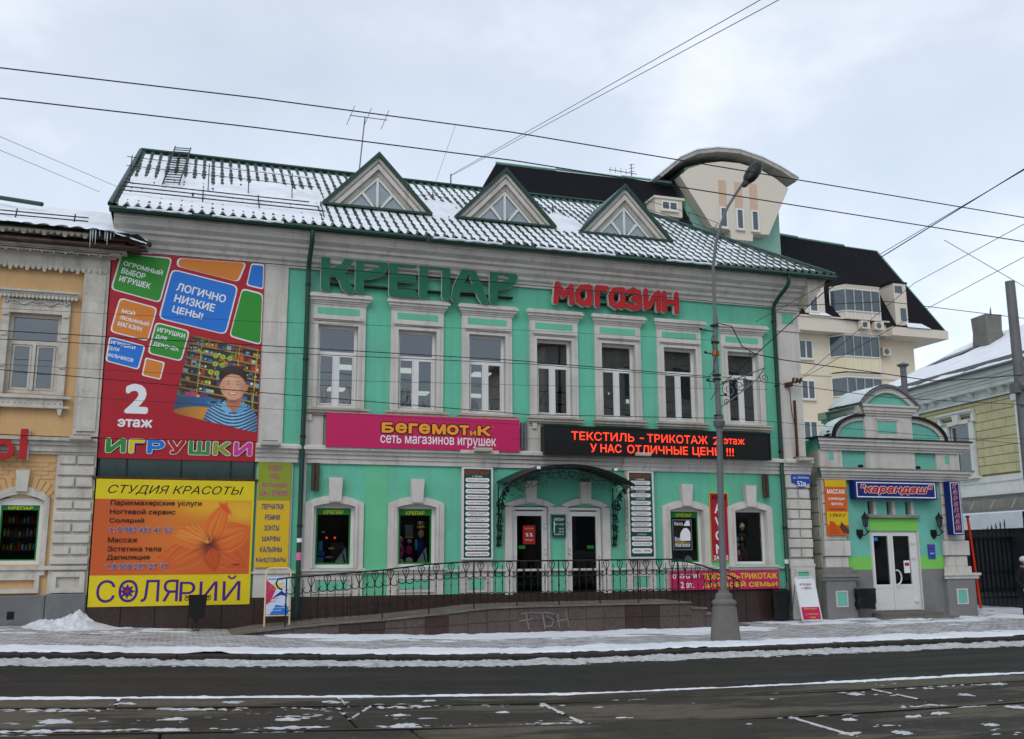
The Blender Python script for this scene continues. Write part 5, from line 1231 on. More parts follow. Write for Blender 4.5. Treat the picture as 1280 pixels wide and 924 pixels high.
# dark glazed strip, rusty rail and beauty poster
gb = B().box(-1.62, 1.3, -.02, .0, 3.14, 3.5).build('glass_strip', mat('dark_teal', '#173331', rough=.12, var=.3, bump=0, spec=.8), shop)
each('mullion', 'black_metal', gb, [(x - .015, x + .015, -.045, -.02, 3.14, 3.5) for x in (-1.62, -1.12, -.12, .82, 1.27)])
mk('rust', '#5a3420', rough=.85, var=.4); B().box(-1.72, 1.36, -.1, -.03, 3.11, 3.145).build('rusty_rail', 'rust', shop)
bp_ = plate('beauty_poster', -1.64, 1.29, .71, 3.1, -.1, -.06, 'yellow', 'yellow and orange beauty studio advert with a lily low on the left wall', 'poster')
yb2 = -.101
im = Print(-1.64, 1.25, 1.29, 2.72, .0125, '#c85a1e'); X, Z = im.X, im.Z
im.mix(np.exp(-((X - .35) ** 2 / .55 + (Z - 2.65) ** 2 / .12)) * 1.1, '#e0a41c'); im.mix(np.exp(-((X - 1.1) ** 2 / .2 + (Z - 2.5) ** 2 / .1)), '#dfae22'); im.mix(np.exp(-((X + .2) ** 2 / .5 + (Z - 1.9) ** 2 / .3)) * .5, '#dd8526'); im.mix(np.clip((-.9 - X) / 1.2, 0, 1) * .5, '#b8461a')
O = (.48, 1.87)
def petal(ang, L_, W_, c0, c1, bend=0.):
    a = rad(ang); u = (X - O[0]) * math.cos(a) + (Z - O[1]) * math.sin(a); v = -(X - O[0]) * math.sin(a) + (Z - O[1]) * math.cos(a) - bend * (u / L_) ** 2
    t = np.clip(u / L_, 0, 1); w_ = W_ * np.sin(PI * t ** .75) ** .8 + 1e-4; m = np.clip((1 - np.abs(v) / w_) / .06, 0, 1) * (u > 0) * (u < L_)
    im.mix(m, c0); im.mix(m * (1 - np.abs(v) / w_) * .65 * np.sin(PI * t), c1); im.mix(m * np.exp(-(v / (w_ * .06)) ** 2) * .7 * (1 - t), '#8a2c0c'); im.mix(m * (np.sin(v / w_ * 14) > .55) * .18, '#a53a10'); im.mix(m * np.exp(-((np.abs(v) / w_ - .97) / .05) ** 2) * .55, '#f0b050'); im.mix(m * np.exp(-(t / .14) ** 2) * .9, '#5c1a0a')
petal(200, .98, .24, '#cf5a1a', '#e58a35', -.08); petal(-35, .85, .27, '#c8501a', '#dc7426', .05); petal(-75, .55, .19, '#b8430f', '#d2661e', 0.); petal(-155, 1.0, .25, '#c9561c', '#e07f30', .06)
petal(158, .9, .2, '#d86a1e', '#ec9a3c', .1); petal(25, .86, .31, '#d65f1a', '#ea8a34', -.06); petal(78, .86, .22, '#dc661c', '#f0923a', -.12)
im.ell(.75, 2.56, .2, .06, '#d65018', .5, -.75); im.ell(1.0, 1.47, .12, .025, '#5c1f10', .9)
for a, L_ in ((110, .42), (122, .5), (133, .55), (146, .6), (155, .62), (60, .2)):
    u = (X - O[0]) * math.cos(rad(a)) + (Z - O[1]) * math.sin(rad(a)); v = -(X - O[0]) * math.sin(rad(a)) + (Z - O[1]) * math.cos(rad(a)) - .1 * (u / L_) ** 2
    im.mix(np.exp(-(v / .009) ** 2) * (u > .02) * (u < L_) * .8, '#f0b04a')
im.ell(.48, 1.87, .05, .03, '#3d1408', .8)
im.sheet('picture', bp_, yb2 - .002)
text('СТУДИЯ КРАСОТЫ', -1.42, 1.08, 2.8, 2.99, 'black', bp_, yb2 - .001, shear=.3, bold=-.008)
for s_, a, b_, z, h_, m in (('Парикмахерские услуги', -1.36, .3, 2.58, .12, 'black'), ('Ногтевой сервис', -1.36, -.18, 2.41, .12, 'black'), ('Солярий', -1.36, -.74, 2.25, .11, 'black'), ('т. 8 982 481 41 52', -1.35, -.22, 2.09, .1, 'navy'),
                            ('Массаж', -1.36, -.83, 1.9, .1, 'black'), ('Эстетика тела', -1.36, -.4, 1.73, .1, 'black'), ('Депиляция', -1.36, -.6, 1.56, .11, 'black'), ('т.8 908 277 27 17', -1.36, -.27, 1.4, .1, 'navy')):
    text(s_, a, b_, z, z + h_, m, bp_, yb2 - .013, bold=.015, outline='white' if m == 'navy' else None, ow=.03, depth=.002)
text('СОЛЯ', -1.5, -.05, .79, 1.2, 'purple', bp_, yb2 - .001, bold=-.006); text('РИЙ', -.02, 1.1, .79, 1.26, 'purple', bp_, yb2 - .001, bold=-.006)
mb = B()
for k in range(8):
    a = 2 * PI * k / 8; ca, sa = math.cos(a), math.sin(a); cx, cz = -.96, .99
    mb.prism([(cx, cz), (cx + ca * .07 - sa * .03, cz + sa * .07 + ca * .03), (cx + ca * .14, cz + sa * .14), (cx + ca * .07 + sa * .03, cz + sa * .07 - ca * .03)], yb2 - .008 - .0003 * k, yb2 - .006)
mb.build('emblem', 'purple', bp_); B().lathe([(.001, 0), (.001, 0)], 0, 0, 3) and None
B().prism([(-.96 + .035 * math.cos(t * PI / 5), .99 + .035 * math.sin(t * PI / 5)) for t in range(10)], yb2 - .013, yb2 - .011).build('emblem', 'deepred', bp_)

# ------------------------------------------------------------------ street furniture
def bin_(x, y, z, label):
    t = thing('litter_bin', (x, y, z), label, 'litter bin')
    m = B(); m.add([(x - .13, y - .1, z + .25), (x + .13, y - .1, z + .25), (x + .13, y + .1, z + .25), (x - .13, y + .1, z + .25), (x - .17, y - .13, z + .66), (x + .17, y - .13, z + .66), (x + .17, y + .13, z + .66), (x - .17, y + .13, z + .66),
                    (x - .15, y - .11, z + .66), (x + .15, y - .11, z + .66), (x + .15, y + .11, z + .66), (x - .15, y + .11, z + .66), (x - .12, y - .08, z + .28), (x + .12, y - .08, z + .28), (x + .12, y + .08, z + .28), (x - .12, y + .08, z + .28)],
              [(0, 1, 5, 4), (1, 2, 6, 5), (2, 3, 7, 6), (3, 0, 4, 7), (3, 2, 1, 0), (4, 5, 9, 8), (5, 6, 10, 9), (6, 7, 11, 10), (7, 4, 8, 11), (8, 9, 13, 12), (9, 10, 14, 13), (10, 11, 15, 14), (11, 8, 12, 15), (12, 13, 14, 15)])
    m.build('bucket', 'black_metal', t)
    m = B()
    for sg_ in (-1, 1):
        m.tube([(x + sg_ * u, y, z + v) for u, v in ((.0, .0), (.09, .06), (.05, .14), (.02, .2), (.08, .25))], .009, 5)
        m.tube([(x + sg_ * (.2 + u), y - .02, z + .6 + v) for u, v in spiral(0, 0, .045, 200, 1.2, 10)], .008, 4)
        m.tube([(x + sg_ * .16, y - .02, z + .62), (x + sg_ * .24, y - .02, z + .66)], .008, 4)
    m.tube([(x, y, z), (x, y, z + .27)], .012, 5).tube([(x - .08, y, z + .005), (x + .08, y, z + .005)], .012, 5)
    m.build('stand', 'black_metal', t)
bin_(.31, -.7, gp(.31), 'black square litter bin on a scrolled stand before the purple solarium lettering')
# bags on the pipes
def bag(x, y, z0, z1, w_, label, seed):
    m = B(); n = 12; rows_ = 7; vs = []
    for j in range(rows_ + 1):
        v = j / rows_; z = z0 + (z1 - z0) * v
        for i in range(n):
            a = 2 * PI * i / n; r = (1 + .12 * fbm(math.cos(a) * 2 + seed, math.sin(a) * 2, v * 3)) * (.92 + .12 * v)
            sx_ = abs(math.cos(a)) ** .5 * (1 if math.cos(a) > 0 else -1)
            vs.append((x + w_ / 2 * r * sx_, y + .12 * r * math.sin(a), z + .015 * math.sin(a * 3 + seed) * (j in (0, rows_))))
    m.add(vs, [(j * n + i, j * n + (i + 1) % n, (j + 1) * n + (i + 1) % n, (j + 1) * n + i) for j in range(rows_) for i in range(n)] + [tuple(range(n - 1, -1, -1)), tuple(rows_ * n + i for i in range(n))])
    return m.build('hanging_crate', 'black_plastic', label=label, cat='litter bin', smooth=False, orig=(x, y, z0))
bag(15.5, -.25, .34, .8, .55, 'black dented bin hung on the grey wall left of the white shop doors', 1)
bag(13.1, -.35, .16, .8, .46, 'black bin standing by the right drainpipe at the granite plinth', 4)
B().tube([(13.3, -.35, .12), (13.3, -.35, .98)], .015, 6).build('bin_post', 'grey_metal', label='grey post beside the black bin near the sandwich board', cat='post', orig=(13.3, -.35, .12))

def aboard(T, w_, h_, label, leg=.0, rounded=.08):
    t = thing('sandwich_board', tuple(T.to_translation()), label, 'sandwich board')
    def mb_(): return MB(T)
    y0 = 0
    outl = [(0, 0), (0, h_ - rounded)] + [(rounded - rounded * math.cos(rad(a)), h_ - rounded + rounded * math.sin(rad(a))) for a in (20, 45, 70, 90)] + [(w_ - rounded + rounded * math.sin(rad(a)), h_ - rounded + rounded * math.cos(rad(a))) for a in (0, 20, 45, 70)] + [(w_, h_ - rounded), (w_, 0)]
    m = mb_(); m.tube([(x, 0, z) for x, z in outl], .016, 6); m.tube([(0, 0, leg), (w_, 0, leg)], .014, 6)
    m.build('frame', 'cream' if leg else 'pvc', t)
    m = mb_(); m.tube([(.02, .05, h_ - .15), (.02, .45, 0)], .012, 5); m.tube([(w_ - .02, .05, h_ - .15), (w_ - .02, .45, 0)], .012, 5); m.build('rear_leg', 'grey_metal', t)
    return t
T1 = Matrix.Translation((1.52, -.95, .33)) @ Matrix.Rotation(rad(-3), 4, 'Z') @ Matrix.Rotation(rad(-6), 4, 'X')
ab = aboard(T1, .46, 1.08, 'cream framed sandwich board with a bright leaflet under the yellow banner', .2)
m = MB(T1).box(.02, .44, -.012, .01, .22, .92); m.build('board', 'cyan2' if 'cyan2' in MT else mk('cyan2', '#c6d4e6', rough=.4, var=.05, bump=0) or 'cyan2', ab)
MB(T1).prism([(.02, .4), (.02, .86), (.2, .7), (.09, .45)], -.015, -.012).build('print', 'paint_pink', ab)
MB(T1).prism([(.09, .2201), (.2, .4), (.43, .36), (.43, .2201)], -.0155, -.012).build('print', 'blue', ab)
MB(T1).prism([(.1, .5), (.3, .66), (.43, .55), (.28, .58)], -.016, -.012).build('print', 'navy', ab)
text('БОНУС', .05, .35, .68, .8, 'yellow', ab, -.013, T=T1, bold=.04, rot=rad(10), depth=.004)
text('РАСПРОДАЖА', .04, .32, .85, .89, 'navy', ab, -.0125, T=T1, bold=.03, depth=.002)
for z, b_ in ((.5, .24), (.45, .2), (.33, .36), (.28, .3)): text('скидки на всё', .06, b_, z, z + .028, 'orange2' if z > .4 else 'white', ab, -.017, T=T1, bold=.02, depth=.002)
T2 = Matrix.Translation((13.46, -.65, .13)) @ Matrix.Rotation(rad(2), 4, 'Z') @ Matrix.Rotation(rad(-5), 4, 'X')
sh = Matrix.Identity(4); sh[0][2] = -.105; T2 = T2 @ sh
ab = aboard(T2, .53, .97, 'white sandwich board with pink foot pointing to the toys, leaning by the corner', 0., .07)
MB(T2).box(.01, .52, -.012, .01, .01, .94).build('board', 'white', ab)
MB(T2).box(.02, .51, -.015, -.012, .02, .3).build('print', 'paint_pink', ab)
text('ИГРУШКИ', .1, .4, .78, .83, 'maroon', ab, -.013, T=T2, bold=.03, depth=.003); text('← ЗДЕСЬ', .12, .4, .69, .75, 'maroon', ab, -.013, T=T2, bold=.03, depth=.003)
text('магазин игрушек', .08, .44, .24, .275, 'yellow', ab, -.016, T=T2, bold=.03, depth=.003); text('ул. Ленина 52а', .1, .44, .12, .16, 'yellow', ab, -.016, T=T2, bold=.03, depth=.003); text('2 этаж', .2, .36, .05, .09, 'yellow', ab, -.016, T=T2, bold=.03, depth=.003)

# street lamp on its concrete foot
px, py = 9.47, -4.1
lp = thing('street_lamp', (px, py, gp(px)), 'tall grey street lamp on a stepped concrete foot at the kerb', 'street lamp')
B().lathe([(.27, 0), (.265, .1), (.22, .55), (.225, .58), (.2, .6), (.2, .64), (.225, .66), (.225, .7), (.16, .74), (.15, .82), (.1, .86), (.1, .9)], px, py, 24).build('foot', 'concrete', lp, smooth=True)
lp.children[0].data.transform(Matrix.Translation((0, 0, gp(px) - gp(px))))
for o in lp.children: o.data.transform(Matrix.Translation((0, 0, gp(px) - 0)))
xo = lambda z: px + .085 * min(1, (z - .9) / 3) * 0 + .1
B().tube([(px + .0, py, .9), (px + .02, py, 2.5), (px + .06, py, 4.15)], .062, 12, r1=.056).build('pole', 'grey_metal', lp, smooth=True)
B().tube([(px + .06, py, 4.15), (px + .04, py, 5.6), (px + .08, py, 6.15)], .054, 12, r1=.046).build('pole', 'grey_metal', lp, smooth=True)
B().lathe([(.07, 3.98), (.105, 4.03), (.115, 4.1), (.08, 4.14), (.085, 4.18), (.085, 4.22), (.065, 4.24)], px + .06, py, 16).build('collar', 'grey_metal', lp, smooth=True)
ARM = [(9.52, 6.1), (9.52, 6.5), (9.52, 7.15), (9.57, 7.6), (9.68, 8.0), (9.82, 8.35), (10.02, 8.66), (10.2, 8.92)]
B().tube([(x + .02, py - .1 * max(0, z - 7), z) for x, z in ARM], .036, 8, r1=.026).build('arm', 'grey_metal', lp, smooth=True)
hd = Matrix.Translation((10.36, py - .3, 9.08)) @ Matrix.Rotation(rad(-54), 4, 'Y') @ Matrix.Rotation(rad(35), 4, 'X')
MB(hd).ball((0, 0, 0), .3, 14, (1.05, .5, .42)).build('lamp_head', 'black_plastic', lp, smooth=True)
MB(hd).ball((.03, 0, -.02), .28, 14, (.9, .46, .44)).build('lamp_glass', 'grey_metal', lp, smooth=True)
MB(hd).ball((-.3, 0, 0), .1, 8, (1.2, .7, .6)).build('lamp_neck', 'black_plastic', lp, smooth=True)
mk('tape_orange', '#b5641e', rough=.7); B().tube([(px + .05, py, 5.38), (px + .05, py, 5.46)], .075, 10).build('tape', 'tape_orange', lp)
m = B()
for z in (4.9, 4.98, 5.62, 5.95, 4.2): m.tube([(px + .05, py, z), (px + .05, py, z + .03)], .085, 10)
for z, l_ in ((5.85, .28), (5.4, .2), (4.86, .18), (4.6, -.2)): m.tube([(px - l_ + .05, py, z + .02), (px + .05, py, z)], .012, 5); m.ball((px - l_ + .03, py, z + .03), .03, 6)
for k in range(5): m.tube([(px - .1 + random.uniform(-.1, .1), py - .05, 4.5 + k * .25), (px - .05 + random.uniform(-.15, .1), py - .1, 4.7 + k * .25), (px + .05, py, 4.9 + k * .22)], .007, 4)
m.build('wire_fittings', 'black_metal', lp)
br = B(); x0 = px + .12
br.tube([(x0 - .05, py, 4.8), (x0 + .5, py, 5.0), (x0 + 1.0, py, 5.2)], .012, 5); br.tube([(x0 - .05, py, 4.35), (x0 + .35, py, 4.62), (x0 + .8, py, 4.95), (x0 + 1.0, py, 5.2)], .012, 5)
for (cx, cz, r, a0, tn) in ((x0 + .18, 4.72, .17, 60, 1.6), (x0 + .42, 4.82, .12, 40, -1.5), (x0 + .55, 4.9, .1, 200, 1.3), (x0 + .98, 5.0, .12, 90, 1.6), (x0 + .12, 4.48, .07, 0, 1.3)):
    br.tube([(u, py, v) for u, v in spiral(cx, cz, r, a0, tn, 20)], .009, 5)
br.build('scroll_bracket', 'grey_metal', lp)

up = B().lathe([(.13, gp(17)), (.115, 4), (.1, 7.5)], 16.98, -4, 16).build('utility_pole', 'grey_metal', label='plain grey utility pole cut by the right edge of the picture', cat='pole', orig=(16.98, -4, .13), smooth=True)
m = B(); m.box(16.7, 16.88, -4.12, -3.98, 5.0, 5.2); m.tube([(16.85, -4.1, 4.75), (17.1, -4.1, 4.75)], .03, 6); m.tube([(16.86, -4.05, 5.15), (17.1, -4.05, 5.15)], .12, 8)
m.build('junction_box', 'grey_metal', up)
bar_ = B().tube([(20.3, 1.45, 2.58), (20.42, 1.5, 1.6), (20.52, 1.5, .15)], .035, 6).build('barrier_pole', mat('orange_red', '#d8321a', rough=.45, var=.1, bump=0), label='thin orange red pole leaning on the yard gate', cat='pole', orig=(20.5, 1.5, .15))
B().tube([(20.42, 1.52, 2.5), (20.5, 1.6, 1.6)], .02, 5).build('brace', 'orange_red', bar_) if 'orange_red' in MT else None
B().box(20.26, 20.34, 1.41, 1.49, 2.58, 2.62).build('cap', 'black_metal', bar_)
#PART4
# ------------------------------------------------------------------ left house
mk('peach', '#cfa878', rough=.85, var=.08, scale=1.5, dirt=.3, dirtc='#a58a63', streak=.25, bump=.25, bscale=30)
mk('old_white', '#c6c1b6', rough=.85, var=.12, scale=3, dirt=.6, dirtc='#6b6357', dscale=2.6, streak=.45, bump=.45, bscale=25)
mk('old_brown', '#54413a', rough=.9, var=.35, scale=4, dirt=.6, dirtc='#8c8679', bump=.4)
mk('grey_plinth', '#6f7172', rough=.85, var=.15, dirt=.7, dirtc='#4e4a44', bump=.3)
lh = thing('peach_house', (-5.5, 0, .4), 'old peach coloured house with carved white trim cut by the left edge', 'house')
LU = [-2.935, -6.2]; LL = [-2.93, -6.2]
XE = -1.67
B().holed(-10, XE, .3, 7.85, [(c - .46, c + .46, 4.7, 6.26) for c in LU] + [(c - .4, c + .4, 1.5, 2.74) for c in LL], 0, .25).box(-10, XE, 7, 7.1, .3, 7.85).box(XE - .05, XE, .0, 7, .3, 7.85).build('wall', 'peach', lh)
mb = B()
for z0, z1 in ((1.2, 3.3), (4.3, 7)): mb.add([(-9.9, .3, z0), (-1.75, .3, z0), (-1.75, 4, z0), (-9.9, 4, z0), (-9.9, .3, z1), (-1.75, .3, z1), (-1.75, 4, z1), (-9.9, 4, z1)], [(0, 1, 2, 3), (4, 7, 6, 5), (3, 2, 6, 7), (0, 3, 7, 4), (1, 5, 6, 2)])
mb.build('room', 'room', lh)
B().box(-2.13, XE, -.1, .01, 3.9, 7.2).box(-2.07, XE - .06, -.13, -.1, 4.0, 7.1).build('corner_pilaster', 'old_white', lh)
def oldwin(c):
    f = B().frame(c - .46, c + .46, 4.7, 6.26, .07, .06, .16); f.box(c - .39, c + .39, .06, .14, 5.66, 5.74); f.box(c - .03, c + .03, .05, .14, 4.77, 5.66)
    f.frame(c - .38, c - .04, 4.78, 5.66, .04, .08, .13); f.frame(c + .04, c + .38, 4.78, 5.66, .04, .08, .13)
    win = f.build('window', 'old_white', lh)
    B().box(c - .39, c + .39, .1, .107, 5.74, 6.2).build('pane', 'glass', win)
    B().box(c - .34, c - .08, .1, .107, 4.82, 5.62).build('pane', 'glass', win); B().box(c + .08, c + .34, .1, .107, 4.82, 5.62).build('pane', 'glass', win)
    ca = B().box(c - .6, c - .46, -.07, .01, 4.55, 6.42).box(c + .46, c + .6, -.07, .01, 4.55, 6.42).box(c - .46, c + .46, -.06, .01, 6.26, 6.42)
    for sg_ in (-1, 1):
        for z in (4.6, 5.2, 5.8, 6.2): ca.box(c + sg_ * .53 - .05, c + sg_ * .53 + .05, -.1, -.06, z, z + .05)
    ca.box(c - .6, c + .6, -.08, .01, 4.45, 4.6).mould(c - .6, c + .6, 0, ((4.6, 4.66, .13), (4.42, 4.46, .12)))
    ca.build('casing', 'old_white', win)
    n = 24; top = B().mould(c - .62, c + .62, -.05, ((6.62, 6.66, .1), (6.66, 6.7, .14)))
    top.box(c - .6, c + .6, -.07, .01, 6.42, 6.62); top.build('cornice', 'old_white', win)
    v = B()
    for i in range(20):
        x = c - .66 + i * .0695
        v.prism([(x, 6.63), (x + .06, 6.63), (x + .06, 6.56), (x + .03, 6.53), (x, 6.56)], -.14, -.12)
    for i in range(12):
        x = c - .55 + i * .1; v.ball((x, -.08, 4.52), .022, 6)
    for sg_ in (-1, 1):
        v.tube([(c + sg_ * .53, -.1, 6.5)] + [(c + sg_ * .53 + a, -.1, 6.48 + b_) for a, b_ in spiral(0, 0, .06, 0, 1.2, 10)], .014, 5)
        v.tube([(c + sg_ * .45 * t, -.085, 6.46 + .035 * math.sin(t * 9)) for t in lsp(0, 1, 12)], .016, 5)
        v.prism([(c + sg_ * .6, 4.42), (c + sg_ * .5, 4.42), (c + sg_ * .53, 4.3), (c + sg_ * .57, 4.28)], -.1, 0)
    v.build('carved_lace', 'old_white', win, kind='stuff')
    n = 10; 
    return win
ow = oldwin(LU[0]); dup(ow, LU[1] - LU[0])
def archbrick(c):
    f = B().frame(c - .4, c + .4, 1.5, 2.66, .07, .05, .14); n = 10
    f.prism([(c - .4 + .8 * i / n, 2.66 + .09 * (1 - (-1 + 2 * i / n) ** 2)) for i in range(n + 1)], .05, .14)
    win = f.build('window', 'pvc', lh)
    B().box(c - .34, c + .34, .085, .092, 1.56, 2.6).build('pane', 'glass_dark', win)
    d_ = B().frame(c - .335, c + .335, 1.56, 2.6, .035, .076, .083); d_.box(c - .3, c + .3, .076, .083, 2.5, 2.57); d_.build('window_film', 'film_green', win)
    ca = B(); arch_casing(ca, c, 1.45, 2.68, .2, .41, .5, -.05, .01); ca.box(c - .55, c + .55, -.1, .01, 1.4, 1.47); ca.build('casing', 'old_white', win)
    B().prism([(c - .08, 2.84), (c + .1, 2.84), (c + .13, 3.24), (c - .11, 3.24)], -.12, .01).build('keystone', 'old_white', win)
    # brick relieving arch
    for i in range(19):
        a = rad(28 + 124 * i / 18)
        r0, r1 = .8, 1.0; cz = 2.12
        if abs(i - 9) < 2: continue
        a0, a1 = a - .05, a + .05
        B().prism([(c + r0 * math.cos(a0), cz + r0 * math.sin(a0)), (c + r1 * math.cos(a0), cz + r1 * math.sin(a0)), (c + r1 * math.cos(a1), cz + r1 * math.sin(a1)), (c + r0 * math.cos(a1), cz + r0 * math.sin(a1))], -.02, .01).build('brick', 'peach', win)
    sh_ = B()
    for z in (1.75, 2.0, 2.25): sh_.box(c - .33, c + .33, .3, .45, z, z + .02)
    sh_.build('shelf', 'wood_dark', win)
    rc_ = random.Random(3)
    for z in (1.77, 2.02, 2.27):
        for q in range(9):
            x = c - .28 + q * .065; h_ = rc_.uniform(.08, .17); B().lathe([(.02, z), (.025, z + h_ * .6), (.01, z + h_)], x, .36, 6).build('jar', rc_.choice(['brown', 'cream', 'orange2', 'deepred', 'yel2', 'cyan']), win)
    return win
archbrick(LL[0]); archbrick(LL[1])
text('КРЕПАР', -3.14, -2.72, 2.51, 2.57, 'yellow', lh, .075, bold=.02)
mb = B()
# brick courses (thin raised rows) in the band under the string course
for r_ in range(5):
    for i in range(14):
        x = -5.3 + i * .225 + (.11 if r_ % 2 else 0)
        if x + .21 > -2.36: continue
        z = 3.08 + r_ * .078
        if abs(x + .1 + 2.93) < .16 and z < 3.25: continue
        B().box(x, x + .212, -.012, .005, z, z + .068).build('brick', 'peach', lh)
B().mould(-10, XE, 0, ((3.55, 3.6, .06), (3.6, 3.72, .1), (3.72, 3.8, .14), (3.8, 3.86, .2)), ret=False).build('string_course', 'old_white', lh)
B().box(-2.36, XE, -.04, .01, .95, 3.55).build('corner_pilaster', 'old_white', lh)
stones(lh, -2.34, -1.69, [(3.37, 3.53), (3.16, 3.33), (2.94, 3.11), (2.73, 2.89), (2.53, 2.67), (2.31, 2.46), (2.1, 2.25), (1.89, 2.04), (1.68, 1.82), (1.5, 1.62)], -.04, 'old_white', 0)
B().mould(-2.38, -1.69, -.03, ((1.4, 1.47, .07),), ret=False).frame(-2.3, -1.72, .98, 1.36, .09, -.1, -.03).build('pilaster_base', 'old_white', lh)
B().box(-4.9, -2.42, -.06, .01, 1.3, 1.4).frame(-3.9, -2.5, .98, 1.3, .08, -.07, .01).build('moulding', 'old_white', lh)
B().bevbox(-10, -2.36, -.12, .0, -.1, .94, .02).bevbox(-2.355, XE - .0, -.16, .0, -.1, .96, .02).build('plinth', 'grey_plinth', lh)
B().box(-2.98, -2.86, -.125, -.1, .52, .66).build('plinth_vent', 'black_plastic', lh)
# carved eaves
def lace(x0, x1, y, zt, hh, step, m='old_white'):
    v = B(); x = x0; k = 0
    while x < x1:
        q = hh * (.8 if k % 3 else 1.15)
        v.prism([(x, zt), (x + step * .92, zt), (x + step * .92, zt - q * .5), (x + step * .7, zt - q * .62), (x + step * .8, zt - q * .85), (x + step * .46, zt - q), (x + step * .12, zt - q * .85), (x + step * .22, zt - q * .62), (x, zt - q * .5)], y, y + .015)
        x += step; k += 1
    return v.build('carved_lace', m, lh, kind='stuff')
cv = B().box(-10, XE, -.1, .01, 7.2, 7.44).box(-10, XE + .1, -.16, .01, 7.44, 7.47); cv.build('frieze', 'old_white', lh)
lace(-6.5, XE - .1, -.12, 7.22, .12, .1)
B().box(-10, XE + .2, -.3, .01, 7.48, 7.52).box(-10, XE + .3, -.36, .01, 7.53, 7.57).build('moulding', 'old_white', lh)
lace(-6.5, XE, -.3, 7.5, .07, .07)
B().box(-10, XE + .55, -.55, .01, 7.58, 7.62).box(-10, XE + .4, -.4, .01, 7.62, 7.8).build('soffit', 'old_brown', lh)
lace(-6.5, XE - .5, -.56, 7.8, .1, .12)
B().box(-10, XE + .5, -.555, -.53, 7.7, 7.83).build('fascia', 'old_brown', lh)
# snow covered roof
nx, ny = 130, 46; vs = []
for i in range(nx + 1):
    for j in range(ny + 1):
        x = -10 + 9.0 * i / nx; v = j / ny; y = -.72 + 3.7 * v
        zr = 7.84 + .41 * (y + .72)
        sag = .12 * fbm(x * .8, y * .6, 3) + .02 * fbm(x * 5, y * 5, 4)
        lim = .95 - max(0, (x + 2.6)) * .16 if x > -2.6 else .95
        vs.append((x, y, zr + .05 * min(1, v * 10 + .1) + sag * .5 - (max(0, x + 1.75) * .28)))
B().add(vs, [(i * (ny + 1) + j, (i + 1) * (ny + 1) + j, (i + 1) * (ny + 1) + j + 1, i * (ny + 1) + j + 1) for i in range(nx) for j in range(ny)]).build('roof_snow', 'snow', lh, smooth=True, kind='stuff')
mb = B(); vs = []; nx = 200
for i in range(nx + 1):
    x = -10 + 9.0 * i / nx; dz = .03 * abs(math.sin(PI * x / .3)) - (max(0, x + 1.75) * .3)
    vs += [(x, -.74, 7.82 + dz), (x, -.1, 8.09 + dz), (x, 3.2, 9.4 + dz - .04)]
mb.add(vs, [(3 * i + j, 3 * i + 3 + j, 3 * i + 4 + j, 3 * i + 1 + j) for i in range(nx) for j in range(2)]); mb.add([(-10, 3.2, 9.38), (-1.2, 3.2, 9.38), (-1.2, 7, 7.8), (-10, 7, 7.8)], [(0, 1, 2, 3)])
rf2 = mb.build('roof', 'black_plastic' if False else 'tile_green', lh)
B().tube([(-10, 3.0, 9.6), (-4.6, 2.8, 9.5), (-3.3, 2.0, 9.15)], .05, 6).build('ridge_cap', 'green_metal', rf2)
m = B()
for z, y in ((8.2, .0), (8.29, .05)): m.tube([(-10, y, z), (-2.15, y, z + .02)], .014, 5)
for x in (-6.3, -4.9, -3.45, -2.4): m.tube([(x, -.15, 8.0), (x, .05, 8.36)], .014, 5)
m.build('snow_guard', 'black_metal', rf2)
# crumbling eave corner, dark sheet scraps and icicles
rc_ = random.Random(8); m = B()
for q in range(26):
    x = rc_.uniform(-1.75, -1.1); z = rc_.uniform(7.55, 7.86); y = rc_.uniform(-.62, -.2); a = rc_.uniform(.06, .2)
    m.add([(x - a, y, z), (x + a, y - .03, z + rc_.uniform(-.05, .05)), (x + a * .7, y + .15, z + rc_.uniform(.0, .08)), (x - a * .6, y + .16, z + .04), (x - a, y + .02, z - .03), (x + a, y, z - .04)], [(0, 1, 2, 3), (0, 4, 5, 1), (1, 5, 2), (0, 3, 4)])
m.build('broken_eave', 'old_brown', lh, kind='stuff')
m = B()
for q in range(5): m.tube([(-2.3 + q * .2, -.5 + .05 * q, 7.88 + .03 * (q % 2)), (-1.9 + q * .18, -.58, 7.84), (-1.0 + .02 * q, -.5, 7.74 - .02 * q)], .03, 4)
m.build('roofing_scrap', 'black_metal', lh)
m = B()
for x, l_ in ((-2.02, .38), (-1.98, .25), (-1.93, .3), (-1.86, .15), (-1.76, .22), (-1.72, .3), (-1.66, .18), (-1.6, .12)): m.tube([(x, -.68, 7.86), (x + .005, -.68, 7.86 - l_)], .018, 5, r1=.003)
ice = mat('ice', '#b9c6cf', rough=.15, var=.1, bump=0, spec=.8); m.build('icicle', ice, lh, kind='stuff')
ls_ = thing('letter_sign', (-3.2, -.05, 3.4), 'red block letter at the left edge over the arched window', 'sign')
for k, (x0, x1, z0, z1) in enumerate(((-3.0, -2.88, 3.43, 4.0),)):
    B().box(x0, x1, -.22, -.12, z0, z1).build('letter', 'letter_red', ls_); B().box(x0 + .005, x1 + .02, -.118, -.02, z0, z1).build('letter_side', 'pvc', ls_)
sdf_shape([[(-3.45, 3.97), (-3.45, 3.47), (-3.22, 3.47), (-3.13, 3.55), (-3.13, 3.65), (-3.22, 3.74), (-3.42, 3.74)]], .045, .02, -.22, -.12, (-3.6, -3.02, 3.36, 4.08)).build('letter', 'letter_red', ls_)

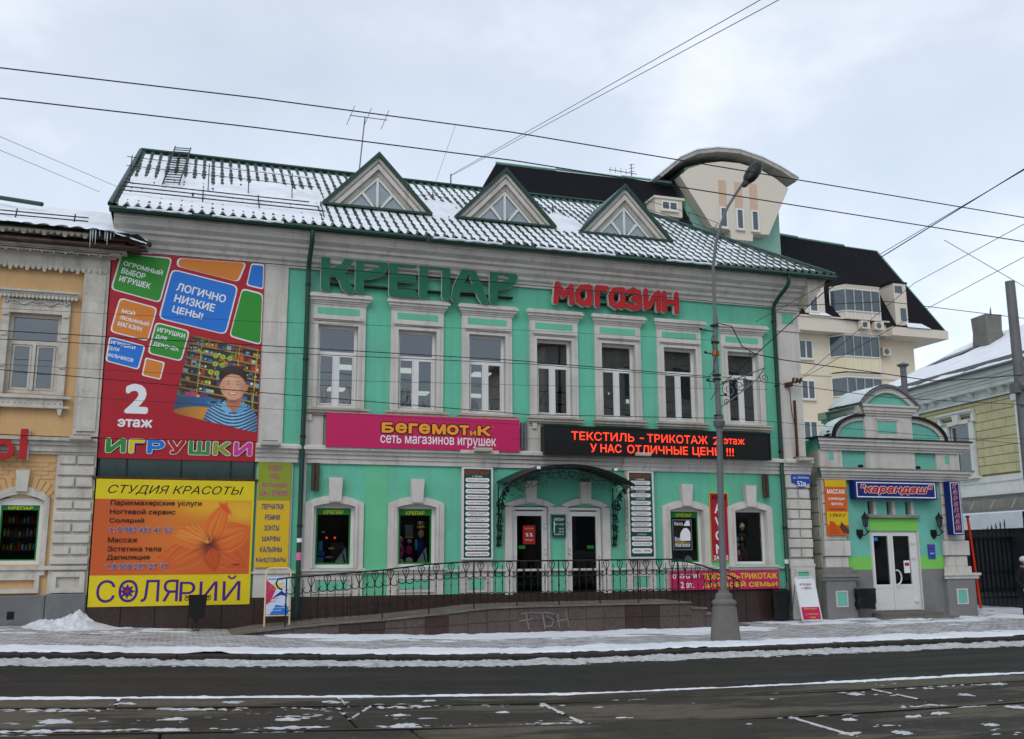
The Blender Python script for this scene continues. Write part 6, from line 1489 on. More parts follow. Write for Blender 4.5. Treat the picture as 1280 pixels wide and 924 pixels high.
# ------------------------------------------------------------------ the small shop
mk('teal_wall', (.16, .50, .40), rough=.8, var=.08, scale=1.4, dirt=.25, dirtc='#6d9186', streak=.2, bump=.2)
mk('bright_green', (.20, .58, .10), rough=.7, var=.05, scale=2, dirt=.2, dirtc='#86a85a')
mk('grey_plaster', '#7f7e7c', rough=.85, var=.1, dirt=.5, dirtc='#5e5a54', streak=.3, bump=.2)
sm = thing('small_shop', (16.7, 0, .1), 'small one storey shop with arched pediment, teal walls and white pilasters', 'shop')
h4 = [(15.94, 17.38, .24, 2.17)] + [(x, x + .26, 2.57, 2.89) for x in (15.94, 16.5, 17.06)]
B().holed(14.6, 18.75, 0, 4.4, h4, 0, .2).add([(14.6, 0, 0), (14.6, 6, 0), (14.6, 6, 4.4), (14.6, 0, 4.4), (18.75, 0, 0), (18.75, 6, 0), (18.75, 6, 4.4), (18.75, 0, 4.4)], [(0, 3, 2, 1), (4, 5, 6, 7), (1, 2, 6, 5), (3, 7, 6, 2)]).build('wall', 'teal_wall', sm)
B().add([(14.9, .25, .2), (18.4, .25, .2), (18.4, 4, .2), (14.9, 4, .2), (14.9, .25, 3.3), (18.4, .25, 3.3), (18.4, 4, 3.3), (14.9, 4, 3.3)], [(0, 1, 2, 3), (4, 7, 6, 5), (3, 2, 6, 7), (0, 3, 7, 4), (1, 5, 6, 2)]).build('room', 'room_light', sm)
B().box(14.585, 14.6, .0, 6, .1, 4.1).build('side_wall', 'dirty_trim', sm)
for k in range(7): B().bevbox(-.0, 1, -.0, 1, 0, 1) if False else B().box(14.56, 14.6, .05, 1.5, 1.3 + .33 * k, 1.3 + .33 * k + .3).build('stone', 'dirty_trim', sm)
each('grey_dado', 'grey_plaster', sm, ((15.22, 15.94, -.012, .01, .1, 1.24), (17.38, 18.1, -.012, .01, .1, 1.24)))
B().box(15.22, 15.94, -.008, .01, 1.24, 1.55).build('green_band', 'bright_green', sm); B().box(17.38, 18.1, -.008, .01, 1.24, 1.55).build('green_band', 'bright_green', sm); B().box(15.94, 17.38, -.008, .01, 2.175, 2.47).build('green_band', 'bright_green', sm)
B().box(15.88, 17.42, -.1, .01, 2.49, 2.55).build('ledge', 'grey_soffit', sm)
for x in (15.94, 16.5, 17.06):
    B().box(x, x + .26, .16, .19, 2.57, 2.89).build('window', 'wood_dark', sm); B().box(x + .17, x + .258, .0, .16, 2.572, 2.888).build('reveal', 'white_trim', sm)
for x0, x1, in ((14.6, 15.22), (18.12, 18.76)):
    B().box(x0, x1, -.04, .0, 1.3, 3.45).build('pilaster', 'white_trim', sm)
    for k, (z0, z1, e_) in enumerate(((1.3, 1.55, .04), (1.57, 1.93, .09), (1.95, 2.3, .03), (2.32, 2.55, .03), (2.57, 2.8, .03), (2.82, 3.05, .03), (3.07, 3.4, .03))):
        B().bevbox(x0 - (e_ - .03), x1 + (e_ - .03), -.04 - e_, -.03, z0, z1, .01).build('stone', 'white_trim', sm)
    B().bevbox(x0 - .1, x1 + .12, -.16, .05, .08, 1.0, .01).build('pilaster_base', 'grey_plaster', sm)
    B().mould(x0 - .06, x1 + .08, -.05, ((1.0, 1.08, .14), (1.08, 1.14, .18), (1.14, 1.3, .03))).build('pilaster_base', 'white_trim' if x0 > 17 else 'grey_plaster', sm)
    cx = (x0 + x1) / 2; B().frame(cx - .17, cx + .17, .38, .76, .035, -.175, -.15).build('moulding', 'white_trim', sm); B().box(cx - .13, cx + .13, -.166, -.15, .42, .72).build('inset_panel', 'teal_wall', sm)
# door leaves
dr = B().frame(15.94, 17.38, .24, 2.17, .06, .05, .12); dr.build('door_frame', 'pvc', sm)
for x0, x1, gx0, gx1 in ((16.0, 16.56, 16.05, 16.46), (16.57, 17.2, 16.67, 17.1)):
    f = B().frame(x0, x1, .27, 2.12, .07, .03, .1); f.box(x0 + .07, x1 - .07, .04, .09, .34, .8); f.box(x0 + .07, x1 - .07, .03, .1, .8, .88); dd = f.build('door', 'pvc', sm)
    B().box(x0 + .07, x1 - .07, .06, .067, .88, 2.05).build('pane', 'glass_dark', dd)
B().box(17.2, 17.32, .03, .1, .27, 2.12).build('door_post', 'pvc', sm); B().box(17.36, 17.384, -.016, .06, .23, 2.17).build('reveal', 'white_trim', sm); B().box(15.93, 17.39, -.02, .06, .2, .255).build('threshold', 'concrete', sm)
B().tube([(16.62 + .13 * math.cos(rad(a)), -.05, 1.05 + .17 * math.sin(rad(a))) for a in lsp(-100, 100, 12)], .018, 6).build('door_handle', 'pvc', sm)
each('hinge', 'pvc', sm, [(17.15, 17.25, -.01, .04, z, z + .05) for z in (1.86, 1.5, .45)])
B().box(16.07, 16.2, .045, .055, 1.93, 2.01).build('sticker', 'blue', sm); B().box(16.93, 17.1, .045, .055, 1.15, 1.45).build('notice', 'white', sm); B().box(16.95, 17.08, .042, .045, 1.32, 1.4).build('notice', 'deepred', sm)
B().box(15.85, 17.65, -.35, .0, .1, .22).box(15.7, 17.9, -.6, -.35, .05, .14).build('doorstep', 'concrete', sm)
B().mould(14.66, 18.86, -.05, ((3.4, 3.46, .06), (3.46, 3.52, .1), (3.52, 3.6, .14), (3.6, 3.66, .2))).build('cornice', 'white_trim', sm)
B().box(14.42, 19.08, -.27, .0, 3.66, 3.69).build('flashing', 'grey_soffit', sm)
for x0, x1 in ((14.6, 15.25), (15.95, 17.42), (18.08, 18.76)): B().box(x0, x1, -.06, .01, 3.69, 4.13).build('attic_pier', 'white_trim', sm)
B().box(14.86, 15.0, -.065, -.05, 3.87, 4.07).build('inset_panel', 'teal_wall', sm); B().box(18.34, 18.48, -.065, -.05, 3.87, 4.07).build('inset_panel', 'teal_wall', sm)
B().mould(14.66, 18.86, -.05, ((4.12, 4.18, .06), (4.18, 4.24, .1), (4.24, 4.34, .15), (4.34, 4.4, .2))).build('cornice', 'white_trim', sm)
B().box(14.4, 19.1, -.28, .3, 4.4, 4.43).build('flashing', 'black_metal', sm)
for x in (15.78, 17.5): B().tube([(x, -.0, 3.74), (x, -.1, 3.74)], .045, 10).tube([(x, -.05, 3.74), (x, -.05, 3.68)], .03, 8).build('wall_spout', 'black_metal', sm)
# curved gable wings, centre block and pediment
for sg_, xa, xb in ((-1, 15.98, 15.08), (1, 17.42, 18.42)):
    P = [(xa, 4.43)] + [(xa + (xb - xa) * math.sin(rad(a)), 4.43 + .56 * math.cos(rad(a))) for a in lsp(0, 90, 10)]
    B().prism(P, .02, .1).build('gable_wing', 'teal_wall', sm)
    arcp = [(xa + (xb - xa) * math.sin(rad(a)), 4.43 + .56 * math.cos(rad(a))) for a in lsp(0, 90, 10)]
    inn = [(xa + (xb - xa) * .88 * math.sin(rad(a)), 4.43 + .46 * math.cos(rad(a))) for a in lsp(0, 90, 10)]
    out = [(xa + (xb - xa) * 1.06 * math.sin(rad(a)), 4.43 + .62 * math.cos(rad(a))) for a in lsp(0, 90, 10)]
    strip(B(), arcp, inn, -.03, .05).build('gable_trim', 'white_trim', sm)
    strip(B(), out, arcp, -.1, .52).build('gable_cap', 'black_metal', sm)
m = B()
vs = [(xa_, y, 4.43 + .6 * math.cos(rad(a)) + .03 + .03 * fbm(xa_ * 3, y * 3, 2)) for y in lsp(.0, .5, 8) for a in lsp(3, 87, 10) for xa_ in [15.98 - .95 * math.sin(rad(a))]]
m.add(vs, [(j * 11 + i, j * 11 + i + 1, (j + 1) * 11 + i + 1, (j + 1) * 11 + i) for j in range(8) for i in range(10)])
m.add([(18.25, -.1, 4.44), (19.05, -.25, 4.44), (19.05, .2, 4.46), (18.25, .2, 4.52)], [(0, 1, 2, 3)]); m.build('snow', 'snow', sm, smooth=True, kind='stuff')
B().box(15.98, 17.42, -.05, 1.6, 4.43, 5.05).build('pediment_block', 'white_trim', sm); B().box(16.36, 16.94, -.055, -.03, 4.58, 4.87).build('inset_panel', 'teal_wall', sm)
B().mould(16.36, 16.94, -.06, ((4.9, 4.94, .02), (4.94, 4.97, .04))).build('moulding', 'white_trim', sm)
B().mould(16.0, 17.4, -.05, ((5.02, 5.08, .03), (5.08, 5.14, .07), (5.14, 5.24, .1), (5.24, 5.29, .14))).box(15.88, 17.52, 0, 1.7, 5.1, 5.29).box(15.94, 17.46, 0, 1.65, 5.02, 5.1).build('cornice', 'white_trim', sm)
def sa(x, hw_, h_): t = (x - 16.73) / hw_; return 5.29 + h_ * max(0, 1 - t * t)
X_ = lsp(15.88, 17.58, 14)
XI = lsp(16.03, 17.43, 14)
strip(B(), [(x, sa(x, .85, .46)) for x in X_], [(x, 5.285) for x in X_], -.02, .1).build('pediment', 'teal_wall', sm)
strip(B(), [(x, sa(x, .85, .46)) for x in X_], [(x, sa(x, .7, .33)) for x in XI], -.09, .05).build('pediment_trim', 'white_trim', sm)
strip(B(), [(x, sa(x, .9, .5) + .025) for x in lsp(15.84, 17.62, 14)], [(x, sa(x, .85, .46) + .003) for x in X_], -.16, 1.2).build('pediment_roof', 'grey_metal', sm)
m = B(); vs = [(x, y, sa(x, .9, .5) + .045 + .02 * fbm(x * 3, y * 3, 2)) for y in lsp(-.1, 1.15, 8) for x in lsp(15.84, 16.9, 10)]
m.add(vs, [(j * 11 + i, j * 11 + i + 1, (j + 1) * 11 + i + 1, (j + 1) * 11 + i) for j in range(8) for i in range(10)]); m.build('snow', 'snow', sm, smooth=True, kind='stuff')
B().tube([(15.8, .1, 5.24), (15.8, 1.2, 5.22)], .045, 6).tube([(15.8, 1.15, 5.2), (15.82, 1.15, 5.05), (15.95, 1.13, 4.85), (15.95, 1.13, 4.6)], .04, 6).build('gutter', 'grey_metal', sm)
B().tube([(17.5, .8, 5.3), (17.95, .8, 5.05), (18.1, .8, 4.8), (18.1, .8, 4.45)], .05, 7).build('drainpipe', 'grey_metal', sm)
# its signs
mp_ = plate('massage_poster', 14.65, 15.26, 2.06, 3.39, -.13, -.1, 'orange2', 'orange vertical massage advert on the left pilaster of the small shop', 'poster')
each('yellow_field', 'yel2', mp_, ((14.65, 15.26, -.132, -.13, 2.3, 2.62), (14.65, 15.26, -.132, -.13, 3.22, 3.39)))
text('МАССАЖ', 14.7, 15.21, 3.05, 3.16, 'white', mp_, -.133, bold=.03); text('КОРРЕКЦИЯ', 14.73, 15.19, 2.89, 2.96, 'white', mp_, -.131, bold=.03); text('ФИГУРЫ', 14.8, 15.13, 2.77, 2.84, 'white', mp_, -.131, bold=.03)
text('2 этаж магазин', 14.73, 15.19, 2.66, 2.7, 'black', mp_, -.131, bold=.02); text('т. 278-27-17', 14.73, 15.18, 2.5, 2.57, 'black', mp_, -.133, bold=.03)
B().prism([(14.72, 2.1), (14.72, 2.4), (14.85, 2.38), (14.95, 2.2), (14.98, 2.1)], -.136, -.132).build('print', 'flower2', mp_); B().prism([(15.0, 2.25), (15.05, 2.38), (15.25, 2.2), (15.25, 2.1), (15.1, 2.12)], -.136, -.132).build('print', 'brown', mp_)
mk('sign_blue', '#15246e', rough=.4, var=.04, bump=0)
ks2 = plate('shop_sign', 15.4, 17.84, 2.93, 3.38, -.25, -.06, 'sign_blue', 'blue box sign with red slanted lettering over the small shop doors', 'sign')
B().frame(15.46, 17.8, 2.97, 3.34, .025, -.256, -.248).build('border', 'white', ks2)
text('"карандаш"', 15.58, 17.72, 3.03, 3.28, 'letter_red', ks2, -.26, shear=.25, bold=.045, outline='white', ow=.035, depth=.004)
vs_ = thing('blade_sign', (18.4, -.3, 2.1), 'tall narrow blue sign with stacked red letters at the right corner of the small shop', 'sign')
B().box(18.18, 18.5, -.32, -.12, 2.07, 3.4).build('box', 'sign_blue', vs_); B().frame(18.2, 18.48, 2.1, 3.37, .016, -.326, -.318).build('border', 'white', vs_); B().box(18.3, 18.5, -.15, .0, 2.5, 2.56).box(18.3, 18.5, -.15, .0, 3.0, 3.06).build('bracket', 'grey_metal', vs_)
for i, ch in enumerate('карандаш'):
    hgt = .11; z = 3.22 - i * .147; text(ch, 18.27, 18.4 + (.02 if ch in 'шд' else 0), z, z + hgt, 'letter_red', vs_, -.328, shear=.2, bold=.04, outline='white', ow=.03, depth=.003)
pq = plate('blue_plaque', 17.63, 17.84, 1.49, 1.84, -.03, -.01, 'navy2', 'small blue opening hours plaque right of the small shop doors')
text('Магазин', 17.65, 17.82, 1.77, 1.81, 'deepred', pq, -.031, bold=.03); text('10-19', 17.66, 17.81, 1.67, 1.71, 'deepred', pq, -.031, bold=.03); text('10-17', 17.68, 17.8, 1.6, 1.64, 'white', pq, -.031, bold=.03)
def lantern(x, label):
    t = thing('wall_lantern', (x, 0, 2.0), label, 'lantern', 'black lanterns beside the small shop doors')
    y = -.2
    B().prism([(x - .1, 2.2), (x + .06, 2.2), (x + .06, 2.07), (x - .02, 1.97), (x - .1, 2.07)], -.05, .0).build('wall_plate', 'black_metal', t)
    B().tube([(x - .02, -.04, 2.08), (x + .05, -.12, 2.06), (x + .08, y, 2.12), (x + .03, y, 2.22), (x + .03, y, 2.27)], .014, 6).tube([(x + .05 + a, y, 2.14 + b_) for a, b_ in spiral(.04, 0, .05, 0, 1.3, 12)], .009, 5).build('arm', 'black_metal', t)
    B().lathe([(.045, 2.27), (.075, 2.47)], x + .03, y, 6).build('lamp_glass', 'far_glass', t)
    m = B().lathe([(.02, 2.25), (.055, 2.27), (.05, 2.285)], x + .03, y, 6).lathe([(.1, 2.47), (.1, 2.49), (.06, 2.55), (.02, 2.59), (.015, 2.62), (.002, 2.64)], x + .03, y, 6)
    for k in range(6):
        a = 2 * PI * k / 6; m.tube([(x + .03 + .05 * math.cos(a), y + .05 * math.sin(a), 2.28), (x + .03 + .08 * math.cos(a), y + .08 * math.sin(a), 2.47)], .007, 4)
    m.build('cage', 'black_metal', t)
lantern(15.66, 'black six sided wall lantern between the massage advert and the shop doors'); lantern(17.86, 'black six sided wall lantern above the small blue plaque')

# ------------------------------------------------------------------ yard gate
gt = thing('yard_gate', (22.3, 2, .15), 'dark spiked metal gate closing the yard beside the small shop', 'gate')
mk('gate_sheet', '#262b31', rough=.55, var=.25, dirt=.3, dirtc='#3a3d40', streak=.3)
B().box(18.8, 25.6, 2.03, 2.05, .55, 2.0).build('backing_sheet', 'gate_sheet', gt)
B().box(18.8, 25.6, 1.96, 2.02, .38, .43).box(18.8, 25.6, 1.96, 2.02, 2.0, 2.07).box(18.8, 25.6, 1.96, 2.02, 1.1, 1.14).box(18.8, 25.6, 1.96, 2.02, .62, .66).build('rail', 'black_metal', gt)
i = 0; x = 18.95
while x < 25.5:
    rr = 2.2 + .4 * max(0, 1 - abs(x - 22.15) / 1.2)
    if x > 24.0: rr = 2.2 + .3 * max(0, 1 - abs(x - 25.2) / 1)
    B().tube([(x, 1.97, .2), (x, 1.97, rr - .12)], .016, 5).add([(x - .035, 1.965, rr - .14), (x + .035, 1.965, rr - .14), (x, 1.965, rr + .02), (x, 1.985, rr - .14)], [(0, 1, 2), (0, 2, 3), (1, 3, 2)]).build('spike_bar', 'black_metal', gt)
    B().box(x + .02, x + .1, 2.0, 2.03, .5, 1.98).build('slat', 'gate_sheet', gt)
    x += .155

# ------------------------------------------------------------------ yellow house on the right
A_ = rad(6.7)
TY = Matrix(((-math.sin(A_), math.cos(A_), 0, 25), (-math.cos(A_), -math.sin(A_), 0, 3.9), (0, 0, 1, 0), (0, 0, 0, 1)))
YH = lambda: MB(TY)
mk('ochre_brick', '#c3bb92', rough=.85, var=.12, scale=2, dirt=.4, dirtc='#98906a', streak=.2, bump=.3, bscale=25)
mk('ochre_joint', '#847a50', rough=.9, var=.1)
mk('house_white', '#d6d7d4', rough=.75, var=.06, dirt=.35, dirtc='#8b8b86', streak=.25)
yh = thing('yellow_house', (25.5, 4, .2), 'pale yellow block walled house with white carved cornice and snowy roof at the right edge', 'house')
YH().holed(-9, 8, 0, 7.5, [(-3.62, -2.48, 4.2, 5.98)], .02, .25).add([(-9, 0, 0), (-9, 10, 0), (-9, 10, 7.5), (-9, 0, 7.5), (8, 10, 0), (8, 10, 7.5), (8, 0, 0), (8, 0, 7.5)], [(0, 3, 2, 1), (1, 2, 5, 4), (4, 5, 7, 6)]).build('wall', 'ochre_joint', yh)
YH().add([(-5, .3, 4), (0, .3, 4), (0, 3, 4), (-5, 3, 4), (-5, .3, 6.4), (0, .3, 6.4), (0, 3, 6.4), (-5, 3, 6.4)], [(0, 1, 2, 3), (4, 7, 6, 5), (3, 2, 6, 7), (0, 3, 7, 4), (1, 5, 6, 2)]).build('room', 'room', yh)
z = 4.17; r_ = 0
while z < 6.6:
    hh = .29; x = -5.2 + (.3 if r_ % 2 else 0)
    while x < -.12:
        a, b_ = x, min(x + .6, -.12)
        for lo, hi in (((a, min(b_, -4.05)), (max(a, -2.22), b_)) if z < 6.2 else ((a, b_),)):
            if hi - lo > .08: YH().bevbox(lo + .008, hi - .008, -.012, .03, z + .008, min(z + hh, 6.66) - .008, .008).build('block', 'ochre_brick', yh)
        x += .6
    z += hh + .003; r_ += 1
f = YH().frame(-3.62, -2.48, 4.2, 5.98, .06, .06, .14); f.box(-3.56, -2.54, .06, .13, 5.3, 5.37); f.box(-3.4, -3.34, .05, .13, 4.26, 5.3); win = f.build('window', 'pvc', yh)
YH().box(-3.56, -2.54, .09, .1, 5.37, 5.92).build('pane', 'glass', win); YH().box(-3.34, -2.54, .09, .1, 4.26, 5.3).build('pane', 'glass', win); YH().box(-3.56, -3.4, .09, .1, 4.26, 5.3).build('pane', 'glass', win)
YH().box(-4.0, -3.62, -.08, .02, 4.15, 6.1).box(-2.48, -2.25, -.08, .02, 4.15, 6.1).box(-4.0, -2.25, -.08, .02, 5.98, 6.12).mould(-4.1, -2.15, -.05, ((6.3, 6.36, .08), (6.36, 6.42, .14)), ret=False).box(-4.1, -3.95, -.1, .02, 6.0, 6.3).box(-2.3, -2.15, -.1, .02, 6.0, 6.3).build('casing', 'house_white', win)
YH().prism([(-3.17, 5.98), (-2.93, 5.98), (-2.87, 6.34), (-3.23, 6.34)], -.16, .0).build('keystone', 'house_white', win)
YH().box(-4.2, -2.1, -.2, .02, 4.08, 4.16).build('sill', 'house_white', win)
YH().box(-.12, .35, -.1, .02, 3.5, 6.7).box(-.2, .43, -.16, .02, 6.4, 6.6).build('pilaster', 'house_white', yh)
YH().box(-5.7, -5.2, -.1, .02, 3.5, 6.7).build('pilaster', 'house_white', yh)
YH().box(-9, 8, -.06, .02, 6.66, 6.95).mould(-9, 8, 0, ((6.66, 6.7, .1), (7.1, 7.2, .34), (7.2, 7.3, .42), (7.3, 7.48, .52)), ret=False).box(-9, 8, -.3, .02, 6.95, 7.1).build('cornice', 'house_white', yh)
for i in range(22):
    x = -8.5 + .52 * i
    if -4.6 < x < -1.2 and i % 2: continue
    YH().add([(x, -.3, 7.1), (x + .2, -.3, 7.1), (x + .2, 0, 7.1), (x, 0, 7.1), (x, -.28, 6.98), (x + .2, -.28, 6.98), (x, -.1, 6.78), (x + .2, -.1, 6.78), (x, 0, 6.72), (x + .2, 0, 6.72)], [(0, 4, 5, 1), (4, 6, 7, 5), (6, 8, 9, 7), (0, 3, 8, 6, 4), (1, 5, 7, 9, 2)]).build('modillion', 'house_white', yh)
YH().box(-9, 8, -.07, .02, 3.5, 4.1).mould(-9, 8, 0, ((3.9, 3.94, .1), (3.46, 3.52, .3)), ret=False).box(-9, 8, -.05, .02, 2.0, 3.5).build('lower_wall', 'house_white', yh)
# roof: ridge along the wall, hip at the far end, covered with snow
vs = []; nx, ny = 120, 40
for i in range(nx + 1):
    for j in range(ny + 1):
        v = j / ny; y = -.6 + 5.1 * v; xl = -9.3 + 3.2 * v * 0.6; x = xl + (8.2 - xl) * i / nx
        zz = 7.52 + 2.62 * v + .06 * fbm(x * .7, y * .9, 5) + .015 * fbm(x * 3, y * 3, 5)
        if v < .09: zz -= .05
        vs.append((x, y, zz + .06 * min(1, v * 20)))
ro = YH().add([(-9.3, -.62, 7.49), (8.2, -.62, 7.49), (8.2, 4.5, 10.1), (-7.4, 4.5, 10.1), (-9.3, 10, 7.49), (8.2, 10, 7.49)], [(0, 1, 2, 3), (0, 3, 4), (3, 2, 5, 4)]).build('roof', 'grey_metal', yh)
YH().add(vs, [(i * (ny + 1) + j, (i + 1) * (ny + 1) + j, (i + 1) * (ny + 1) + j + 1, i * (ny + 1) + j + 1) for i in range(nx) for j in range(ny)]).build('snow', 'snow', ro, smooth=True, kind='stuff')
YH().box(-9.2, 8.2, -.2, -.15, 7.72, 7.86).tube([(-9.2, -.66, 7.5), (8.2, -.66, 7.5)], .05, 6).build('gutter', 'grey_metal', ro)
YH().add([(cq, yq, zq) for yq in (2.8, 3.5) for cq, zq in ((-5.75, 8.9), (-4.65, 8.9), (-4.85, 9.95), (-4.8, 10.5), (-5.65, 10.5), (-5.6, 9.9))],
         [(0, 1, 2, 5), (5, 2, 3, 4), (1, 7, 8, 2), (2, 8, 9, 3), (6, 0, 5, 11), (11, 5, 4, 10), (4, 3, 9, 10)]).build('chimney', 'concrete', ro)
m = YH()
for x, y in ((-5.3, 3.4), (-4.9, 3.1), (-4.6, 2.9)): m.tube([(x, y, 10.45), (x, y, 10.72)], .015, 4)
m.build('chimney_rod', 'black_metal', ro)
YH().add([(-7.6, 2.0, 8.95), (-5.6, 2.2, 9.1), (-4.8, 3.6, 9.75), (-5.6, 3.9, 9.9), (-6.2, 2.9, 9.42), (-7.4, 2.75, 9.32)], [(0, 1, 2, 3, 4, 5)]).build('bare_roof_patch', 'grey_metal', ro)
B().tube([(22.4, 6, 6.3), (22.4, 6, 7.7)], .1, 8).lathe([(.1, 7.68), (.2, 7.76), (.2, 7.78), (.02, 7.86)], 22.4, 6, 10).build('vent_pipe', 'grey_metal', label='grey metal vent pipe with a cap rising behind the small pediment', cat='pipe', orig=(22.4, 6, 6.3))
# low porch roof with snow behind the gate
po = thing('porch_roof', (24, 4, 2.3), 'low snow covered porch roof behind the spiked gate', 'porch')
YH().add([(-3.4, -2.6, 2.55), (3, -2.6, 2.55), (3, -.06, 3.1), (-3.4, -.06, 3.1), (-3.4, -2.6, 2.3), (3, -2.6, 2.3), (3, -.06, 2.3), (-3.4, -.06, 2.3)], [(0, 1, 2, 3), (0, 4, 5, 1), (0, 3, 7, 4), (1, 5, 6, 2)]).build('roof', 'grey_metal', po)
YH().add([(-3.45, -2.7, 2.3), (3, -2.7, 2.3), (3, -2.68, 2.75), (-3.45, -2.68, 2.75), (3, -.04, 2.96), (-3.45, -.04, 2.96)], [(0, 1, 2, 3), (3, 2, 4, 5), ]).build('snow', 'snow', po, kind='stuff')
YH().box(-3.3, 3, -.5, .0, 2.97, 3.3).build('beam', 'grey_soffit', po)
for x in (-3.2, -2.2, -1.2, -.2, .8): YH().tube([(x, -.5, 3.0), (x + .25, -.5, 3.28)], .02, 4).build('brace', 'house_white', po)
YH().box(-3.3, 3, -2.5, -2.3, .1, 2.3).build('wall', 'gate_sheet', po)

# ------------------------------------------------------------------ apartment building far behind
mk('apt_wall', '#dccfba', rough=.85, var=.04, scale=.4, dirt=.12, dirtc='#ab977c', bump=0)
mk('apt_cream', '#cfc7b8', rough=.85, var=.03, scale=.5, bump=0)
mk('apt_roof', '#1b1c21', rough=.9, var=.12, scale=.8, bump=.1, spec=.1)
mk('apt_teal', '#7fa698', rough=.85, var=.05, bump=0)
mk('apt_pink', '#c7a893', rough=.85, var=.04, bump=0)
mk('apt_grey', '#a8a5a0', rough=.9, var=.2, dirt=.4)
YA = 36.
ap = thing('apartment_building', (40, YA, 0), 'tall cream apartment building with black mansard roof, bay windows and arched tower', 'apartment block')
B().box(31, 48.8, YA, YA + 14, 0, 16.5).build('wall', 'apt_wall', ap)
B().box(38, 45.75, YA - 1.0, YA + 14, 16.45, 17.4).box(45.75, 50.5, YA - 1.6, YA + 14, 16.4, 17.0).box(37.9, 46.0, YA - 1.1, YA + 14, 17.4, 17.5).build('balcony_band', 'apt_cream', ap)
B().box(31, 48.8, YA - .06, YA, 13.55, 13.68).build('string_course', 'apt_cream', ap)
# mansard
B().add([(38.2, YA - 1.0, 17.5), (50.6, YA - 1.3, 17.02), (48.4, YA + 2.6, 23.9), (38.4, YA + 2.6, 24.45), (50.6, YA + 14, 17.02), (48.4, YA + 11, 23.9), (38.4, YA + 11, 24.45)], [(0, 1, 2, 3), (1, 4, 5, 2), (3, 2, 5, 6)]).build('mansard_roof', 'apt_roof', ap)
B().tube([(38.4, YA + 2.6, 24.5), (41.5, YA + 2.6, 24.35)], .09, 4).tube([(41.5, YA + 2.6, 24.28), (45.5, YA + 2.6, 24.1)], .09, 4).tube([(45.5, YA + 2.6, 24.0), (48.4, YA + 2.6, 23.92), (50.6, YA - 1.25, 17.05)], .07, 4).build('roof_edge', 'apt_teal', ap)
def awin(x0, x1, z0, z1, y=YA, n=2, wd=.09, par=None):
    f = B().frame(x0, x1, z0, z1, wd, y - .12, y + .02)
    for k in range(1, n): xx_ = x0 + (x1 - x0) * k / n; f.box(xx_ - wd / 2, xx_ + wd / 2, y - .12, y + .02, z0 + wd, z1 - wd)
    win = f.build('window', 'pvc', par or ap)
    if par is None:
        for k in range(n): B().box(x0 + wd * .5 + (x1 - x0) * k / n, x0 - wd * .5 + (x1 - x0) * (k + 1) / n, y - .07, y - .05, z0 + wd, z1 - wd).build('pane', 'far_glass', win)
    B().box(x0 - .05, x1 + .05, y - .16, y, z0 - .08, z0).build('sill', 'apt_cream', win) if par is None else None
    return win
for z0 in (14.65, 11.85, 9.05, 6.3): awin(39.17, 40.3, z0, z0 + 1.35)
def bay(z0, z1, sill, y=YA, band='apt_cream'):
    # canted bay: front and two slanted sides
    pts = [(41.7, y), (42.3, y - .9), (45.1, y - .9), (45.7, y)]
    fl = B()
    def seg(mb, a, b_, za, zb, off=0.):
        (xa, ya), (xb, yb) = a, b_; mb.add([(xa, ya - off, za), (xb, yb - off, za), (xb, yb - off, zb), (xa, ya - off, zb)], [(0, 1, 2, 3)])
    for a, b_ in zip(pts, pts[1:]): seg(fl, a, b_, sill, z0)
    fl.prism([(41.7, 0), (41.7, 0)], 0, 0) if False else None
    b0 = fl.build('bay_window', band, ap)
    gl = B(); fr = B()
    for a, b_, n in ((pts[0], pts[1], 1), (pts[1], pts[2], 4), (pts[2], pts[3], 1)):
        for k in range(n):
            p = (a[0] + (b_[0] - a[0]) * k / n, a[1] + (b_[1] - a[1]) * k / n); q = (a[0] + (b_[0] - a[0]) * (k + 1) / n, a[1] + (b_[1] - a[1]) * (k + 1) / n)
            g2 = B(); seg(g2, p, q, z0, z1); g2.build('pane', 'far_glass', b0)
            for s_ in (p, q): fr.tube([(s_[0], s_[1] - .03, z0), (s_[0], s_[1] - .03, z1)], .055, 4)
            fr.tube([(p[0], p[1] - .03, z0), (q[0], q[1] - .03, z0)], .06, 4); fr.tube([(p[0], p[1] - .03, z1), (q[0], q[1] - .03, z1)], .06, 4)
            fr.tube([(p[0], p[1] - .03, sill), (p[0], p[1] - .03, z0)], .04, 4)
    fr.build('frame', 'pvc', b0)
    top = B().add([(x, yy, z1 + .02) for x, yy in pts] + [(x, yy - (.12 if yy < y else 0), z1 + .3) for x, yy in pts], [(0, 1, 5, 4), (1, 2, 6, 5), (2, 3, 7, 6), (0, 3, 2, 1), (4, 5, 6, 7)]); top.build('bay_cap', 'apt_cream', b0)
mk('bay_yellow', '#d8d0ae', rough=.8, var=.03, bump=0)
bay(14.85, 16.35, 13.8, YA, 'bay_yellow'); bay(12.1, 13.4, 10.9, YA, 'bay_yellow'); bay(9.3, 10.6, 8.1, YA, 'bay_yellow'); bay(17.95, 19.5, 17.4, YA - .4)
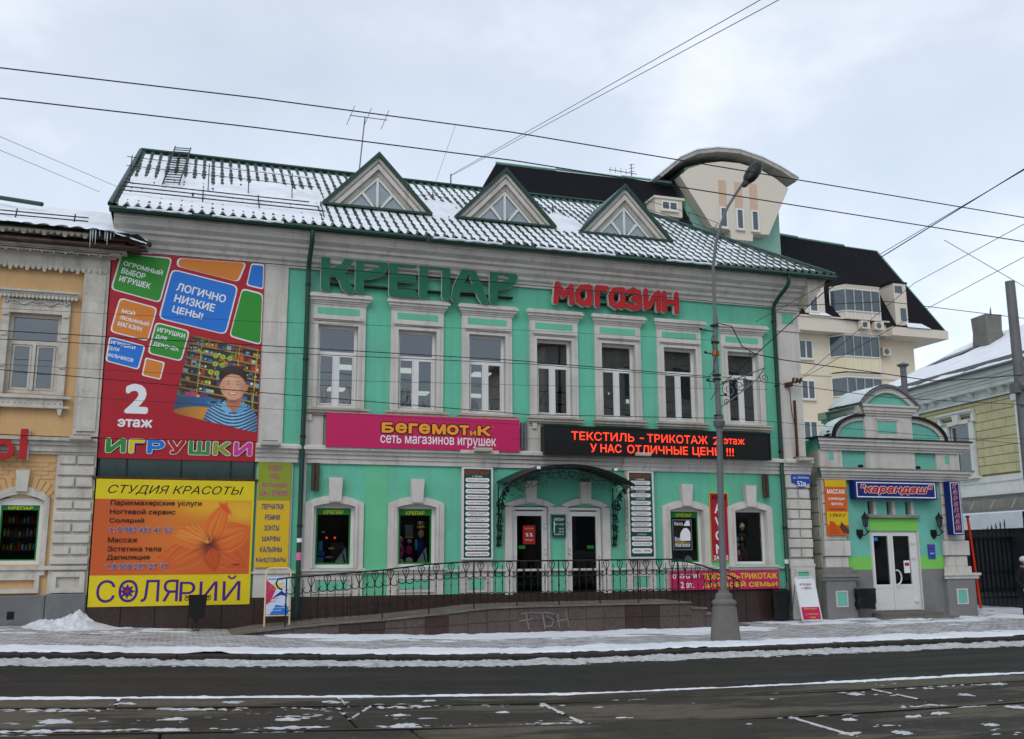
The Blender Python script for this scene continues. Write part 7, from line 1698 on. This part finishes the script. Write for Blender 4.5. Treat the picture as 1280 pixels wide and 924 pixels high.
# recessed dormers in the mansard
B().box(39.3, 40.9, YA - .9, YA + 3, 17.5, 19.7).build('dormer', 'apt_cream', ap); awin(39.6, 40.3, 17.75, 19.2, YA - .9, 1)
B().add([(40.9, YA - 1.0, 17.5), (42.2, YA - 1.0, 17.5), (41.7, YA + 1, 20), (40.9, YA + .3, 20)], [(0, 1, 2, 3)]).build('roof_cheek', 'apt_roof', ap)
B().box(46.5, 47.55, YA - 1.15, YA + 1.5, 17.2, 20.3).build('dormer', 'apt_cream', ap); B().box(46.4, 47.65, YA - 1.2, YA + 1.5, 20.3, 20.42).build('dormer_roof', 'apt_roof', ap); B().add([(47.56, YA - 1.16, 17.2), (48.3, YA - 1.16, 17.2), (48.0, YA + .6, 20.4), (47.56, YA - 1.16, 20.3)], [(0, 1, 2, 3)]).build('roof_cheek', 'apt_roof', ap)
each('window', 'far_glass', ap, ((46.95, 47.4, YA - 1.18, YA - 1.15, 17.6, 18.5), (46.6, 47.2, YA - 1.18, YA - 1.15, 19.6, 20.1)))
m = B()
for x0, x1, z, yy in ((39.4, 41.2, 17.5, YA - 1.2), (47.0, 49.0, 17.02, YA - 1.7)):
    m.add([(x0, yy, z), (x1, yy, z), (x1 - .4, yy + .5, z + .45), (x0 + .3, yy + .5, z + .45)], [(0, 1, 2, 3)])
m.build('snow', 'snow', ap, kind='stuff')
for x, z, y, lab in ((43.7, 16.75, YA - 1.1, 'left air conditioner box on the white balcony band'), (44.85, 16.75, YA - 1.1, 'right air conditioner box on the white balcony band'), (46.15, 15.2, YA - .1, 'air conditioner box on the beige wall under the right cornice')):
    t = thing('air_conditioner', (x, y, z), lab, 'air conditioner'); B().box(x - .36, x + .36, y - .35, y, z, z + .55).build('case', 'apt_cream', t)
    B().lathe([(.2, 0), (.2, .02)], 0, 0, 12) and None; MB(Matrix.Translation((x - .06, y - .36, z + .28)) @ Matrix.Rotation(rad(90), 4, 'X')).lathe([(.2, -.01), (.2, .01)], 0, 0, 12).build('fan_grille', 'far_glass', t)
# left mansard and tower
B().add([(15.6, YA - 1, 22.5), (31.2, YA - 1, 22.5), (30.15, YA + .4, 26.3), (17.7, YA + .4, 26.2), (19.5, YA + 12, 26.2), (30.2, YA + 12, 26.3), (15.6, YA + 12, 22.5)], [(0, 1, 2, 3), (3, 2, 5, 4), (0, 3, 4, 6)]).box(14, 31, YA - .8, YA + 12, 0, 22.5).build('mansard_roof', 'apt_roof', ap)
B().tube([(17.7, YA + .4, 26.28), (21.8, YA + .4, 26.28)], .09, 4).tube([(21.8, YA + .4, 26.36), (26.5, YA + .4, 26.36)], .09, 4).tube([(26.5, YA + .4, 26.42), (30.2, YA + .4, 26.42)], .09, 4).build('roof_edge', 'apt_teal', ap)
B().box(27.9, 29.85, YA - 1.6, YA + 1, 23.2, 24.35).box(27.8, 30.0, YA - 1.7, YA + 1, 24.35, 24.5).build('dormer', 'apt_cream', ap); awin(28.3, 29.5, 23.55, 24.2, YA - 1.6, 2, .1)
B().box(31.0, 38.25, YA, YA + 12, 0, 26.5).prism([(31.0, 26.5)] + [(31 + 7.25 * t, 26.5 + 1.7 * math.sin(PI * (.18 + .64 * t))) for t in lsp(0, 1, 12)] + [(38.25, 26.5)], YA, YA + 12).build('tower', 'apt_teal', ap)
CR = [(30.2, 26.45), (30.85, 27.02), (32.1, 27.55), (33.4, 27.85), (34.8, 27.9), (36.4, 27.65), (37.6, 27.15), (38.6, 26.5), (36.85, 22.99), (35.6, 22.95), (35.55, 22.4), (33.9, 22.4), (33.85, 23.0), (32.5, 23.1)]
B().prism(CR, YA - .8, YA).build('tower_front', 'apt_cream', ap)
for x in (33.1, 34.33, 35.5): B().box(x, x + .55, YA - .84, YA - .8, 24.6, 26.5).build('inset_panel', 'apt_pink', ap); awin(x - .02, x + .57, 23.1, 24.58, YA - .8, 1, .1)
arc_ = [(28.6, 26.25), (30.2, 27.65), (31.5, 28.35), (33.1, 28.72), (34.8, 28.8), (36.6, 28.45), (38.0, 27.95), (39.4, 27.3)]
B().prism(arc_ + [(39.2, 27.05), (38.0, 27.7), (36.6, 28.2), (34.8, 28.56), (33.1, 28.48), (31.5, 28.1), (30.2, 27.4), (28.8, 26.15)], YA - .95, YA + 11).build('tower_roof', 'apt_grey', ap)
B().prism([(x, z + .03) for x, z in arc_] + [(x, z + .12) for x, z in arc_[::-1]], YA - 1.0, YA + 11).build('roof_snow', 'snow', ap, kind='stuff')
t = B().tube([(28.0, YA + 2, 26.4), (28.0, YA + 2, 28.1)], .04, 4).tube([(26.3, YA + 2, 27.5), (28.4, YA + 2, 27.4)], .03, 4)
for x in (26.4, 26.8, 27.2, 27.6): t.tube([(x, YA + 2, 27.3), (x, YA + 2, 27.7)], .02, 4)
for q in (27.5, 27.75, 28.0): t.tube([(27.8, YA + 2, q), (28.25, YA + 2, q + .1)], .02, 4)
t.build('tv_aerial', 'grey_metal', label='small comb shaped aerial on the black roof beside the arched tower', cat='aerial', orig=(28, YA + 2, 26.4))

# ------------------------------------------------------------------ wires
WR = [([(-8, -9, 6.95), (-2.24, -9, 7.03), (0.55, -9, 7.08), (3.8, -9, 7.08), (12.25, -9, 6.8), (24, -9, 6.4)], .011, 'upper thick tram wire spanning the whole sky'),
      ([(-8, -9, 6.6), (-2.21, -9, 6.67), (0.56, -9, 6.7), (3.8, -9, 6.69), (12.2, -9, 6.4), (24, -9, 6.0)], .011, 'lower thick tram wire crossing the sky and roof'),
      ([(-5, -8.5, 7.4), (-3.3, -3.0, 8.6), (-1.76, 2.0, 9.7)], .006, 'thin wire running down to the left gable, upper of two'), ([(-5, -8.5, 7.1), (-3.28, -3.0, 8.36), (-2.17, 2.0, 9.56)], .006, 'thin wire running down to the left gable, lower of two'),
      ([(6.4, 4.2, 11.83), (7.01, -10.0, 8.99), (7.06, -11, 8.8)], .008, 'thin wire from the ridge mast to the top edge, steeper one'), ([(6.4, 4.2, 11.8), (7.31, -10.0, 9.05), (7.4, -11, 8.87)], .008, 'thin wire from the ridge mast to the top edge, flatter one'),
      ([(5.82, 3.5, 11.33), (6.33, 3.5, 12.95)], .006, 'faint slanting wire above the ridge near the second dormer'),
      ([(9.62, -4.1, 4.83), (9.35, -5.2, 4.9), (9.9, -7, 5.9), (11.28, -10.0, 7.1), (11.7, -11, 7.5)], .011, 'black cable rising from the lamp post to the upper right corner'),
      ([(12.99, -0.1, 7.2), (12.76, -5.05, 7.44), (11.27, -10.0, 7.08)], .008, 'thin wire from the green wall to the upper right corner'), ([(13.84, -0.3, 5.67), (14.28, -4.15, 7.2), (13.3, -8.0, 7.13)], .008, 'thin wire from the corner insulators, steeper one'),
      ([(13.99, -0.3, 5.77), (14.51, -4.15, 6.65), (13.22, -8.0, 6.54)], .008, 'thin wire from the corner insulators, flatter one'), ([(-0.9, -0.35, 7.56), (3, -.35, 7.56), (6.66, -0.35, 7.57), (13.31, -0.35, 7.54), (16.04, -1.15, 7.68), (19.37, -2.0, 7.3)], .012, 'cable strung along the foot of the roof cornice'),
      ([(-6, -4.5, 4.98), (-2.77, -4.5, 4.96), (0.94, -4.5, 4.97), (5.27, -4.5, 4.97), (9.4, -4.1, 4.96)], .01, 'upper of two close cables ending at the lamp post'), ([(-6, -4.5, 4.82), (-2.76, -4.5, 4.83), (0.94, -4.5, 4.86), (5.56, -4.5, 4.92), (9.4, -4.1, 4.93)], .008, 'lower of two close cables ending at the lamp post'),
      ([(-6, -4.2, 4.55), (-2.77, -4.2, 4.42), (-0.18, -4.2, 4.3), (5.66, -4.2, 4.07), (9.44, -4.2, 4.15)], .009, 'single cable sagging across the upper windows to the lamp post'), ([(-5, -6, 4.93), (-2.53, -6, 4.96), (0.84, -6, 5.01), (5.05, -6, 5.16), (8.36, -6, 5.21)], .004, 'thin wire across the window heads'),
      ([(-5, -6, 4.22), (-2.47, -6, 4.19), (0.87, -6, 4.17), (5.04, -6, 4.27), (9.4, -6, 4.41)], .004, 'thin wire across the middle of the upper windows'), ([(-5, -5, 4.05), (-2.61, -5, 3.96), (0.95, -5, 3.88), (5.1, -5, 3.78), (9.99, -5, 3.58)], .004, 'thin wire across the upper sills'),
      ([(9.55, -4.15, 6.01), (9.9, -4.1, 5.98), (10.1, -4.1, 5.6), (10.4, -4.1, 5.46), (11.03, -4.1, 5.38), (13.38, -4.1, 5.23), (14.56, -4.1, 5.14), (15.3, -4.1, 5.2), (17.03, -4.1, 5.4)], .014, 'thick black cable looping from lamp post to the right pole'), ([(9.64, -4.1, 4.97), (11.55, -4.1, 4.86), (13.43, -4.1, 4.74), (16.93, -4.1, 4.74)], .009, 'cable from the lamp post to the right pole'),
      ([(10.25, -4.12, 5.5), (10.3, -4.12, 5.2), (10.1, -4.12, 4.95), (9.62, -4.1, 4.87)], .01, 'short slack cable loop beside the lamp post'),
      ([(-3.33, -0.3, 3.87), (-1.54, -0.3, 3.85), (1.27, -0.3, 3.88)], .012, 'cable along the string course across the red poster'), ([(9.5, -4.9, 4.05), (15.9, -5, 3.77)], .006, 'thin wire past the right drainpipe to the small shop pediment'), ([(11.58, -8, 6.68), (13.16, -8, 6.02), (14.5, -8, 5.6)], .007, 'thin wire high at the right edge'),
      ([(4.77, -6, 3.41), (10.32, -6, 3.6), (14.88, -6, 3.74)], .004, 'thin wire level with the red display')]
for P, r, lab in WR: B().tube(P, r * .75, 5).build('wire', 'wire', label=lab, cat='wire', group='overhead wires and cables', orig=P[0])
wm = B().box(13.72, 13.84, -.25, -.05, 5.62, 5.72).box(13.94, 13.98, -.12, -.05, 3.9, 5.3).tube([(13.78, -.2, 5.7), (14.05, -.35, 5.76)], .02, 5)
for x in (13.82, 13.92, 14.02): wm.tube([(x, -.25, 5.7), (x + .02, -.3, 5.82)], .03, 6)
wm.tube([(13.8, -.15, 5.6), (13.85, -.12, 5.0), (13.95, -.12, 4.5), (13.9, -.12, 3.95)], .012, 4)
wm.build('insulator_bracket', 'rust', label='rusty bracket with insulators on the right corner pilaster', cat='bracket', orig=(13.8, 0, 5.6))

# ------------------------------------------------------------------ person at the right edge
def person(x, y, z, H, label):
    t = thing('person', (x, y, z), label, 'person'); k = H / 1.7
    sk = bpy.data.meshes.new('body'); P = {'pel': (0, 0, .92), 'ch': (0, .01, 1.2), 'nk': (0, .0, 1.43), 'hd': (0, -.02, 1.5), 'sl': (-.19, 0, 1.36), 'el': (-.25, .02, 1.08), 'wl': (-.2, -.12, .88), 'sr': (.19, 0, 1.36), 'er': (.25, .02, 1.08), 'wr': (.2, -.12, .88),
        'hl': (-.09, 0, .86), 'kl': (-.1, -.03, .48), 'al': (-.1, .03, .08), 'fl': (-.1, -.13, .03), 'hr': (.09, 0, .86), 'kr': (.1, -.03, .48), 'ar': (.1, .03, .08), 'fr': (.1, -.13, .03)}
    R_ = {'pel': .15, 'ch': .16, 'nk': .055, 'hd': .06, 'sl': .075, 'el': .055, 'wl': .035, 'sr': .075, 'er': .055, 'wr': .035, 'hl': .09, 'kl': .065, 'al': .045, 'fl': .04, 'hr': .09, 'kr': .065, 'ar': .045, 'fr': .04}
    E_ = [('pel', 'ch'), ('ch', 'nk'), ('nk', 'hd'), ('ch', 'sl'), ('sl', 'el'), ('el', 'wl'), ('ch', 'sr'), ('sr', 'er'), ('er', 'wr'), ('pel', 'hl'), ('hl', 'kl'), ('kl', 'al'), ('al', 'fl'), ('pel', 'hr'), ('hr', 'kr'), ('kr', 'ar'), ('ar', 'fr')]
    ks_ = list(P); sk.from_pydata([tuple(c * k for c in P[q]) for q in ks_], [(ks_.index(a), ks_.index(b_)) for a, b_ in E_], [])
    o = bpy.data.objects.new('body', sk); col.objects.link(o); o.parent = t; WL[o.name] = WL[t.name]; sk.materials.append(MT['trousers'])
    md = o.modifiers.new('skin', 'SKIN'); o.modifiers.new('sub', 'SUBSURF').levels = 1
    o.modifiers['sub'].render_levels = 2
    for i, q in enumerate(ks_): sk.skin_vertices[0].data[i].radius = (R_[q] * k, R_[q] * k)
    sk.skin_vertices[0].data[0].use_root = True
    def mb_(): return MB(Matrix.Translation((x, y, z)) @ Matrix.Diagonal((k, k, k, 1)))
    mb_().lathe([(.2, .62), (.215, .7), (.19, .95), (.185, 1.05), (.22, 1.25), (.2, 1.36), (.1, 1.43), (.085, 1.47)], 0, 0, 16, .72).tube([(-.19, 0, 1.37), (-.27, .02, 1.08), (-.22, -.12, .87)], .085, 10, r1=.055).tube([(.19, 0, 1.37), (.27, .02, 1.08), (.22, -.12, .87)], .085, 10, r1=.055).build('coat', 'coat_black', t, smooth=True)
    h = mb_().ball((0, -.02, 1.575), .105, 14, (.82, .95, 1.15)).ball((0, -.125, 1.565), .02, 6, (.8, 1, 1.3)).ball((-.088, -.01, 1.57), .022, 6, (.4, .8, 1.3)).ball((.088, -.01, 1.57), .022, 6, (.4, .8, 1.3)); h.build('head', 'skin', t, smooth=True)
    mb_().ball((-.035, -.112, 1.59), .012, 6).ball((.035, -.112, 1.59), .012, 6).build('eye', 'black', t); mb_().ball((0, -.118, 1.52), .02, 6, (1.3, .4, .4)).build('mouth', 'deepred', t)
    mb_().ball((0, .03, 1.56), .115, 12, (.92, .85, 1.1)).ball((-.075, -.03, 1.49), .05, 8, (.7, .9, 1.8)).ball((.075, -.03, 1.49), .05, 8, (.7, .9, 1.8)).build('hair', 'hair', t, smooth=True)
    mb_().ball((0, -.005, 1.645), .118, 14, (.95, 1.02, .78)).lathe([(.112, 1.6), (.118, 1.61), (.118, 1.65), (.11, 1.66)], 0, -.01, 16).build('hat', 'hat_white', t, smooth=True)
    mb_().lathe([(.1, 1.4), (.12, 1.43), (.11, 1.48), (.08, 1.5)], 0, -.01, 14).build('scarf', 'grey_plaster', t, smooth=True)
    for sg_ in (-1, 1):
        hm = mb_(); bx, by, bz = .215 * sg_, -.15, .85
        hm.ball((bx, by, bz - .035), .038, 8, (.55, 1, 1.1))
        for q, (dy, ln) in enumerate(((-.028, .062), (-.01, .072), (.009, .066), (.026, .052))): hm.tube([(bx, by + dy, bz - .06), (bx - sg_ * .008, by + dy, bz - .06 - ln * .6), (bx - sg_ * .022, by + dy, bz - .06 - ln)], .0095, 6)
        hm.tube([(bx - sg_ * .01, by - .03, bz - .02), (bx - sg_ * .025, by - .055, bz - .05), (bx - sg_ * .03, by - .055, bz - .08)], .011, 6)
        hm.build('hand', 'skin', t, smooth=True)
        mb_().ball((.1 * sg_, -.05, .045), .1, 8, (.5, 1.45, .45)).tube([(.1 * sg_, .02, .06), (.1 * sg_, .01, .3)], .062, 8).build('boot', 'black_plastic', t, smooth=True)
mk('trousers', '#14161c', rough=.9, var=.1); mk('coat_black', '#101116', rough=.85, var=.2, bump=.3); mk('hat_white', '#d6d2d6', rough=.95, var=.06, bump=.5, bscale=120)
person(20.12, -.5, .0, 1.51, 'person in a black coat and white knitted hat standing at the right edge')

# ------------------------------------------------------------------ across the street: bare trees and a house, seen only as reflections in the panes
mk('bark', '#3a322c', rough=.95, var=.2)
def bare_tree(x, y, H, seed, label):
    rt = random.Random(seed); t = thing('bare_tree', (x, y, g(x)), label, 'tree', 'bare trees across the street'); trunk = B(); crown = B()
    trunk.tube([(x, y, 0), (x + .1, y, H * .2), (x, y, H * .38)], .22, 8, r1=.13)
    def grow(p, d, L_, r, n):
        q = p + d * L_ * .5 + Vector((rt.uniform(-.1, .1), rt.uniform(-.1, .1), .05)) * L_; e = q + d * L_ * .5
        crown.tube([p, q, e], r, 5 if n > 2 else 3, cap=False, r1=r * .6)
        if n == 0: return
        for k in range(3 if n > 1 else 4):
            dd = (d + Vector((rt.uniform(-1, 1), rt.uniform(-1, 1), rt.uniform(-.15, .8))) * .62).normalized(); grow(e if k else q, dd, L_ * rt.uniform(.6, .82), r * .6, n - 1)
    for k in range(5): grow(Vector((x, y, H * (.24 + .035 * k))), Vector((rt.uniform(-.6, .6), rt.uniform(-.6, .6), 1)).normalized(), H * .2, .1, 4)
    trunk.build('trunk', 'bark', t, smooth=True); crown.build('crown', 'bark', t)
bare_tree(8.5, -36, 12, 1, 'tall bare tree across the street, mirrored in the first upper window'); bare_tree(13, -37, 13, 2, 'tall bare tree across the street, mirrored in the second upper window'); bare_tree(17.5, -36, 12, 3, 'tall bare tree across the street, mirrored in the third upper window')
mk('brick_brown', '#d2cac0', rough=.9, var=.15)
oh = thing('opposite_house', (36, -40, 0), 'brown house across the street, mirrored in the right upper windows', 'house')
B().box(21.5, 60, -50, -38, -.2, 15).build('wall', 'brick_brown', oh); B().box(21, 60.5, -50.5, -37.5, 15, 15.4).build('cornice', 'dirty_trim', oh)
for i in range(10):
    for j in range(4): B().box(23.5 + i * 3.6, 24.9 + i * 3.6, -38.0, -37.9, 2 + j * 3.3, 4 + j * 3.3).build('window', 'far_glass', oh)

oh = thing('opposite_house', (0, -42, 0), 'long low house across the street, mirrored in the shop windows and doors', 'house')
B().box(-30, 21.4, -52, -42, -.2, 6.6).build('wall', 'opposite_wall' if 'opposite_wall' in MT else mk('opposite_wall', '#5c5048', rough=.9, var=.2) or 'opposite_wall', oh); B().box(-30.3, 21.45, -52.3, -41.7, 6.6, 6.9).build('cornice', 'dirty_trim', oh)
for i in range(16): B().box(-28 + i * 3.1, -26.8 + i * 3.1, -42.0, -41.9, 1.4, 3.2).build('window', 'far_glass', oh); B().box(-28 + i * 3.1, -26.8 + i * 3.1, -42.0, -41.9, 4.2, 5.8).build('window', 'far_glass', oh)
